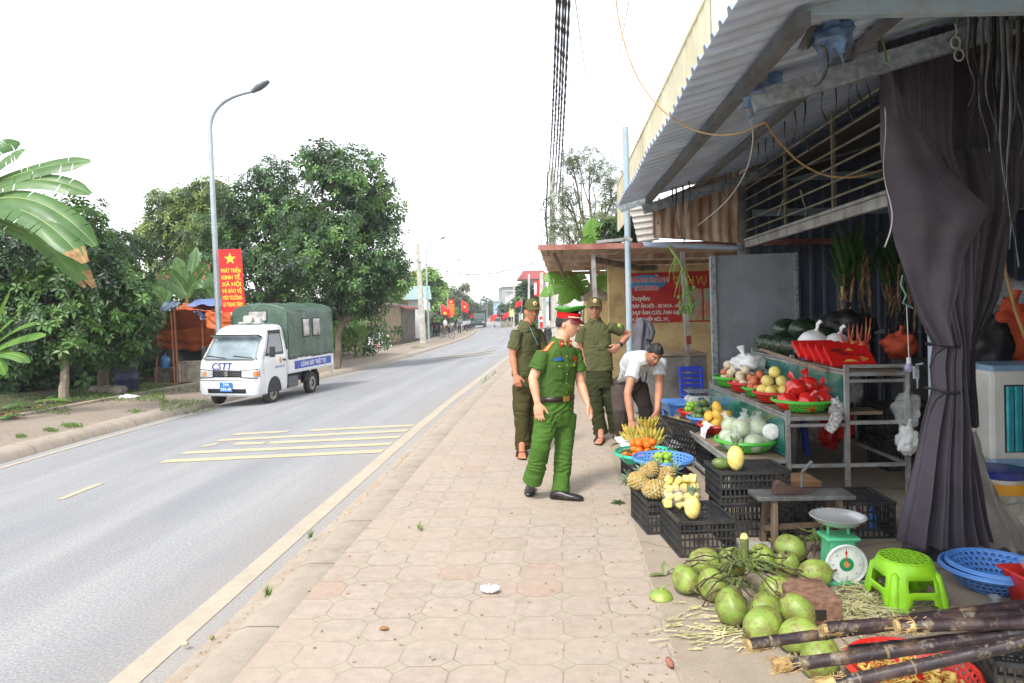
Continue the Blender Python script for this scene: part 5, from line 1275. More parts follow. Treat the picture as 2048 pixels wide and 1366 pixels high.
def shoe(mb,o,d,ln=.275,toe=0.):
 d=V(d).normalized();s=d.cross(V((0,0,1)));o=V(o);z0=.006
 rs=[]
 for x,w,h in((-.075,.022,.045),(-.06,.034,.062),(-.02,.038,.075),(.03,.039,.072),(.07,.043,.058),(.12,.047,.047),(.165,.044,.040),(.195,.032,.030),(.208,.016,.020)):
  rs.append(ring(o+d*x+V((0,0,z0+h/2)),s*w,V((0,0,h/2)),18,3))
 mb.loft(rs);return mb
def baseball_cap(t,Cn,r,f,u,m,hs,badge=True):
 ct=thing('cap',V(Cn),'x','cap')if False else t
 mb=MB();nu,nv=40,16;vs=[]
 for i in range(nv+1):
  th=(pi/2)*i/nv
  for j in range(nu):
   ph=2*pi*j/nu;k=cos(th)**.55;x,y,z=.084*cos(ph)*k,.101*sin(ph)*k,.038+.098*sin(th)
   vs.append(V(Cn)+(r*x+f*y+u*z)*hs)
 fs=[(i*nu+j,i*nu+(j+1)%nu,(i+1)*nu+(j+1)%nu,(i+1)*nu+j)for i in range(nv)for j in range(nu)]
 mb.add(vs,fs);cp=mk('cap',mb,m,t,solid=.004,sharp=0)
 mb=MB()
 def brim(a,b):
  an=(a-.5)*2.2;rr=1+.78*b*cos(an*.75)**1.0
  return V(Cn)+(r*(.084*sin(an)*(1+.12*b))+f*(.101*cos(an)*rr)+u*(.042-.016*b-.022*(abs(a-.5)*2)**2*b))*hs
 mb.grid(brim,20,8);mk('brim',mb,m,cp,solid=.004,sharp=0)
 if badge:
  o=V(Cn)+(f*.1+u*.088)*hs;Rm=Matrix((r,u,f)).transposed();mb=MB()
  mb.lathe([(.001,.006),(.017,.005),(.022,.001),(.022,-.006)],16,o-f*.002,Rm,sy=1.1);mk('badge',mb,M('badge_gold',c(232,214,170),c(206,160,90),rough=.4,scale=80),cp)
  mb=MB();mb.lathe([(.001,.008),(.008,.008),(.009,.004)],10,o-f*.002,Rm);mk('emblem',mb,M('badge_red',c(196,60,40),rough=.4),cp)
def collar(t,nb,r,f,m,rad=.068,h=.04):
 mb=MB();r=V(r).normalized();f=V(f).normalized()
 def fn(a,b):
  an=(a-.5)*2*pi*.90+pi;
  rr=rad*(1+.30*b);return V(nb)+r*(rr*sin(an))-f*(rr*1.05*cos(an)*-1)*1+V((0,0,.028+.012-.046*b-.022*(abs(a-.5)*2)**3))
 mb.grid(lambda a,b:fn(a,b),26,5);return mk('collar',mb,m,t,solid=.005,sharp=0)
g1=clothm('bright_green',c(72,103,46));g1t=clothm('bright_green_trousers',c(76,111,46));olive=clothm('olive',c(88,90,60));olive2=clothm('olive_trousers',c(76,72,44));dolive=clothm('dark_olive_trousers',c(58,62,38));greyp=clothm('grey_brown_trousers',c(80,70,66));tee=clothm('pale_grey',c(206,212,214))
m_redc=clothm('red_band',c(206,34,32),rough=.6);m_capg=clothm('cap_green',c(72,142,54))
sk1=skinmat('fair',222,168,136);sk2=skinmat('tan',194,132,102);sk3=skinmat('brown',192,138,112);sk4=skinmat('warm',186,132,102)
D=6.0
def j(px,py,dd=0.):return W(px,py,D+dd)
bf=V((.55,-.83,0)).normalized();bl_=V((.83,.55,0)).normalized()
hd=j(1136,646,.0);nb=j(1121,682,.01)
sR=j(1086,706,-.08);sL=j(1150,702,.10)
P=dict(core=[j(1113,740,.02),j(1111,810,.02)],legs=[[j(1094,830,-.03),j(1080,903,-.10),j(1066,955,.0)],[j(1127,830,.08),j(1127,905,.06),j(1122,970,.06)]],head=(hd,(.90,-.42,-.10),(.10,.0,1),1.04),neck=nb,arms=[dict(sh=sR,el=j(1066,758,-.12),wr=j(1075,806,-.16),k=1.05,hand=((.10,-.05,-1),(-.35,-1,0),(.9,-.3,0),.22)),dict(sh=sL,el=j(1161,766,.08),wr=j(1175,806,-.02),k=1.0,hand=((.42,-.25,-1),(.75,-.5,.3),(-.35,-.85,.3),.42))])
off,r,f,u=person(H(1108,996),'police officer in bright green uniform and red banded peaked cap walking on the pavement',None,sk1,P)
mb=MB();hipc=j(1110,800,.02);
torso_rings(mb,[(j(1112,806,.02),bl_*.150,bf*.105),(j(1113,785,.02),bl_*.155,bf*.115),(j(1113,755,.02),bl_*.165,bf*.120),(j(1116,730,.02),bl_*.168,bf*.120),(j(1117,712,.02),bl_*.170,bf*.108),(j(1118,700,.01),bl_*.150,bf*.092),(j(1119,691,.01),bl_*.112,bf*.076),(j(1120,684,.01),bl_*.075,bf*.064),(j(1120,677,.01),bl_*.060,bf*.060)])
sleeve(mb,sR,P['arms'][0]['el'],.66,.058,.076);sleeve(mb,sL,P['arms'][1]['el'],.66,.056,.070)
sh,bv=garment('shirt',mb,g1,off,.009,foldnoise(3,.010,(11,11,14)))
mb=MB();mb.loft([ring(j(1112,812,.02),bl_*.155,bf*.112,28),ring(j(1112,794,.02),bl_*.152,bf*.110,28),ring(j(1112,786,.02),bl_*.150,bf*.108,28)])
mb.loft([ring(j(1110,850,.03),bl_*.150,bf*.110,28),ring(j(1111,812,.02),bl_*.160,bf*.118,28)])
leg(mb,j(1092,835,-.04),j(1080,903,-.10),j(1065,962,.02),(.100,.096,.082,.078,.080,.088));leg(mb,j(1129,835,.08),j(1127,905,.06),j(1121,985,.06),(.100,.094,.078,.072,.074,.082))
tr,bvt=garment('trousers',mb,g1t,off,.009,foldnoise(7,.015,(8,8,15)))
mb=MB();mb.loft([ring(j(1112,800,.02),bl_*.162,bf*.120,40,2.4),ring(j(1112,790,.02),bl_*.162,bf*.120,40,2.4)],cap=False);mk('belt',mb,M('belt_leather',c(52,36,32),rough=.4),off,solid=.006)
bk=j(1112,795,.02)+bf*.128+bl_*.012;mb=MB();mb.box(bk.x,bk.y,bk.z,.06,.012,.042,Matrix((bl_,-bf,V((0,0,1)))).transposed());mk('belt_buckle',mb,m_brass,off,sharp=0,bev=.003)
mb=MB();shoe(mb,j(1063,985,.06)*0+H(1062,982,0.004),(-.12,-1,0));mk('shoe',mb,m_leather,off,sharp=60)
mb=MB();shoe(mb,H(1118,999,.004),(1,-.28,0));mk('shoe',mb,m_leather,off,sharp=60)
ch=j(1117,735,.02)
for s,lab in((-1,0),(1,1)):
 o=ch+bl_*(.075*s);mk('pocket',patch(bv,o+V((0,0,-.03)),bl_,(0,0,1),bf,.105,.115,.003),g1,off,solid=.003,sharp=0)
 fl=mk('pocket_flap',patch(bv,o+V((0,0,.035)),bl_,(0,0,1),bf,.112,.042,.0065,shape=lambda x,y:(x,y-(.014*(1-abs(x)/.056)if y<0 else 0))),g1,off,solid=.003,sharp=0)
 q=bv.ray_cast(o+V((0,0,.02))+bf*.3,-bf)[0]
 if q:mk('button',MB().ell(q+bf*.008,.008,.008,.008,8,6),m_brass,off)
mk('placket',patch(bv,ch+bl_*.0+V((0,0,-.03)),bl_,(0,0,1),bf,.034,.34,.003,3,14),g1,off,solid=.003,sharp=0)
for k in range(5):
 q=bv.ray_cast(ch+V((0,0,.10-.075*k))+bf*.3,-bf)[0]
 if q:mk('button',MB().ell(q+bf*.005,.007,.007,.007,8,6),m_brass,off)
mk('name_badge',patch(bv,ch-bl_*.075+V((0,0,.080)),bl_,(0,0,1),bf,.085,.024,.006),M('badge_blue',c(40,96,158),rough=.4),off,solid=.003,sharp=0)
mk('pin',patch(bv,ch+bl_*.095+V((0,0,.07)),bl_,(0,0,1),bf,.024,.05,.006),m_redc,off,solid=.003,sharp=0)
m_epr=M('epaulette_red',c(204,56,44),rough=.6);m_epy=M('epaulette_gold',c(228,196,90),rough=.5)
for s in(-1,1):
 o=nb+bl_*(s*.135)+V((0,0,.0));ax=bl_*s
 ep=mk('epaulette',patch(bv,o,ax,bf,(0,0,1),.125,.052,.006),m_epr,off,solid=.004,sharp=0)
 mb=patch(bv,o+ax*-.0,ax,bf,(0,0,1),.118,.008,.010);join(mb,patch(bv,o+bf*.014,ax,bf,(0,0,1),.118,.006,.010));mk('stripe',mb,m_epy,ep,solid=.002,sharp=0)
collar(off,nb+V((0,0,-.004)),bl_,bf,g1,.066)
for s in(-1,1):
 o=nb+bf*.072+bl_*(.045*s)+V((0,0,-.018));mb=MB();mb.box(o.x,o.y,o.z,.034,.008,.05,Matrix((bl_,-bf,V((0,0,1)))).transposed());mk('collar_tab',mb,m_epr,off,sharp=0,bev=.002)
 mb=MB();mb.ell(o+bf*.006,.008,.004,.008,8,6);mk('collar_star',mb,m_epy,off)
Rm=Matrix((r,f,u)).transposed();o=V(hd)+u*.042
mb=MB();mb.lathe([(.083,-.005),(.086,.02),(.087,.045),(.080,.046)],40,o,Rm,sy=1.2);cp=mk('peaked_cap',mb,m_redc,off,sharp=60)
mb=MB();vs=[]
mb.lathe([(.086,.043),(.096,.050),(.112,.062),(.118,.072),(.110,.080),(.07,.088),(.001,.090)],44,o,Rm,sy=1.14)
mb.v=[tuple(V(v)+u*(.036*max(0,(V(v)-o).dot(f))/.12)+f*.008)for v in mb.v];mk('crown_top',mb,m_capg,cp,sharp=60)
mb=MB();mb.grid(lambda a,b:o+r*(.088*sin((a-.5)*2.3)*(1+.10*b))+f*(.102*cos((a-.5)*2.3)*(1+.52*b*cos((a-.5)*2.0)))+u*(-.004-.034*b),22,7);mk('visor',mb,M('visor_red',c(120,22,24),c(60,12,16),rough=.25,coat=.6),cp,solid=.004)
mb=MB();mb.tube([o+r*(.0885*sin(a))+f*(.107*cos(a))+u*.010 for a in[(k/12-.5)*2.6 for k in range(13)]],.0055,7);mk('cord',mb,M('silver_cord',c(226,214,190),rough=.4),cp)
q=o+f*.106+u*.05;mb=MB();mb.lathe([(.001,.008),(.016,.006),(.02,0)],14,q,Matrix((r,u,f)).transposed());mk('badge',mb,m_brass,cp)
def buttons(t,bv,o,fw,n,dz,m=None):
 for k in range(n):
  q=bv.ray_cast(V(o)+V((0,0,-dz*k))+fw*.3,-fw)[0]
  if q:mk('button',MB().ell(q+fw*.004,.006,.006,.006,8,6),m or olive,t)
def sandal(t,o,d):
 d=V(d).normalized();s=d.cross(V((0,0,1)));o=V(o);sd=MB()
 sd.loft([ring(o+d*x+V((0,0,.009)),s*w,V((0,0,.009)),16,3)for x,w in((-.075,.026),(-.05,.037),(.05,.040),(.12,.050),(.175,.045),(.2,.024))]);so_=mk('sandal',sd,M('sandal_brown',c(86,62,48),c(60,44,36),rough=.6,scale=20),t)
 for x,hh in((.10,.052),(.035,.078)):
  mb=MB();mb.tube([o+d*(x+.02*sin(a))+s*(.052*cos(a))+V((0,0,.014+hh*sin(a)))for a in[pi*k/10 for k in range(11)]],.017,6,flat=.4);mk('strap',mb,MATS['sandal_brown'],so_)
D=7.8
bf=V((.70,-.72,0)).normalized();bl_=V((.72,.70,0)).normalized()
hd=j(1064,622,-.02);nb=j(1053,647,.02);sR=j(1034,664,-.12);sL=j(1074,662,.14)
P=dict(core=[j(1051,700,.02),j(1053,765,.03)],legs=[[j(1044,780,-.04),j(1043,840,-.05),j(1046,890,.04)],[j(1066,780,.1),j(1070,838,.1),j(1074,885,.12)]],head=(hd,(.30,-.95,-.05),(.02,0,1),1.03),neck=nb,arms=[dict(sh=sR,el=j(1025,710,-.14),wr=j(1031,750,-.2),hand=((.22,-.15,-1),(-.3,-1,0),(.9,-.3,0),.5)),dict(sh=sL,el=j(1090,712,.16),wr=j(1092,752,.05),hand=((.1,-.2,-1),(.6,.3,0),(.2,-.9,0),.4))],feet=[(H(1044,912,.012),(.0,-1,0),j(1046,890,.04)),(H(1070,905,.012),(.5,-.85,0),j(1074,885,.12))])
g2,r,f,u=person(H(1056,912),'man in olive uniform and cap at the left, looking out from behind the officer','men in olive uniforms',sk2,P)
mb=MB();torso_rings(mb,[(j(1051,752,.02),bl_*.165,bf*.115),(j(1051,730,.02),bl_*.160,bf*.118),(j(1051,700,.02),bl_*.162,bf*.118),(j(1052,675,.02),bl_*.168,bf*.110),(j(1053,662,.02),bl_*.145,bf*.092),(j(1053,653,.02),bl_*.105,bf*.075),(j(1053,644,.02),bl_*.06,bf*.06)])
sleeve(mb,sR,P['arms'][0]['el'],.75,.058,.074);sleeve(mb,sL,P['arms'][1]['el'],.75,.058,.074)
sh,bv=garment('shirt',mb,olive,g2,.010,foldnoise(13,.011,(10,10,14)))
mb=MB();mb.loft([ring(j(1054,785,.03),bl_*.150,bf*.112,26),ring(j(1054,748,.02),bl_*.155,bf*.110,26)])
leg(mb,j(1043,775,-.05),j(1043,840,-.06),j(1046,896,.02),(.10,.097,.082,.080,.082,.088));leg(mb,j(1066,775,.1),j(1070,838,.1),j(1073,890,.12),(.10,.095,.08,.078,.08,.086))
garment('trousers',mb,olive2,g2,.010,foldnoise(17,.013,(7,7,15)))
for ft,_,_ in P['feet']:pass
sandal(g2,H(1044,912,0.0),(0,-1,0));sandal(g2,H(1070,905,0.0),(.5,-.85,0))
baseball_cap(g2,hd,r,f,u,clothm('olive_cap',c(92,90,54)),.98)
collar(g2,nb,bl_,bf,olive,.064)
for s in(-1,1):
 mk('pocket',patch(bv,j(1052,690,.02)+bl_*(.075*s),bl_,(0,0,1),bf,.11,.12,.003),olive,g2,solid=.003,sharp=0)
 mk('epaulette',patch(bv,nb+bl_*(.12*s),bl_,bf,(0,0,1),.11,.045,.006),olive,g2,solid=.004,sharp=0)
 q=nb+bl_*(.15*s);qq=bv.ray_cast(q+V((0,0,.3)),V((0,0,-1)))[0]
 if qq:mk('insignia',MB().ell(qq+V((0,0,.012)),.012,.012,.006,8,6),m_epy,g2)
buttons(g2,bv,j(1052,668,.02),bf,5,.085)
mb=MB();o=j(1068,660,-.02);mb.tube([j(1059,652,-.10),j(1066,668,-.15),j(1076,690,-.12)],.005,6,flat=.3);mk('lanyard',mb,M('lanyard_blue',c(110,136,152),rough=.6),g2)
D=8.5
bf=V((-.08,-1,0)).normalized();bl_=V((1,-.08,0)).normalized()
hd=j(1190,617,.0);nb=j(1190,640,.03);sR=j(1164,655,.0);sL=j(1219,653,.02)
P=dict(core=[j(1194,695,.03),j(1197,755,.04)],legs=[[j(1184,770,.03),j(1195,825,.0),j(1203,862,.05)],[j(1212,770,.05),j(1226,822,.06),j(1234,858,.1)]],head=(hd,(-.12,-1,.04),(0,0,1),1.03),neck=nb,arms=[dict(sh=sR,el=j(1160,695,.04),wr=j(1172,733,.0),hand=((.45,.25,-1),(-1,-.3,0),(.3,-1,0),.3)),dict(sh=sL,el=j(1258,668,.12),wr=j(1238,692,-.06),hand=((-.72,-.1,-.55),(.2,-.8,.5),(-.2,-.3,.9),.6))],feet=[(H(1202,884,.012),(-.35,-1,0),j(1203,862,.05)),(H(1234,878,.012),(.25,-1,0),j(1234,858,.1))])
g3,r,f,u=person(H(1212,884),'man in olive uniform, cap and glasses standing with one hand on his hip','men in olive uniforms',sk3,P)
mb=MB();torso_rings(mb,[(j(1197,741,.03),bl_*.178,bf*.118),(j(1196,722,.03),bl_*.172,bf*.120),(j(1194,695,.03),bl_*.172,bf*.120),(j(1192,668,.03),bl_*.176,bf*.110),(j(1191,654,.03),bl_*.150,bf*.092),(j(1190,646,.03),bl_*.105,bf*.075),(j(1190,638,.03),bl_*.06,bf*.06)])
sleeve(mb,sR,P['arms'][0]['el'],.72,.058,.074);sleeve(mb,sL,P['arms'][1]['el'],.60,.058,.072)
sh,bv=garment('shirt',mb,olive,g3,.010,foldnoise(23,.012,(10,10,13)))
mb=MB();mb.loft([ring(j(1198,775,.04),bl_*.165,bf*.115,26),ring(j(1197,735,.03),bl_*.160,bf*.112,26)])
leg(mb,j(1183,765,.03),j(1195,825,.0),j(1202,866,.04),(.10,.098,.086,.084,.086,.09));leg(mb,j(1213,765,.05),j(1226,822,.06),j(1233,862,.1),(.10,.098,.086,.084,.086,.09))
garment('trousers',mb,dolive,g3,.010,foldnoise(29,.013,(7,7,14)))
sandal(g3,H(1202,884,0.0),(-.35,-1,0));sandal(g3,H(1234,878,0.),(.25,-1,0))
baseball_cap(g3,hd,r,f,u,MATS['cloth_olive_cap'],.98);collar(g3,nb,bl_,bf,olive,.064)
for s in(-1,1):
 mk('pocket',patch(bv,j(1192,682,.03)+bl_*(.085*s),bl_,(0,0,1),bf,.12,.13,.003),olive,g3,solid=.003,sharp=0)
 mk('pocket_flap',patch(bv,j(1192,682,.03)+bl_*(.085*s)+V((0,0,.06)),bl_,(0,0,1),bf,.125,.04,.007),olive,g3,solid=.003,sharp=0)
 qq=bv.ray_cast(nb+bl_*(.14*s)+V((0,0,.3)),V((0,0,-1)))[0]
 if qq:mk('insignia',MB().ell(qq+V((0,0,.008)),.013,.013,.006,8,6),m_epy,g3)
mk('placket',patch(bv,j(1192,695,.03),bl_,(0,0,1),bf,.036,.46,.003,3,14),olive,g3,solid=.003,sharp=0)
buttons(g3,bv,j(1192,662,.03),bf,6,.075)
q=lerp(V(sL),V(P['arms'][1]['el']),.45);hit=bv.ray_cast(q+V((.05,-.4,.15)),V((-.05,.4,-.12)).normalized())[0]or q
mb=MB();mb.ell(hit,.030,.010,.034,12,8);mk('arm_patch',mb,M('patch_green',c(70,140,60),c(190,186,80),rough=.6,scale=40),g3)
e,w_=V(P['arms'][1]['el']),V(P['arms'][1]['wr']);q=lerp(e,w_,.90);dr=(w_-e).normalized();mb=MB();mb.tube([q-dr*.012,q+dr*.012],.034,14);mb.ell(q+V((0,-.034,.004)),.016,.008,.016,10,6);mk('wristwatch',mb,m_strap,g3)
gl=MB()
for s in(-1,1):
 o=V(hd)+(r*s*.031+f*.097+u*.004)*.98;gl.tube([o+r*(.022*cos(a))+u*(.015*sin(a))for a in[2*pi*k/14 for k in range(15)]],.0018,5,cap=False)
 gl.tube([V(hd)+(r*s*.052+f*.095+u*.008)*.98,V(hd)+(r*s*.076+f*.01+u*.006)*.98],.0018,5)
gl.tube([V(hd)+(r*-.009+f*.100+u*.006)*.98,V(hd)+(r*.009+f*.100+u*.006)*.98],.0018,5);mk('glasses',gl,M('glasses_metal',c(60,56,54),rough=.3,metal=.5),g3)
D=8.3
hd=j(1309,708,-.55);nb=j(1293,712,-.42)
sR=j(1271,724,-.42);sL=j(1321,720,-.30)
fw=V((.55,-.83,0)).normalized();lt=V((.83,.55,0)).normalized()
P=dict(hair='full',core=[j(1278,728,-.25),j(1258,760,.03)],legs=[[j(1242,790,.0),j(1240,825,-.12),j(1246,862,.0)],[j(1276,785,.12),j(1292,815,-.02),j(1292,852,.1)]],head=(hd,(.10,-.80,-.60),(.28,-.55,.78),1.0),neck=nb,arms=[dict(sh=sR,el=j(1255,787,-.60),wr=j(1262,842,-.72),k=1.08,hand=((.05,-.1,-1),(-.3,-1,0),(.9,-.35,0),.35)),dict(sh=sL,el=j(1318,782,-.42),wr=j(1314,822,-.58),k=1.08,hand=((-.1,-.2,-1),(.6,-.7,0),(-.75,-.6,0),.5))],feet=[(H(1246,882,.012),(.3,-1,0),j(1246,862,.0)),(H(1290,872,.012),(.3,-1,0),j(1292,852,.1))])
g4,r,f,u=person(H(1262,880),'man in pale grey T-shirt stooping to reach the bananas in front of the rack',None,sk4,P)
mb=MB()
sp=[(j(1254,766,.04),lt*.165,V((.2,-.5,.8)).normalized()*.115),(j(1258,752,-.02),lt*.165,V((.3,-.45,.8)).normalized()*.125),(j(1264,735,-.12),lt*.168,V((.35,-.35,-.85)).normalized()*-.128),(j(1275,722,-.25),lt*.178,V((.35,-.30,-.85)).normalized()*-.125),(j(1287,717,-.36),lt*.172,V((.35,-.35,-.85)).normalized()*-.105),(j(1293,714,-.41),lt*.105,V((.35,-.4,-.85)).normalized()*-.08),(j(1297,712,-.45),lt*.062,V((.35,-.4,-.85)).normalized()*-.062)]
sp=[(a,b,V(cc)if i>1 else V(cc))for i,(a,b,cc)in enumerate(sp)]
torso_rings(mb,sp);sleeve(mb,sR,P['arms'][0]['el'],.55,.068,.082);sleeve(mb,sL,P['arms'][1]['el'],.5,.068,.08)
sh,bv=garment('shirt',mb,tee,g4,.010,foldnoise(33,.011,(9,9,9)))
mb=MB();mb.ell(j(1255,768,.06),.17,.15,.14,20,14)
leg(mb,j(1241,780,.0),j(1240,825,-.14),j(1246,868,.02),(.115,.108,.088,.082,.082,.088));leg(mb,j(1276,776,.14),j(1292,815,-.02),j(1292,858,.12),(.115,.105,.088,.082,.082,.088))
garment('trousers',mb,greyp,g4,.010,foldnoise(37,.012,(7,7,12)))
sandal(g4,H(1246,882,0.),(.3,-1,0));sandal(g4,H(1290,872,0.),(.3,-1,0))
m_wp=M('white_car_paint',c(236,238,240),c(228,230,232),rough=.25,scale=2,coat=.6,dirt=c(150,138,120),damt=.32,dscale=3.2)
m_blackp=M('black_plastic',c(40,41,44),c(28,29,31),rough=.5,scale=8);m_tyre=M('tyre',c(58,56,54),c(40,39,38),rough=.85,scale=20,dirt=c(120,108,94),damt=.35);m_rim=M('steel_rim',c(176,176,174),c(132,128,122),rough=.45,metal=.4,scale=14,dirt=c(110,92,74),damt=.5)
m_glass=M('car_glass',c(120,136,142),c(98,112,118),rough=.06,scale=1.4,coat=1.0,dirt=c(176,188,192),damt=.5,dscale=1.2);m_sglass=M('dark_glass',c(52,60,62),c(34,40,42),rough=.06,scale=2,coat=1.)  # windscreen: dirt input only mixes paler patches into the glass colour
m_lamp=M('headlamp',c(214,218,222),c(150,154,158),rough=.12,scale=26,coat=1.);m_amber=M('amber_lamp',c(236,140,70),rough=.2,coat=.8);m_chrome=M('chrome',c(220,220,220),rough=.15,metal=.9)
def tarpm(n,a,b,dirt):
 m,nt,bs=nodes_of(n);t=N(nt,'ShaderNodeTexCoord');v=t.outputs['Object']
 x=ramp(nt,noise_n(nt,v,2.2,6,.65),[(.35,b),(.65,a)]);x=mixc(nt,mathn(nt,'MULTIPLY',ramp(nt,noise_n(nt,v,5,6,.7),[(.55,(0,0,0)),(.75,(1,1,1))]),.45),x,dirt)
 L(nt,x,bs.inputs['Base Color']);bs.inputs['Roughness'].default_value=.42
 L(nt,bump_n(nt,noise_n(nt,v,6,5,.6),.5,.04),bs.inputs['Normal']);return m
m_tarp=tarpm('green_tarp',c(70,94,78),c(54,78,64),c(140,156,142))
m_bluep=M('blue_sticker',c(46,82,178),rough=.35);m_whl=M('white_letter',c(240,242,244),rough=.4);m_navy=M('navy_letter',c(30,36,128),rough=.35);m_plate=M('plate_blue',c(28,122,200),rough=.35)
PH=radians(12);tf=V((-sin(PH),-cos(PH),0));trr=tf.cross(V((0,0,1)))
tp=GH(494,807,zroad)-tf*-.78
u_,s_=us(tp);slope=-.018*.9
TM=basis(tp,trr*.92,tf*.90,V((0,0,1.02)))
tk=thing('pickup_truck',(0,0,0),'small white police pickup truck with a green canvas cover over its bed','truck');OFF[tk.name]=V((0,0,0))
def rrect(yf,yr,hw,z,rf=.14,rr=.05,n=8):
 pts=[]
 for cx,cy,r,a0 in((hw-rf,yf-rf,rf,0),(-(hw-rf),yf-rf,rf,pi/2),(-(hw-rr),yr+rr,rr,pi),(hw-rr,yr+rr,rr,1.5*pi)):
  for k in range(n+1):a=a0+pi/2*k/n;pts.append(V((cx+r*cos(a),cy+r*sin(a),z)))
 return pts
cab=MB()
lv=[(.26,-.06,.76),(.30,-.01,.80),(.42,.015,.825),(.60,.01,.832),(.62,-.005,.83),(.90,-.02,.838),(.99,-.05,.836),(1.05,-.10,.828),(1.10,-.15,.822),(1.40,-.38,.775),(1.66,-.60,.715),(1.74,-.70,.690),(1.80,-.82,.64),(1.83,-.92,.56),(1.845,-1.0,.4)]
cab.loft([rrect(f_,-1.50,hw,z,.16 if z<1.05 else .11)for z,f_,hw in lv])
mk('cab',cab,m_wp,tk,sharp=28)
bvc=bvh_of(cab)
FR=V((0,1,0));
def tpatch(name,cn,w,h,mat,fw=FR,rt=V((1,0,0)),off=.006,shape=None,nu=12,nv=8,solid=.004,par=None):
 return mk(name,patch(bvc,V(cn),rt,V((0,0,1)),fw,w,h,off,nu,nv,shape),mat,par or tk,solid=solid,sharp=60)
ws_=lambda x,y:(x*(1-.10*(y+.29)/.58),y)
tpatch('windscreen',(0,0,1.345),1.46,.53,m_glass,shape=ws_,off=.005)
tpatch('windscreen_seal',(0,0,1.345),1.52,.58,m_blackp,shape=lambda x,y:(x*(1-.10*(y+.32)/.64),y),off=.001,solid=.002)
for s in(-1,1):
 sd=V((s,0,0));rt=V((0,-s,0))*-1
 shp=lambda x,y:(x-(-.0),y)
 def wshape(x,y,s=s):
  t=(y+.26)/.52;yy=lerp(-.36,.36,(x/.72+.5));
  fwd=lerp(-.40,-.72,t);back=-1.30;k=x/.72+.5;Y=lerp(back,fwd,k);return(Y+.85,y)
 tpatch('side_window',(s*.75,-.85,1.40),.72,.52,m_sglass,sd,V((0,1,0)),.005,wshape)
 tpatch('door_visor',(s*.75,-1.0,1.685),.60,.05,m_blackp,sd,V((0,1,0)),.02)
 tpatch('door_handle',(s*.8,-1.30,1.0),.13,.05,m_blackp,sd,V((0,1,0)),.014)
 for a,b in(((-1.42,.45),(-1.42,1.70)),((-.30,.75),(-.30,1.05)),((-.30,1.05),(-.68,1.68))):
  mb=MB();pts=[]
  for k in range(13):
   y=lerp(a[0],b[0],k/12);z=lerp(a[1],b[1],k/12);hit=bvc.ray_cast(V((s*2,y,z)),V((-s,0,0)))[0]
   if hit:pts.append(hit)
  if len(pts)>2:mb.tube(pts,.004,4);mk('door_seam',mb,m_blackp,tk)
 mb=MB();o=V((s*.80,-.52,1.18));mb.box(s*.96,-.50,1.23,.13,.07,.24);mb.beam((s*.80,-.50,1.14),(s*.92,-.50,1.18),.03,.03);mk('wing_mirror',mb,m_blackp,tk,bev=.02,sharp=0)
 tpatch('lamp_surround',(s*.60,0,.765),.46,.20,m_blackp,off=.004,shape=lambda x,y,s=s:(x,y*(1+.25*(s*x)/.42)))
 tpatch('headlight',(s*.60,0,.765),.42,.165,m_lamp,off=.008,shape=lambda x,y,s=s:(x,y*(1+.25*(s*x)/.42)))
 tpatch('indicator',(s*(.775 if s<0 else .62),0,.765),.12 if s<0 else .1,.11,m_amber,off=.014)
for y,hw in((-.78,.74),(-2.98,.70)):
 for s in(-1,1):
  wh=mk('wheel',MB().lathe([(.10,.07),(.17,.075),(.175,.03),(.16,.02),(.001,.02)],28,(s*hw,y,.28),Matrix.Rotation(s*pi/2,3,'Y')),m_rim,tk,sharp=40)
  mb=MB();mb.lathe([(.175,.07),(.19,.085),(.255,.085),(.28,.06),(.284,0),(.28,-.06),(.255,-.085),(.17,-.08)],36,(s*hw,y,.28),Matrix.Rotation(s*pi/2,3,'Y'));mk('tyre',mb,m_tyre,wh,sharp=30)
  mb=MB();mb.lathe([(.001,.06),(.045,.055),(.05,.02)],12,(s*hw,y,.28),Matrix.Rotation(s*pi/2,3,'Y'))
  for k in range(8):a=k*pi/4;mb.ell((s*(hw+.026),y+.12*cos(a),.28+.12*sin(a)),.012,.022,.022,8,6)
  mk('hub',mb,m_blackp if False else m_rim,wh)
for s in(-1,1):
 mb=MB();pts=[V((s*.832,-.78+.36*cos(a),.30+.36*sin(a)))for a in[pi*k/16 for k in range(17)]]
 mb.slab(pts,(s*.006,0,0));mk('wheel_arch',mb,m_blackp,tk,sharp=0)
 mb=MB();mb.tube([V((s*.836,-.78+.375*cos(a),.29+.375*sin(a)))for a in[pi*k/18 for k in range(19)]],.024,7,flat=.6);mk('fender_lip',mb,m_wp,tk)
tpatch('grille',(0,0,.77),.80,.155,m_blackp,off=.010)
for z in(.73,.775,.82):tpatch('grille_bar',(0,0,z),.78,.014,M('grille_dark',c(70,72,76),rough=.4),off=.018,nv=1)
tpatch('lower_grille',(0,0,.385),1.05,.10,m_blackp,off=.008)
tpatch('bumper_line',(0,0,.615),1.55,.014,m_blackp,off=.004,nu=20,nv=1)
mb=MB();o=V((0,.035,.77));mb.slab([o+V(p)for p in((.055,0,.035),(.0,0,.062),(-.055,0,.030),(-.012,0,.004),(-.03,0,-.004),(-.055,0,.006),(-.06,0,-.03),(.0,0,-.062),(.055,0,-.030),(.012,0,-.004),(.03,0,.004),(.06,0,-.006))],(0,.008,0));mk('emblem',mb,m_chrome,tk,sharp=0)
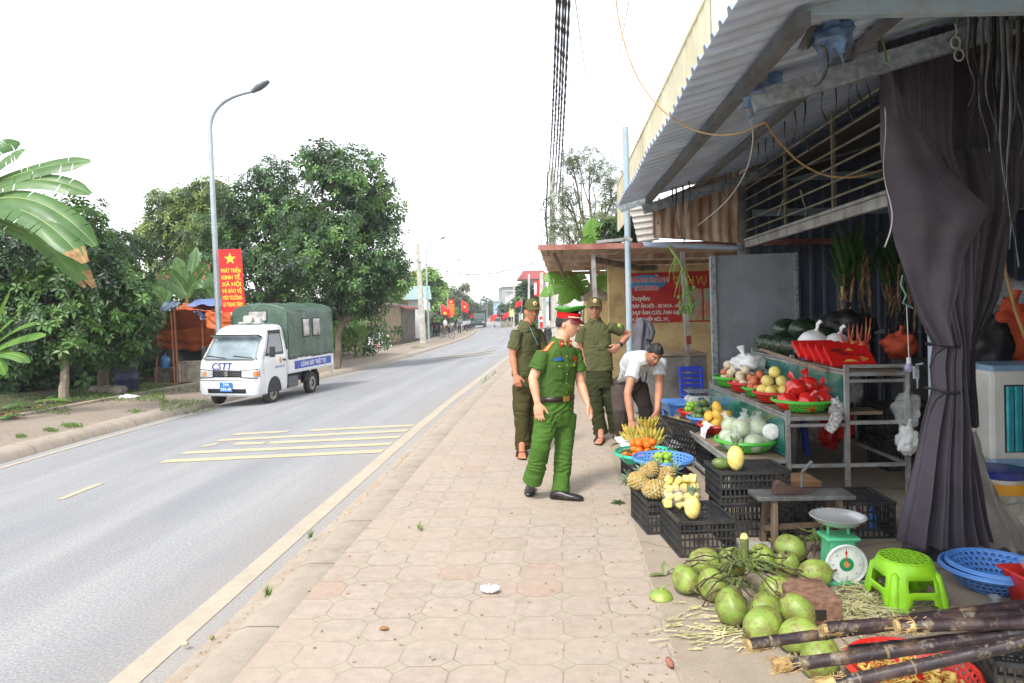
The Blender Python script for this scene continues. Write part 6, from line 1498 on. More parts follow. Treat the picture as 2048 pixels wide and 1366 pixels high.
def tlabel(name,txt,size,mat,pos,side='front',par=None,wide=1.,bold=0.,bv=True):
 t=text_mb(txt,size,.004,bold=bold,wide=wide)
 if side=='front':Rm=Matrix(((-1,0,0),(0,-1,0),(0,0,1))).to_4x4()
 else:Rm=Matrix(((0,1,0),(-1,0,0),(0,0,1))).to_4x4()if side=='right' else Matrix(((0,-1,0),(1,0,0),(0,0,1))).to_4x4()
 xf(t,Matrix.Translation(V(pos))@Rm)
 return mk(name,t,mat,par or tk,sharp=0)
t=text_mb('CSTT',.22,.003,bold=.003,wide=1.05,space=1.05);nv_=[]
for x,y,z in t.v:
 X_,Z_=.15-x,z+.862
 nv_.append((X_,lerp(-.013,-.085,(Z_-.855)/.165)+.040-y,Z_))
t.v=nv_;mk('lettering',t,m_navy,tk,sharp=0)
pl=mk('licence_plate',MB().box(0.0,.045,.475,.34,.012,.21),m_plate,tk,sharp=0,bev=.004)
tlabel('plate_lettering','29A',.105,m_whl,(0,.054,.495),par=pl,bold=.001);tlabel('plate_lettering','044.48',.105,m_whl,(0,.054,.395),par=pl,bold=.001)
for s in(-1,1):
 side='left' if s<0 else 'right'
 em=MB();em.lathe([(.001,.008),(.045,.007),(.055,0)],18,(s*.842,-1.12,1.0),Matrix.Rotation(s*pi/2,3,'Y'),sx=1.35);mk('door_badge',em,M('badge_yellow',c(232,186,50),c(210,140,40),rough=.4,scale=30),tk)
 def sl_(txt,size,mat,y,z,x,par=None,bold=0,wide=1.):
  t=text_mb(txt,size,.003,bold=bold,wide=wide);t.v=[(s*(x-yy),(y+s*xx),z+zz)for xx,yy,zz in t.v];return mk('side_lettering',t,mat,par or tk,sharp=0)
 sl_('CÔNG AN XÃ',.075,M('pale_blue_letter',c(110,150,206),rough=.4),-1.06,.83,.842)
mb=MB();mb.box(0,-2.3,.42,.7,3.6,.14);mb.box(0,-.8,.36,1.3,.6,.12);mk('chassis',mb,m_blackp,tk,sharp=0)
for s in(-1,1):mb=MB();mb.box(s*.62,-1.95,.42,.25,.55,.28);mk('tool_box',mb,M('grey_plastic',c(96,98,102),rough=.5),tk,sharp=0,bev=.02)
mb=MB();mb.box(0,-2.87,.66,1.62,2.68,.05);mk('bed_floor',mb,m_wp,tk,sharp=0)
for s in(-1,1):
 pn=mk('bed_side',MB().box(s*.82,-2.87,.83,.035,2.68,.32),m_wp,tk,sharp=0,bev=.008)
 mk('side_sticker',MB().box(s*.8395,-2.95,.82,.004,2.2,.20),m_bluep,pn,sharp=0)
 t=text_mb('CẢNH SÁT TRẬT TỰ',.155,.003,bold=.003,wide=1.05);t.v=[(s*(.843-yy),-2.95+s*xx,.765+zz)for xx,yy,zz in t.v];mk('lettering',t,m_whl,pn,sharp=0)
 mb=MB();mb.box(s*.80,-4.2,.72,.06,.06,.58);mk('rear_post',mb,m_wp,tk,sharp=0);mb=MB();mb.box(s*.70,-3.34,.34,.20,.012,.34);mk('mud_flap',mb,m_blackp,tk,sharp=0)
 mb=MB();mb.grid(lambda a,b:V((s*(.60+.2*b),-2.98+.37*cos(pi*a),.32+.37*sin(pi*a))),16,1);mk('rear_mudguard',mb,m_blackp,tk,solid=.01)
mk('tailboard',MB().box(0,-4.21,.82,1.62,.03,.30),m_wp,tk,sharp=0);mk('bed_front',MB().box(0,-1.53,.95,1.62,.03,.55),m_wp,tk,sharp=0)
sec=[(-.835,.97),(-.832,1.2),(-.825,1.6),(-.815,1.95),(-.80,2.14),(-.74,2.22),(-.5,2.29),(-.25,2.335),(0,2.35),(.25,2.335),(.5,2.29),(.74,2.22),(.80,2.14),(.815,1.95),(.825,1.6),(.832,1.2),(.835,.97)]
def secp(t):
 k=t*(len(sec)-1);i=min(len(sec)-2,int(k));return lerp(sec[i][0],sec[i+1][0],k-i),lerp(sec[i][1],sec[i+1][1],k-i)
cv=MB()
def canv(a,b):
 x,z=secp(b);y=lerp(-1.545,-4.23,a);hoop=sin(pi*((a*3)%1))
 w_=noise.noise(V((x*2,y*2.2,z*2.5)))*.022+.012*noise.noise(V((x*6,y*6+z*5,z*3)));k=1-.018*hoop
 low=max(0,(1.05-z)/.2);return V(((x+(w_ if abs(x)>.79 else 0))*(k if z>1 else 1)*(1+.01*low),y,z-(.03*hoop if z>2.1 else 0)+(w_ if z>2.1 else 0)))
cv.grid(canv,60,96)
def cfront(a,b,y0=-1.545,sg=1):
 x,zt=secp(lerp(.22,.78,a));x=lerp(-.82,.82,a);
 zt=interp(x,[p for p in sec[4:13]])if abs(x)<.8 else lerp(2.05,2.14,1)
 z=lerp(.98,zt,b);return V((x,y0+sg*(.05*sin(pi*b)*sin(pi*a)+.02*noise.noise(V((x*4+z*2,z*4,2)))*sin(pi*b)),z))
cv.grid(cfront,40,30);cv.grid(lambda a,b:cfront(1-a,b,-4.23,-1),30,20)
cn=mk('canvas_cover',cv,m_tarp,tk,sharp=60,solid=.004);bvv=bvh_of(cv)
m_vinyl=M('vinyl_window',c(176,172,168),c(136,132,130),rough=.2,scale=6,bump=.5,bscale=14,coat=.5)
def cwin(cn_,w,h,fw,rt):
 fr=mk('canvas_window',patch(bvv,V(cn_),rt,V((0,0,1)),fw,w+.06,h+.06,.010,8,8),M('dark_green_hem',c(40,62,54),rough=.6),tk,solid=.004,sharp=60);mk('vinyl',patch(bvv,V(cn_),rt,V((0,0,1)),fw,w,h,.018,8,8),m_vinyl,fr,solid=.003,sharp=60)
cwin((0.04,-1.5,2.03),.52,.22,FR,V((1,0,0)))
for s in(-1,1):
 for y in(-2.55,-3.15):cwin((s*.8,y,1.72),.38,.42,V((s,0,0)),V((0,1,0)))
mb=MB();mb.tube([(.84,-1.6-.22*k,1.0+.03*(k%2))for k in range(12)],.008,5);mb.tube([(-.84,-1.6-.22*k,1.0+.03*(k%2))for k in range(12)],.008,5);mk('lashing',mb,m_strap,tk)
mb=MB();mb.box(-.05,-1.05,1.885,.62,.22,.035);mb.box(-.24,-1.08,1.945,.16,.12,.10);mk('roof_rack',mb,M('beacon_grey',c(196,198,196),rough=.4),tk,sharp=0,bev=.012)
mb=MB();mb.loft([ring((-.05,-.96+y,1.975),V((w,0,0)),V((0,0,h)),20,4)for y,w,h in((-.14,.05,.04),(-.03,.06,.05),(.07,.115,.075),(.085,.12,.08))]);mk('loudspeaker',mb,M('speaker_cream',c(222,214,186),rough=.4),tk,sharp=40)
for s,x0 in((1,.12),(1,-.62)):
 mb=MB();pts=[]
 for k in range(8):
  hit=bvc.ray_cast(V((x0+.55*k/7,2,1.10+.05*k/7)),V((0,-1,0)))[0];pts.append(hit+V((0,.02,.012)))
 mb.tube(pts,.009,5);mk('wiper',mb,m_blackp,tk)
hit=bvc.ray_cast(V((0,2,1.56)),V((0,-1,0)))[0]
mk('rear_view_mirror',MB().ell(hit+V((0.02,.012,.03)),.11,.012,.03,14,8),M('mirror_pale',c(176,206,206),rough=.2),tk)
hit=bvc.ray_cast(V((.58,2,1.50)),V((0,-1,0)))[0];mk('windscreen_sticker',MB().lathe([(.001,.004),(.045,.003),(.046,0)],16,hit+V((0,.012,0)),Matrix.Rotation(-pi/2,3,'X')),M('mirror_pale',c(176,206,206)),tk)
for ch in(tk,):ch.matrix_world=TM
def GZ(p):
 u,s=us(V((p[0],p[1],0)));u-=bend(s)
 if u>-1.5:return zl(s)
 if u>uL(s):return zroad(u,s)+zl(s)
 return zl(s)+(-.44 if u>uL(s)-2.6 else lerp(-.40,-.3,min(1,(uL(s)-2.6-u)/10)))
def leaf(mb,o,n,sz,asp=.5,rot=0,k=0):
 n=V(n).normalized();a,b=frame_of(n);d=a*cos(rot)+b*sin(rot);s=n.cross(d)
 o=V(o);h=sz/2;w=sz*asp/2
 mb.v+=[tuple(o-d*h),tuple(o+s*w+n*w*.3),tuple(o+d*h*1.1-n*h*.25),tuple(o-s*w+n*w*.3)]
 i=len(mb.v);mb.f.append((i-4,i-3,i-2,i-1));mb.m.append(k)
def limb(mb,p,q,r0,r1,wob_=.1,n=6,seed=0):
 p,q=V(p),V(q);pts=[]
 for i in range(n+1):
  t=i/n;o=p.lerp(q,t)+V((noise.noise(V((t*2,seed,0))),noise.noise(V((t*2,seed,5))),0))*wob_*sin(pi*t);pts.append(o)
 mb.tube(pts,[lerp(r0,r1,i/n)for i in range(n+1)],8);return pts
m_bark=M('bark',c(126,112,96),c(84,72,60),rough=.95,scale=9,detail=7,stretch=(1,1,.3),bump=.6,bscale=26)
m_jack=[leafmat('jackfruit_leaf_a',c(70,106,56),c(40,70,36),scale=.9,rough=.42),leafmat('jackfruit_leaf_b',c(122,158,84),c(76,118,56),scale=.9,rough=.35),leafmat('jackfruit_leaf_c',c(36,62,38),c(20,40,24),scale=.9,rough=.4)]
m_light=[leafmat('light_leaf_a',c(132,154,76),c(90,114,54),scale=.8),leafmat('light_leaf_b',c(150,164,88),c(108,128,62),scale=.8),leafmat('light_leaf_c',c(74,94,52),c(50,70,40),scale=.8)]
m_young=[leafmat('young_leaf_a',c(136,176,84),c(96,140,62),scale=.8),leafmat('young_leaf_b',c(168,198,104),c(124,164,76),scale=.8),leafmat('young_leaf_c',c(76,112,60),c(56,86,48),scale=.8)]
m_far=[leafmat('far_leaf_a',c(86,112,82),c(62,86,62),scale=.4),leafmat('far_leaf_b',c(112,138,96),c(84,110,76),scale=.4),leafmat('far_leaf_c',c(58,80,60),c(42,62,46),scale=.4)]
m_olivel=[leafmat('olive_leaf_a',c(112,124,92),c(82,96,70),scale=.8),leafmat('olive_leaf_b',c(136,146,108),c(104,116,84),scale=.8),leafmat('olive_leaf_c',c(82,94,70),c(60,74,54),scale=.8)]
def crown(mb,lobes,n,sz,asp=.5,seed=1,whorl=5,dens=.62,up=.35):
 """leaf whorls spread through the outer shell of uneven lobes; gaps where the noise is low"""
 r_=random.Random(seed);tot=sum(rx*rz for _,rx,ry,rz in lobes)
 for cn_,rx,ry,rz in lobes:
  cn_=V(cn_);m_=int(n*rx*rz/tot)
  for i in range(m_):
   d=V((r_.gauss(0,1),r_.gauss(0,1),r_.gauss(0,1))).normalized();q=r_.random()**.4
   bumpy=1+.30*noise.noise(d*2.2+cn_*.7)+.16*noise.noise(d*6+cn_)
   p=cn_+V((d.x*rx,d.y*ry,d.z*rz))*(q*bumpy)
   if noise.noise(p*(1.1/max(.6,rx*.45)))+.35*noise.noise(p*3.1)<-.22*dens-.0 and r_.random()<.85:continue
   tone=noise.noise(p*.9+V((3,1,seed)))+.6*(r_.random()-.5);k=2 if tone<-.18 else(1 if tone>.28 else 0)
   ax=(d*.8+V((r_.gauss(0,.35),r_.gauss(0,.35),up+r_.gauss(0,.3)))).normalized();a,b=frame_of(ax);w0=r_.uniform(0,6)
   for j in range(whorl):
    an=w0+2*pi*j/whorl;dr=(a*cos(an)+b*sin(an));n_=(ax*.75-dr*.5+V((0,0,.15))).normalized()
    leaf(mb,p+dr*sz*.45,n_,sz*r_.uniform(.7,1.2),asp,0,k);
    o=p+dr*sz*.08;s=n_.cross(dr).normalized();L_=sz*r_.uniform(.75,1.25);w=L_*asp/2;i0=len(mb.v)-4
    mb.v[i0:i0+4]=[tuple(o),tuple(o+dr*L_*.5+s*w+ax*.06*L_),tuple(o+dr*L_-V((0,0,.12*L_))),tuple(o+dr*L_*.5-s*w+ax*.06*L_)]
def tree(name,base,lobes,n,sz,mats,lab,r0=.16,asp=.5,whorl=5,seed=1,grp='roadside trees',dens=.62,fork=.35,limbs=True,cat='tree',up=.35,bark=None):
 base=V(base);t=thing(name,base,lab,cat,grp);mb=MB();cz=min(cn_[2]-rz for cn_,rx,ry,rz in lobes)
 cen=sum((V(l[0])for l in lobes),V())/len(lobes);fk=V((lerp(base.x,cen.x,.4),lerp(base.y,cen.y,.4),lerp(base.z,cen.z,fork)))
 limb(mb,base-V((0,0,.05)),fk,r0*1.25,r0*.8,.12,7,seed)
 for i,(cn_,rx,ry,rz)in enumerate(lobes):
  if cn_[2]<fk.z+.3 and i>1:continue
  q=V(cn_)+V((0,0,rz*.3));pts=limb(mb,fk,q,r0*.62,r0*.14,.3,7,seed+i)
  for k in range(3):
   a=k*2.1+i;e=V(cn_)+V((cos(a)*rx*.7,sin(a)*ry*.7,rz*(.1+.3*(k%2))));limb(mb,pts[3+k],e,r0*.25,r0*.05,.2,5,seed+i*3+k)
 mk('trunk',mb,bark or m_bark,t);mb=MB();crown(mb,lobes,n,sz,asp,seed,whorl,dens,up);mk('crown',mb,mats,t,sharp=0);return t
def WL(px,py,d,r,ry=None,rz=None):
 s=d/F;return(W(px,py,d),r*s,(ry or r)*s,(rz or r)*s)
def at(px,d):p=W(px,700,d);return V((p.x,p.y,GZ(p)))
d=27
tree('jackfruit_tree',at(672,d),[WL(700,360,d,88,75,70),WL(640,320,d,52,50,45),WL(752,420,d+1,62,60,66),WL(690,460,d,105,85,62),WL(760,520,d,62,62,50),WL(640,520,d-.5,85,75,65),WL(715,565,d,80,70,40),WL(610,440,d+.5,55,60,70),WL(782,556,d,45,45,40),WL(660,605,d,60,50,40),WL(730,605,d+.5,55,45,36),WL(650,625,d+1,60,45,30)],6200,.20,m_jack,'tallest dark green jackfruit tree with a pointed crown behind the truck',.13,seed=3,up=.3)
d=29
tree('jackfruit_tree',at(560,d),[WL(548,365,d,58,55,52),WL(505,410,d,62,60,62),WL(570,440,d,70,60,66),WL(450,450,d,62,60,60),WL(500,510,d,85,70,55),WL(575,540,d-1,75,60,62),WL(420,520,d,45,45,55),WL(540,600,d+.6,90,60,45)],4300,.20,m_jack,'dark green jackfruit tree left of the tallest one, with a rounded top',.13,seed=5)
d=36
tree('broadleaf_tree',at(400,d),[WL(350,415,d,62,60,45),WL(420,395,d,52,55,42),WL(310,480,d,50,50,40),WL(385,465,d,75,60,50),WL(440,450,d,60,60,60),WL(345,530,d,55,50,30)],3600,.26,m_light,'lighter yellow green tree behind the lamp post, farther than the dark trees',.2,seed=8,whorl=6,asp=.42)
d=17.6
tree('jackfruit_tree',at(128,17.4),[WL(150,450,d,62,75,70),WL(60,520,d,95,80,75),WL(190,530,d,72,75,70),WL(250,600,d,62,65,75),WL(130,620,d,110,85,80),WL(20,640,d,90,80,90),WL(220,690,d+.5,75,60,50),WL(-70,520,d,110,90,110),WL(285,660,d+.5,45,50,60),WL(120,690,d,90,70,40),WL(40,710,d-.3,70,60,40)],6000,.17,m_jack,'bushy dark jackfruit tree at the left edge with a pale slanting trunk',.10,seed=11,fork=.42,bark=M('pale_bark',c(170,156,138),c(124,110,94),rough=.95,scale=9,stretch=(1,1,.35),bump=.5,bscale=26))
for i,(px,dd)in enumerate(((205,20.5),(60,20),(160,22),(230,23))):
 b=at(px,dd);tree('jackfruit_tree',b,[WL(px,590,dd,80,60,60),WL(px+20,520,dd,60,60,60),WL(px-15,655,dd,70,60,40)],900,.18,[m_jack[2],m_jack[0],m_jack[2]],['dark trunk standing behind the blue barrel in the thicket','dark tree deep in the thicket at the far left','dark tree between the pale trunk and the barrel','rearmost dark tree of the thicket beside the tarpaulin stall'][i],.14,seed=20+i,fork=.3)
for i,(px,py,dd,rx,rz,n)in enumerate(((310,610,27,130,62,900),(180,640,26,160,75,900),(20,640,25,160,80,900),(520,640,33,200,60,900),(660,640,36,120,60,700),(60,728,20.6,110,52,700),(185,735,22,90,45,600),(290,728,24.5,70,45,450),(-60,730,19,100,60,600))):
 o,a,b,cc=WL(px,py,dd,rx,70,rz);b_=V((o.x,o.y,GZ(o)));t=thing('shrub',b_,'dense dark green thicket '+['behind the tarpaulin stall','behind the bushy left tree','at the far left behind the banana leaves','low behind the truck canopy','low between the truck and the old shed','low in the shade at the far left','low between the pale trunk and the barrel','low beside the tarpaulin stall','just outside the left picture edge'][i],'shrub','thickets');mb=MB();limb(mb,b_,o,.08,.03);mk('stems',mb,m_bark,t);mb=MB();crown(mb,[(o,a,b,cc),(o+V((a*.5,0,-cc*.6)),a*.7,b,cc*.7),(o-V((a*.5,0,cc*.6)),a*.7,b,cc*.7)],n,.3,.5,40+i,5,.3);mk('foliage',mb,m_jack if i!=3 else m_light,t,sharp=0)
m_bl=leafmat('banana_leaf',c(104,140,84),c(70,108,58),scale=1.3,rough=.38,trl=.35);m_bl2=leafmat('banana_leaf_bright',c(112,158,62),c(84,130,48),scale=1.5,rough=.45,trl=.3);m_mid=M('banana_midrib',c(150,168,104),rough=.5);m_brn=M('dry_leaf_edge',c(172,138,92),c(124,94,60),rough=.9,scale=12);m_bst=M('banana_stem',c(128,128,76),c(84,74,48),rough=.7,scale=5,stretch=(1,1,.3))
def bleaf(t,p,q,wd,drop,m,seed=0,tip_dry=False,side=None,fold=.25,tear=.6):
 """one banana blade: arched midrib, wavy split halves"""
 p,q=V(p),V(q);ln=(q-p).length;up=V((0,0,1));pts=[p.lerp(q,i/22)+up*drop*4*(i/22)*(1-i/22)for i in range(23)];mb=MB();r_=random.Random(seed)
 for sgn in(-1,1):
  vs=[];fs=[];o=0
  for i in range(22):
   for half in(0,1):
    pass
  n=22;cut={int(r_.uniform(5,n))for _ in range(int(8*tear))}
  prev=None
  for i in range(n+1):
   t_=i/n;w=wd*(min(1,t_/.10)**.6)*(1 if t_<.8 else max(.25,1-((t_-.8)/.2)**2.6))
   tg=(pts[min(i+1,n)]-pts[max(i-1,0)]).normalized();sd=side or tg.cross(up);sd=(sd-tg*sd.dot(tg)).normalized();nn=sd.cross(tg).normalized()
   if nn.z<0:nn=-nn
   row=[]
   for k in range(5):
    b=k/4;e=pts[i]+sd*sgn*w*b*(1-.12*b)+nn*(fold*w*b*(1-1.1*b)+.05*w*noise.noise(V((t_*9,b*2,seed+sgn))))-up*(.10*w*b*b)+tg*(-.10*w*b*b+.03*w*noise.noise(V((t_*12,b,seed))))
    row.append(tuple(e))
   base=len(vs);vs+=row
   if prev is not None:
    for k in range(4):
     f_=(prev+k,prev+k+1,base+k+1,base+k);fs.append(f_)
   prev=base
   if i in cut and i<n:
    g=.10*w;row2=[tuple(V(v)+tg*g*(k/4))for k,v in enumerate(row)];prev=len(vs);vs+=row2
  mb.add(vs,fs,0)
 if tip_dry:
  for k,pl_ in enumerate(mb.f):
   cx=sum((V(mb.v[i])for i in pl_),V())/len(pl_)
   tt=(cx-p).dot(q-p)/(ln*ln)
   if tt>.90+.1*noise.noise(cx*6)or(tt>.45 and noise.noise(cx*5+V((seed,0,0)))>.46):mb.m[k]=1
 bl=mk('leaf',mb,[m,m_brn],t,sharp=80);mb=MB();mb.tube(pts,[lerp(.02,.004,i/22)*(wd/.3)for i in range(23)],6);mk('midrib',mb,m_mid,bl);return bl
ban=thing('banana_plant',at(-70,13.2),'large banana plant at the left edge with long arching torn leaves','banana plant','banana plants')
hub=W(-75,420,13.2);mb=MB();b0=OFF[ban.name];limb(mb,b0,hub,.14,.08,.05);mk('stem',mb,m_bst,ban)
for i,(sx,sy,px,py,w,dr,dd,dry)in enumerate(((-75,400,182,322,.24,.16,.3,False),(-70,405,182,388,.24,.34,.1,False),(-60,420,192,492,.28,.5,-.3,False),(-60,425,172,525,.28,.45,-.6,True),(-60,430,190,575,.20,.52,-.2,True),(-70,400,50,298,.22,.1,.2,False),(-80,390,40,285,.18,.25,.8,False),(-60,440,170,575,.15,.35,.5,True))):
 bleaf(ban,W(sx,sy,13.2),W(px,py,13.2+dd),w,dr,m_bl,i,dry,side=V((0,.62,.78)))
b2=thing('banana_plant',at(-40,14.4),'young banana plant low at the left edge with bright upright leaves','banana plant','banana plants');mb=MB();limb(mb,OFF[b2.name],W(-30,700,14.4),.07,.05);mk('stem',mb,m_bst,b2)
for i,(px,py,w,dr)in enumerate(((92,670,.13,.10),(75,646,.08,.14),(60,725,.12,.12),(20,580,.12,.05),(26,640,.10,.1),(10,750,.14,.12))):bleaf(b2,W(-32,712,14.4),W(px,py,14.2),w,dr,m_bl2,30+i,side=V((.1,.7,.7)))
def banana_clump(px,d,tips,lab,hy,m=None,w=.22):
 t=thing('banana_plant',at(px,d),lab,'banana plant','banana plants');hub=W(px,hy,d);mb=MB();limb(mb,OFF[t.name],hub,.12,.07);mk('stem',mb,m_bst,t)
 for i,(x,y,dr)in enumerate(tips):bleaf(t,hub+V((0,0,-.1)),W(x,y,d+.6*sin(i*2)),w,dr,m or m_bl,int(px)+i,i%3==2,side=(W(x,y,d+.6*sin(i*2))-hub).cross(V((.5*sin(i*3.7),-1,.45))).normalized())
 return t
banana_clump(375,24,[(352,515,.05),(392,495,.04),(420,530,.2),(330,545,.2),(445,560,.3),(300,560,.25),(405,575,.3)],'banana plant rising behind the tarpaulin stall',590,w=.26)
banana_clump(330,25.5,[(300,540,.1),(345,530,.05),(280,590,.3),(370,560,.3),(310,610,.3)],'shorter banana plant left of the other behind the stall',605,w=.24)
banana_clump(432,26,[(415,545,.1),(455,525,.05),(470,570,.3),(400,580,.3)],'banana plant behind the lamp post and red banner',610,w=.24)
banana_clump(712,34,[(700,625,.1),(728,628,.1),(738,655,.25),(690,655,.25),(722,672,.3)],'small broad leaved plant beside the old shed',690,w=.3)
banana_clump(655,31,[(640,628,.1),(668,622,.1),(690,640,.25),(630,650,.25)],'bright banana plant just behind the truck',690,m_bl2,.2)
banana_clump(790,62,[(772,598,.2),(800,592,.2),(815,612,.4),(768,615,.4)],'banana plant growing over the roof of the old shed',625,w=.5)
d=22
st_=thing('tarpaulin_stall',at(370,d),'roadside stall of orange and blue tarpaulins on leaning poles','stall');m_or=tarpm('orange_tarp',c(214,112,60),c(190,90,46),c(150,96,62));m_blt=tarpm('blue_tarp',c(122,142,196),c(96,116,170),c(170,176,190));m_camo=tarpm('striped_tarp',c(150,164,184),c(70,92,130),c(60,66,60));m_dkt=tarpm('navy_tarp',c(46,54,98),c(36,42,76),c(60,60,70))
def tarp(corners,m,name,seed,sg=.15,nu=26,nv=20):
 a,b,cc,dd=[W(*x)for x in corners];mb=MB()
 mb.grid(lambda u,v:a.lerp(b,u).lerp(dd.lerp(cc,u),v)-V((0,0,sg*sin(pi*u)*sin(pi*v)))+V((0,.06,.07))*noise.noise(V((u*4,v*4,seed))),nu,nv);return mk(name,mb,m,st_,solid=.006,sharp=80)
tarp([(352,617,21.2),(442,622,20.6),(446,662,24.6),(300,692,24.4)],m_or,'orange_tarp',1,.1);tarp([(352,617,21.2),(442,622,20.6),(455,608,24),(370,606,24)],m_or,'orange_tarp',2)
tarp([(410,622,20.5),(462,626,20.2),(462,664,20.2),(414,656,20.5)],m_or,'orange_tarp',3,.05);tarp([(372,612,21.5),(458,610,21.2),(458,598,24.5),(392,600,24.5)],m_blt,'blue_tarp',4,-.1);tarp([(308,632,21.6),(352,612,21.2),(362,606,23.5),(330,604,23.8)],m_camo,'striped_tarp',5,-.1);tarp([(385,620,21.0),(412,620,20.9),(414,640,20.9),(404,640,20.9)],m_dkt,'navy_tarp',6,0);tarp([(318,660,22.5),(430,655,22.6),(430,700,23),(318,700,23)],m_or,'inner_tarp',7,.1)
for px,py0,px1,py1 in((348,614,357,768),(342,625,350,755),(404,640,408,740),(436,625,440,750),(316,650,312,745)):
 p=W(px,py0,21.3);q=W(px1,py1,21.3);q.z=GZ(q);mb=MB();mb.tube([q,p],.026,8);mk('pole',mb,M('rust_pole',c(146,92,66),c(106,70,54),rough=.8,scale=8),st_)
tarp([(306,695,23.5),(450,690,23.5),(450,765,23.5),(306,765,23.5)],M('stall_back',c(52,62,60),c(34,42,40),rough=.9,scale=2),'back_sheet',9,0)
def bx(name,px,py,d,sx,sy,sz,m,lab,cat,rz=0,grp=None,bev=.01):
 p=W(px,py,d);z=GZ(p);mb=MB();mb.box(p.x,p.y,z+sz/2,sx,sy,sz,Matrix.Rotation(rz,3,'Z'));return tag(mk(name,mb,m,sharp=0,bev=bev),lab,cat,grp)
m_cem=M('cement_block',c(140,134,122),c(104,98,88),rough=.95,scale=5,dirt=c(70,66,56),damt=.6,bump=.4,bscale=40)
bx('counter',400,740,21.8,1.2,.5,.62,m_cem,'grey cement counter under the orange tarpaulin','counter');bx('cement_block',330,745,22,.5,.4,.42,m_cem,'low cement block supporting a water jug in the stall','block')
p=W(331,735,21.6);z=GZ(p)+.43;jg=thing('water_jug',V((p.x,p.y,z)),'blue water jug standing on a cement block in the tarpaulin stall','water jug');mb=MB();mb.lathe([(.001,0),(.12,.005),(.13,.03),(.125,.1),(.13,.13),(.125,.2),(.13,.28),(.10,.34),(.03,.37),(.028,.41),(.001,.41)],22,OFF[jg.name]);mk('bottle_body',mb,M('jug_blue',c(70,130,180),c(50,104,156),rough=.15,coat=.5),jg);mb=MB();mb.lathe([(.001,.43),(.034,.43),(.034,.40)],14,OFF[jg.name]);mk('lid',mb,p_dblue,jg)
p=at(252,19.2);br=thing('barrel',p,'dark blue plastic barrel standing under the bushy tree','barrel');mb=MB();mb.lathe([(.001,0),(.27,0),(.285,.03),(.29,.28),(.30,.3),(.30,.33),(.29,.35),(.29,.6),(.30,.62),(.30,.65),(.285,.68),(.27,.92),(.25,.94),(.24,.90),(.001,.88)],28,p);mk('drum',mb,M('barrel_blue',c(50,52,92),c(38,38,68),rough=.5,dirt=c(80,76,76),damt=.4),br);mb=MB();mb.lathe(torus_prof(.285,.012,.93),28,p);mk('rim',mb,MATS['barrel_blue'],br)
for i,(px,d_,r)in enumerate(((236,18.3,.2),(212,18.6,.17),(190,18.8,.15))):
 p=at(px,d_);mb=MB();mb.ell(p+V((0,0,r*.4)),r*1.2,r,r*.75,14,10,fn=lambda dv:1+.3*noise.noise(dv*1.8+V((i,0,0))));tag(mk('boulder',mb,m_cem,sharp=0),['largest grey boulder in the grass beside the barrel','middle grey boulder in the grass left of the barrel','smallest grey boulder under the bushy tree'][i],'boulder','boulders by the barrel')
mb=MB();p=at(258,17.6);mb=crumple(p+V((0,0,.04)),.22,.1,.05,3,.6);tag(mk('plastic_bag',mb,m_bagw),'crumpled white plastic bag on the verge by the barrel','plastic bag')
mb=MB()
r_=random.Random(5)
def grass_patch(mb,px0,px1,py0,py1,n,h,zf):
 for k in range(n):
  o=GH(r_.uniform(px0,px1),r_.uniform(py0,py1),zf)if px1-px0>60 else GH(r_.gauss((px0+px1)/2,(px1-px0)/4),r_.gauss((py0+py1)/2,(py1-py0)/4),zf);a=r_.uniform(0,6.3);hh=h*r_.uniform(.4,1.2)
  for q in range(3):
   an=a+q*2.1;dx=V((cos(an),sin(an),0));w=dx.cross(V((0,0,1)))*.006
   mb.add([o-w,o+w,o+dx*hh*.6+V((0,0,hh))],[(0,1,2)])
zs_=lambda u,s:-.41 if u<uL(s)-2.55 else(-.44 if u<uL(s)-.1 else-.59)
grass_patch(mb,110,330,766,804,1700,.10,zs_);grass_patch(mb,0,140,788,830,600,.09,zs_);grass_patch(mb,260,420,770,785,500,.05,zs_);grass_patch(mb,320,430,800,828,700,.05,zs_);grass_patch(mb,30,52,870,876,60,.05,zs_);grass_patch(mb,85,115,858,864,120,.05,zs_);grass_patch(mb,125,165,848,856,160,.06,zs_);grass_patch(mb,255,285,820,826,80,.05,zs_);grass_patch(mb,560,640,775,778,5,.04,zs_);grass_patch(mb,820,850,694,698,90,.1,zs_);grass_patch(mb,790,800,690,694,40,.1,zs_)
tag(mk('grass',mb,leafmat('grass_blade',c(112,146,62),c(78,112,44),scale=4),kind='stuff',sharp=0),'grass growing along the left verge and kerb','grass')
mb=MB();zk=lambda u,s:-.10
for a in((958,972,780,796,40),(965,985,755,775,60),(955,975,792,796,120),(985,995,745,755,30),(930,940,820,835,20),(870,880,868,876,14),(905,915,838,852,20),(530,540,1185,1195,10),(618,624,1070,1076,8),(836,842,1056,1062,8)):
 grass_patch(mb,a[0],a[1],a[2],a[3],a[4],.06,zk if a[2]<900 else(lambda u,s:-.14 if u<-1.7 else 0))
tag(mk('weeds',mb,MATS['grass_blade'],kind='stuff',sharp=0),'small weeds in the near gutter and joints of the pavement','weeds')
mb=MB();r_=random.Random(77)
for k in range(300):
 px=r_.uniform(0,440);py=lerp(828,764,px/440)+r_.gauss(0,6);o=GH(px,py,zs_)+V((0,0,.01));leaf(mb,o,V((r_.gauss(0,.5),r_.gauss(0,.5),1)),r_.uniform(.05,.14),.5,r_.uniform(0,6),0)
tag(mk('leaf_litter',mb,m_dleaf,kind='stuff',sharp=0),'dry fallen leaves along the left verge','leaf litter')
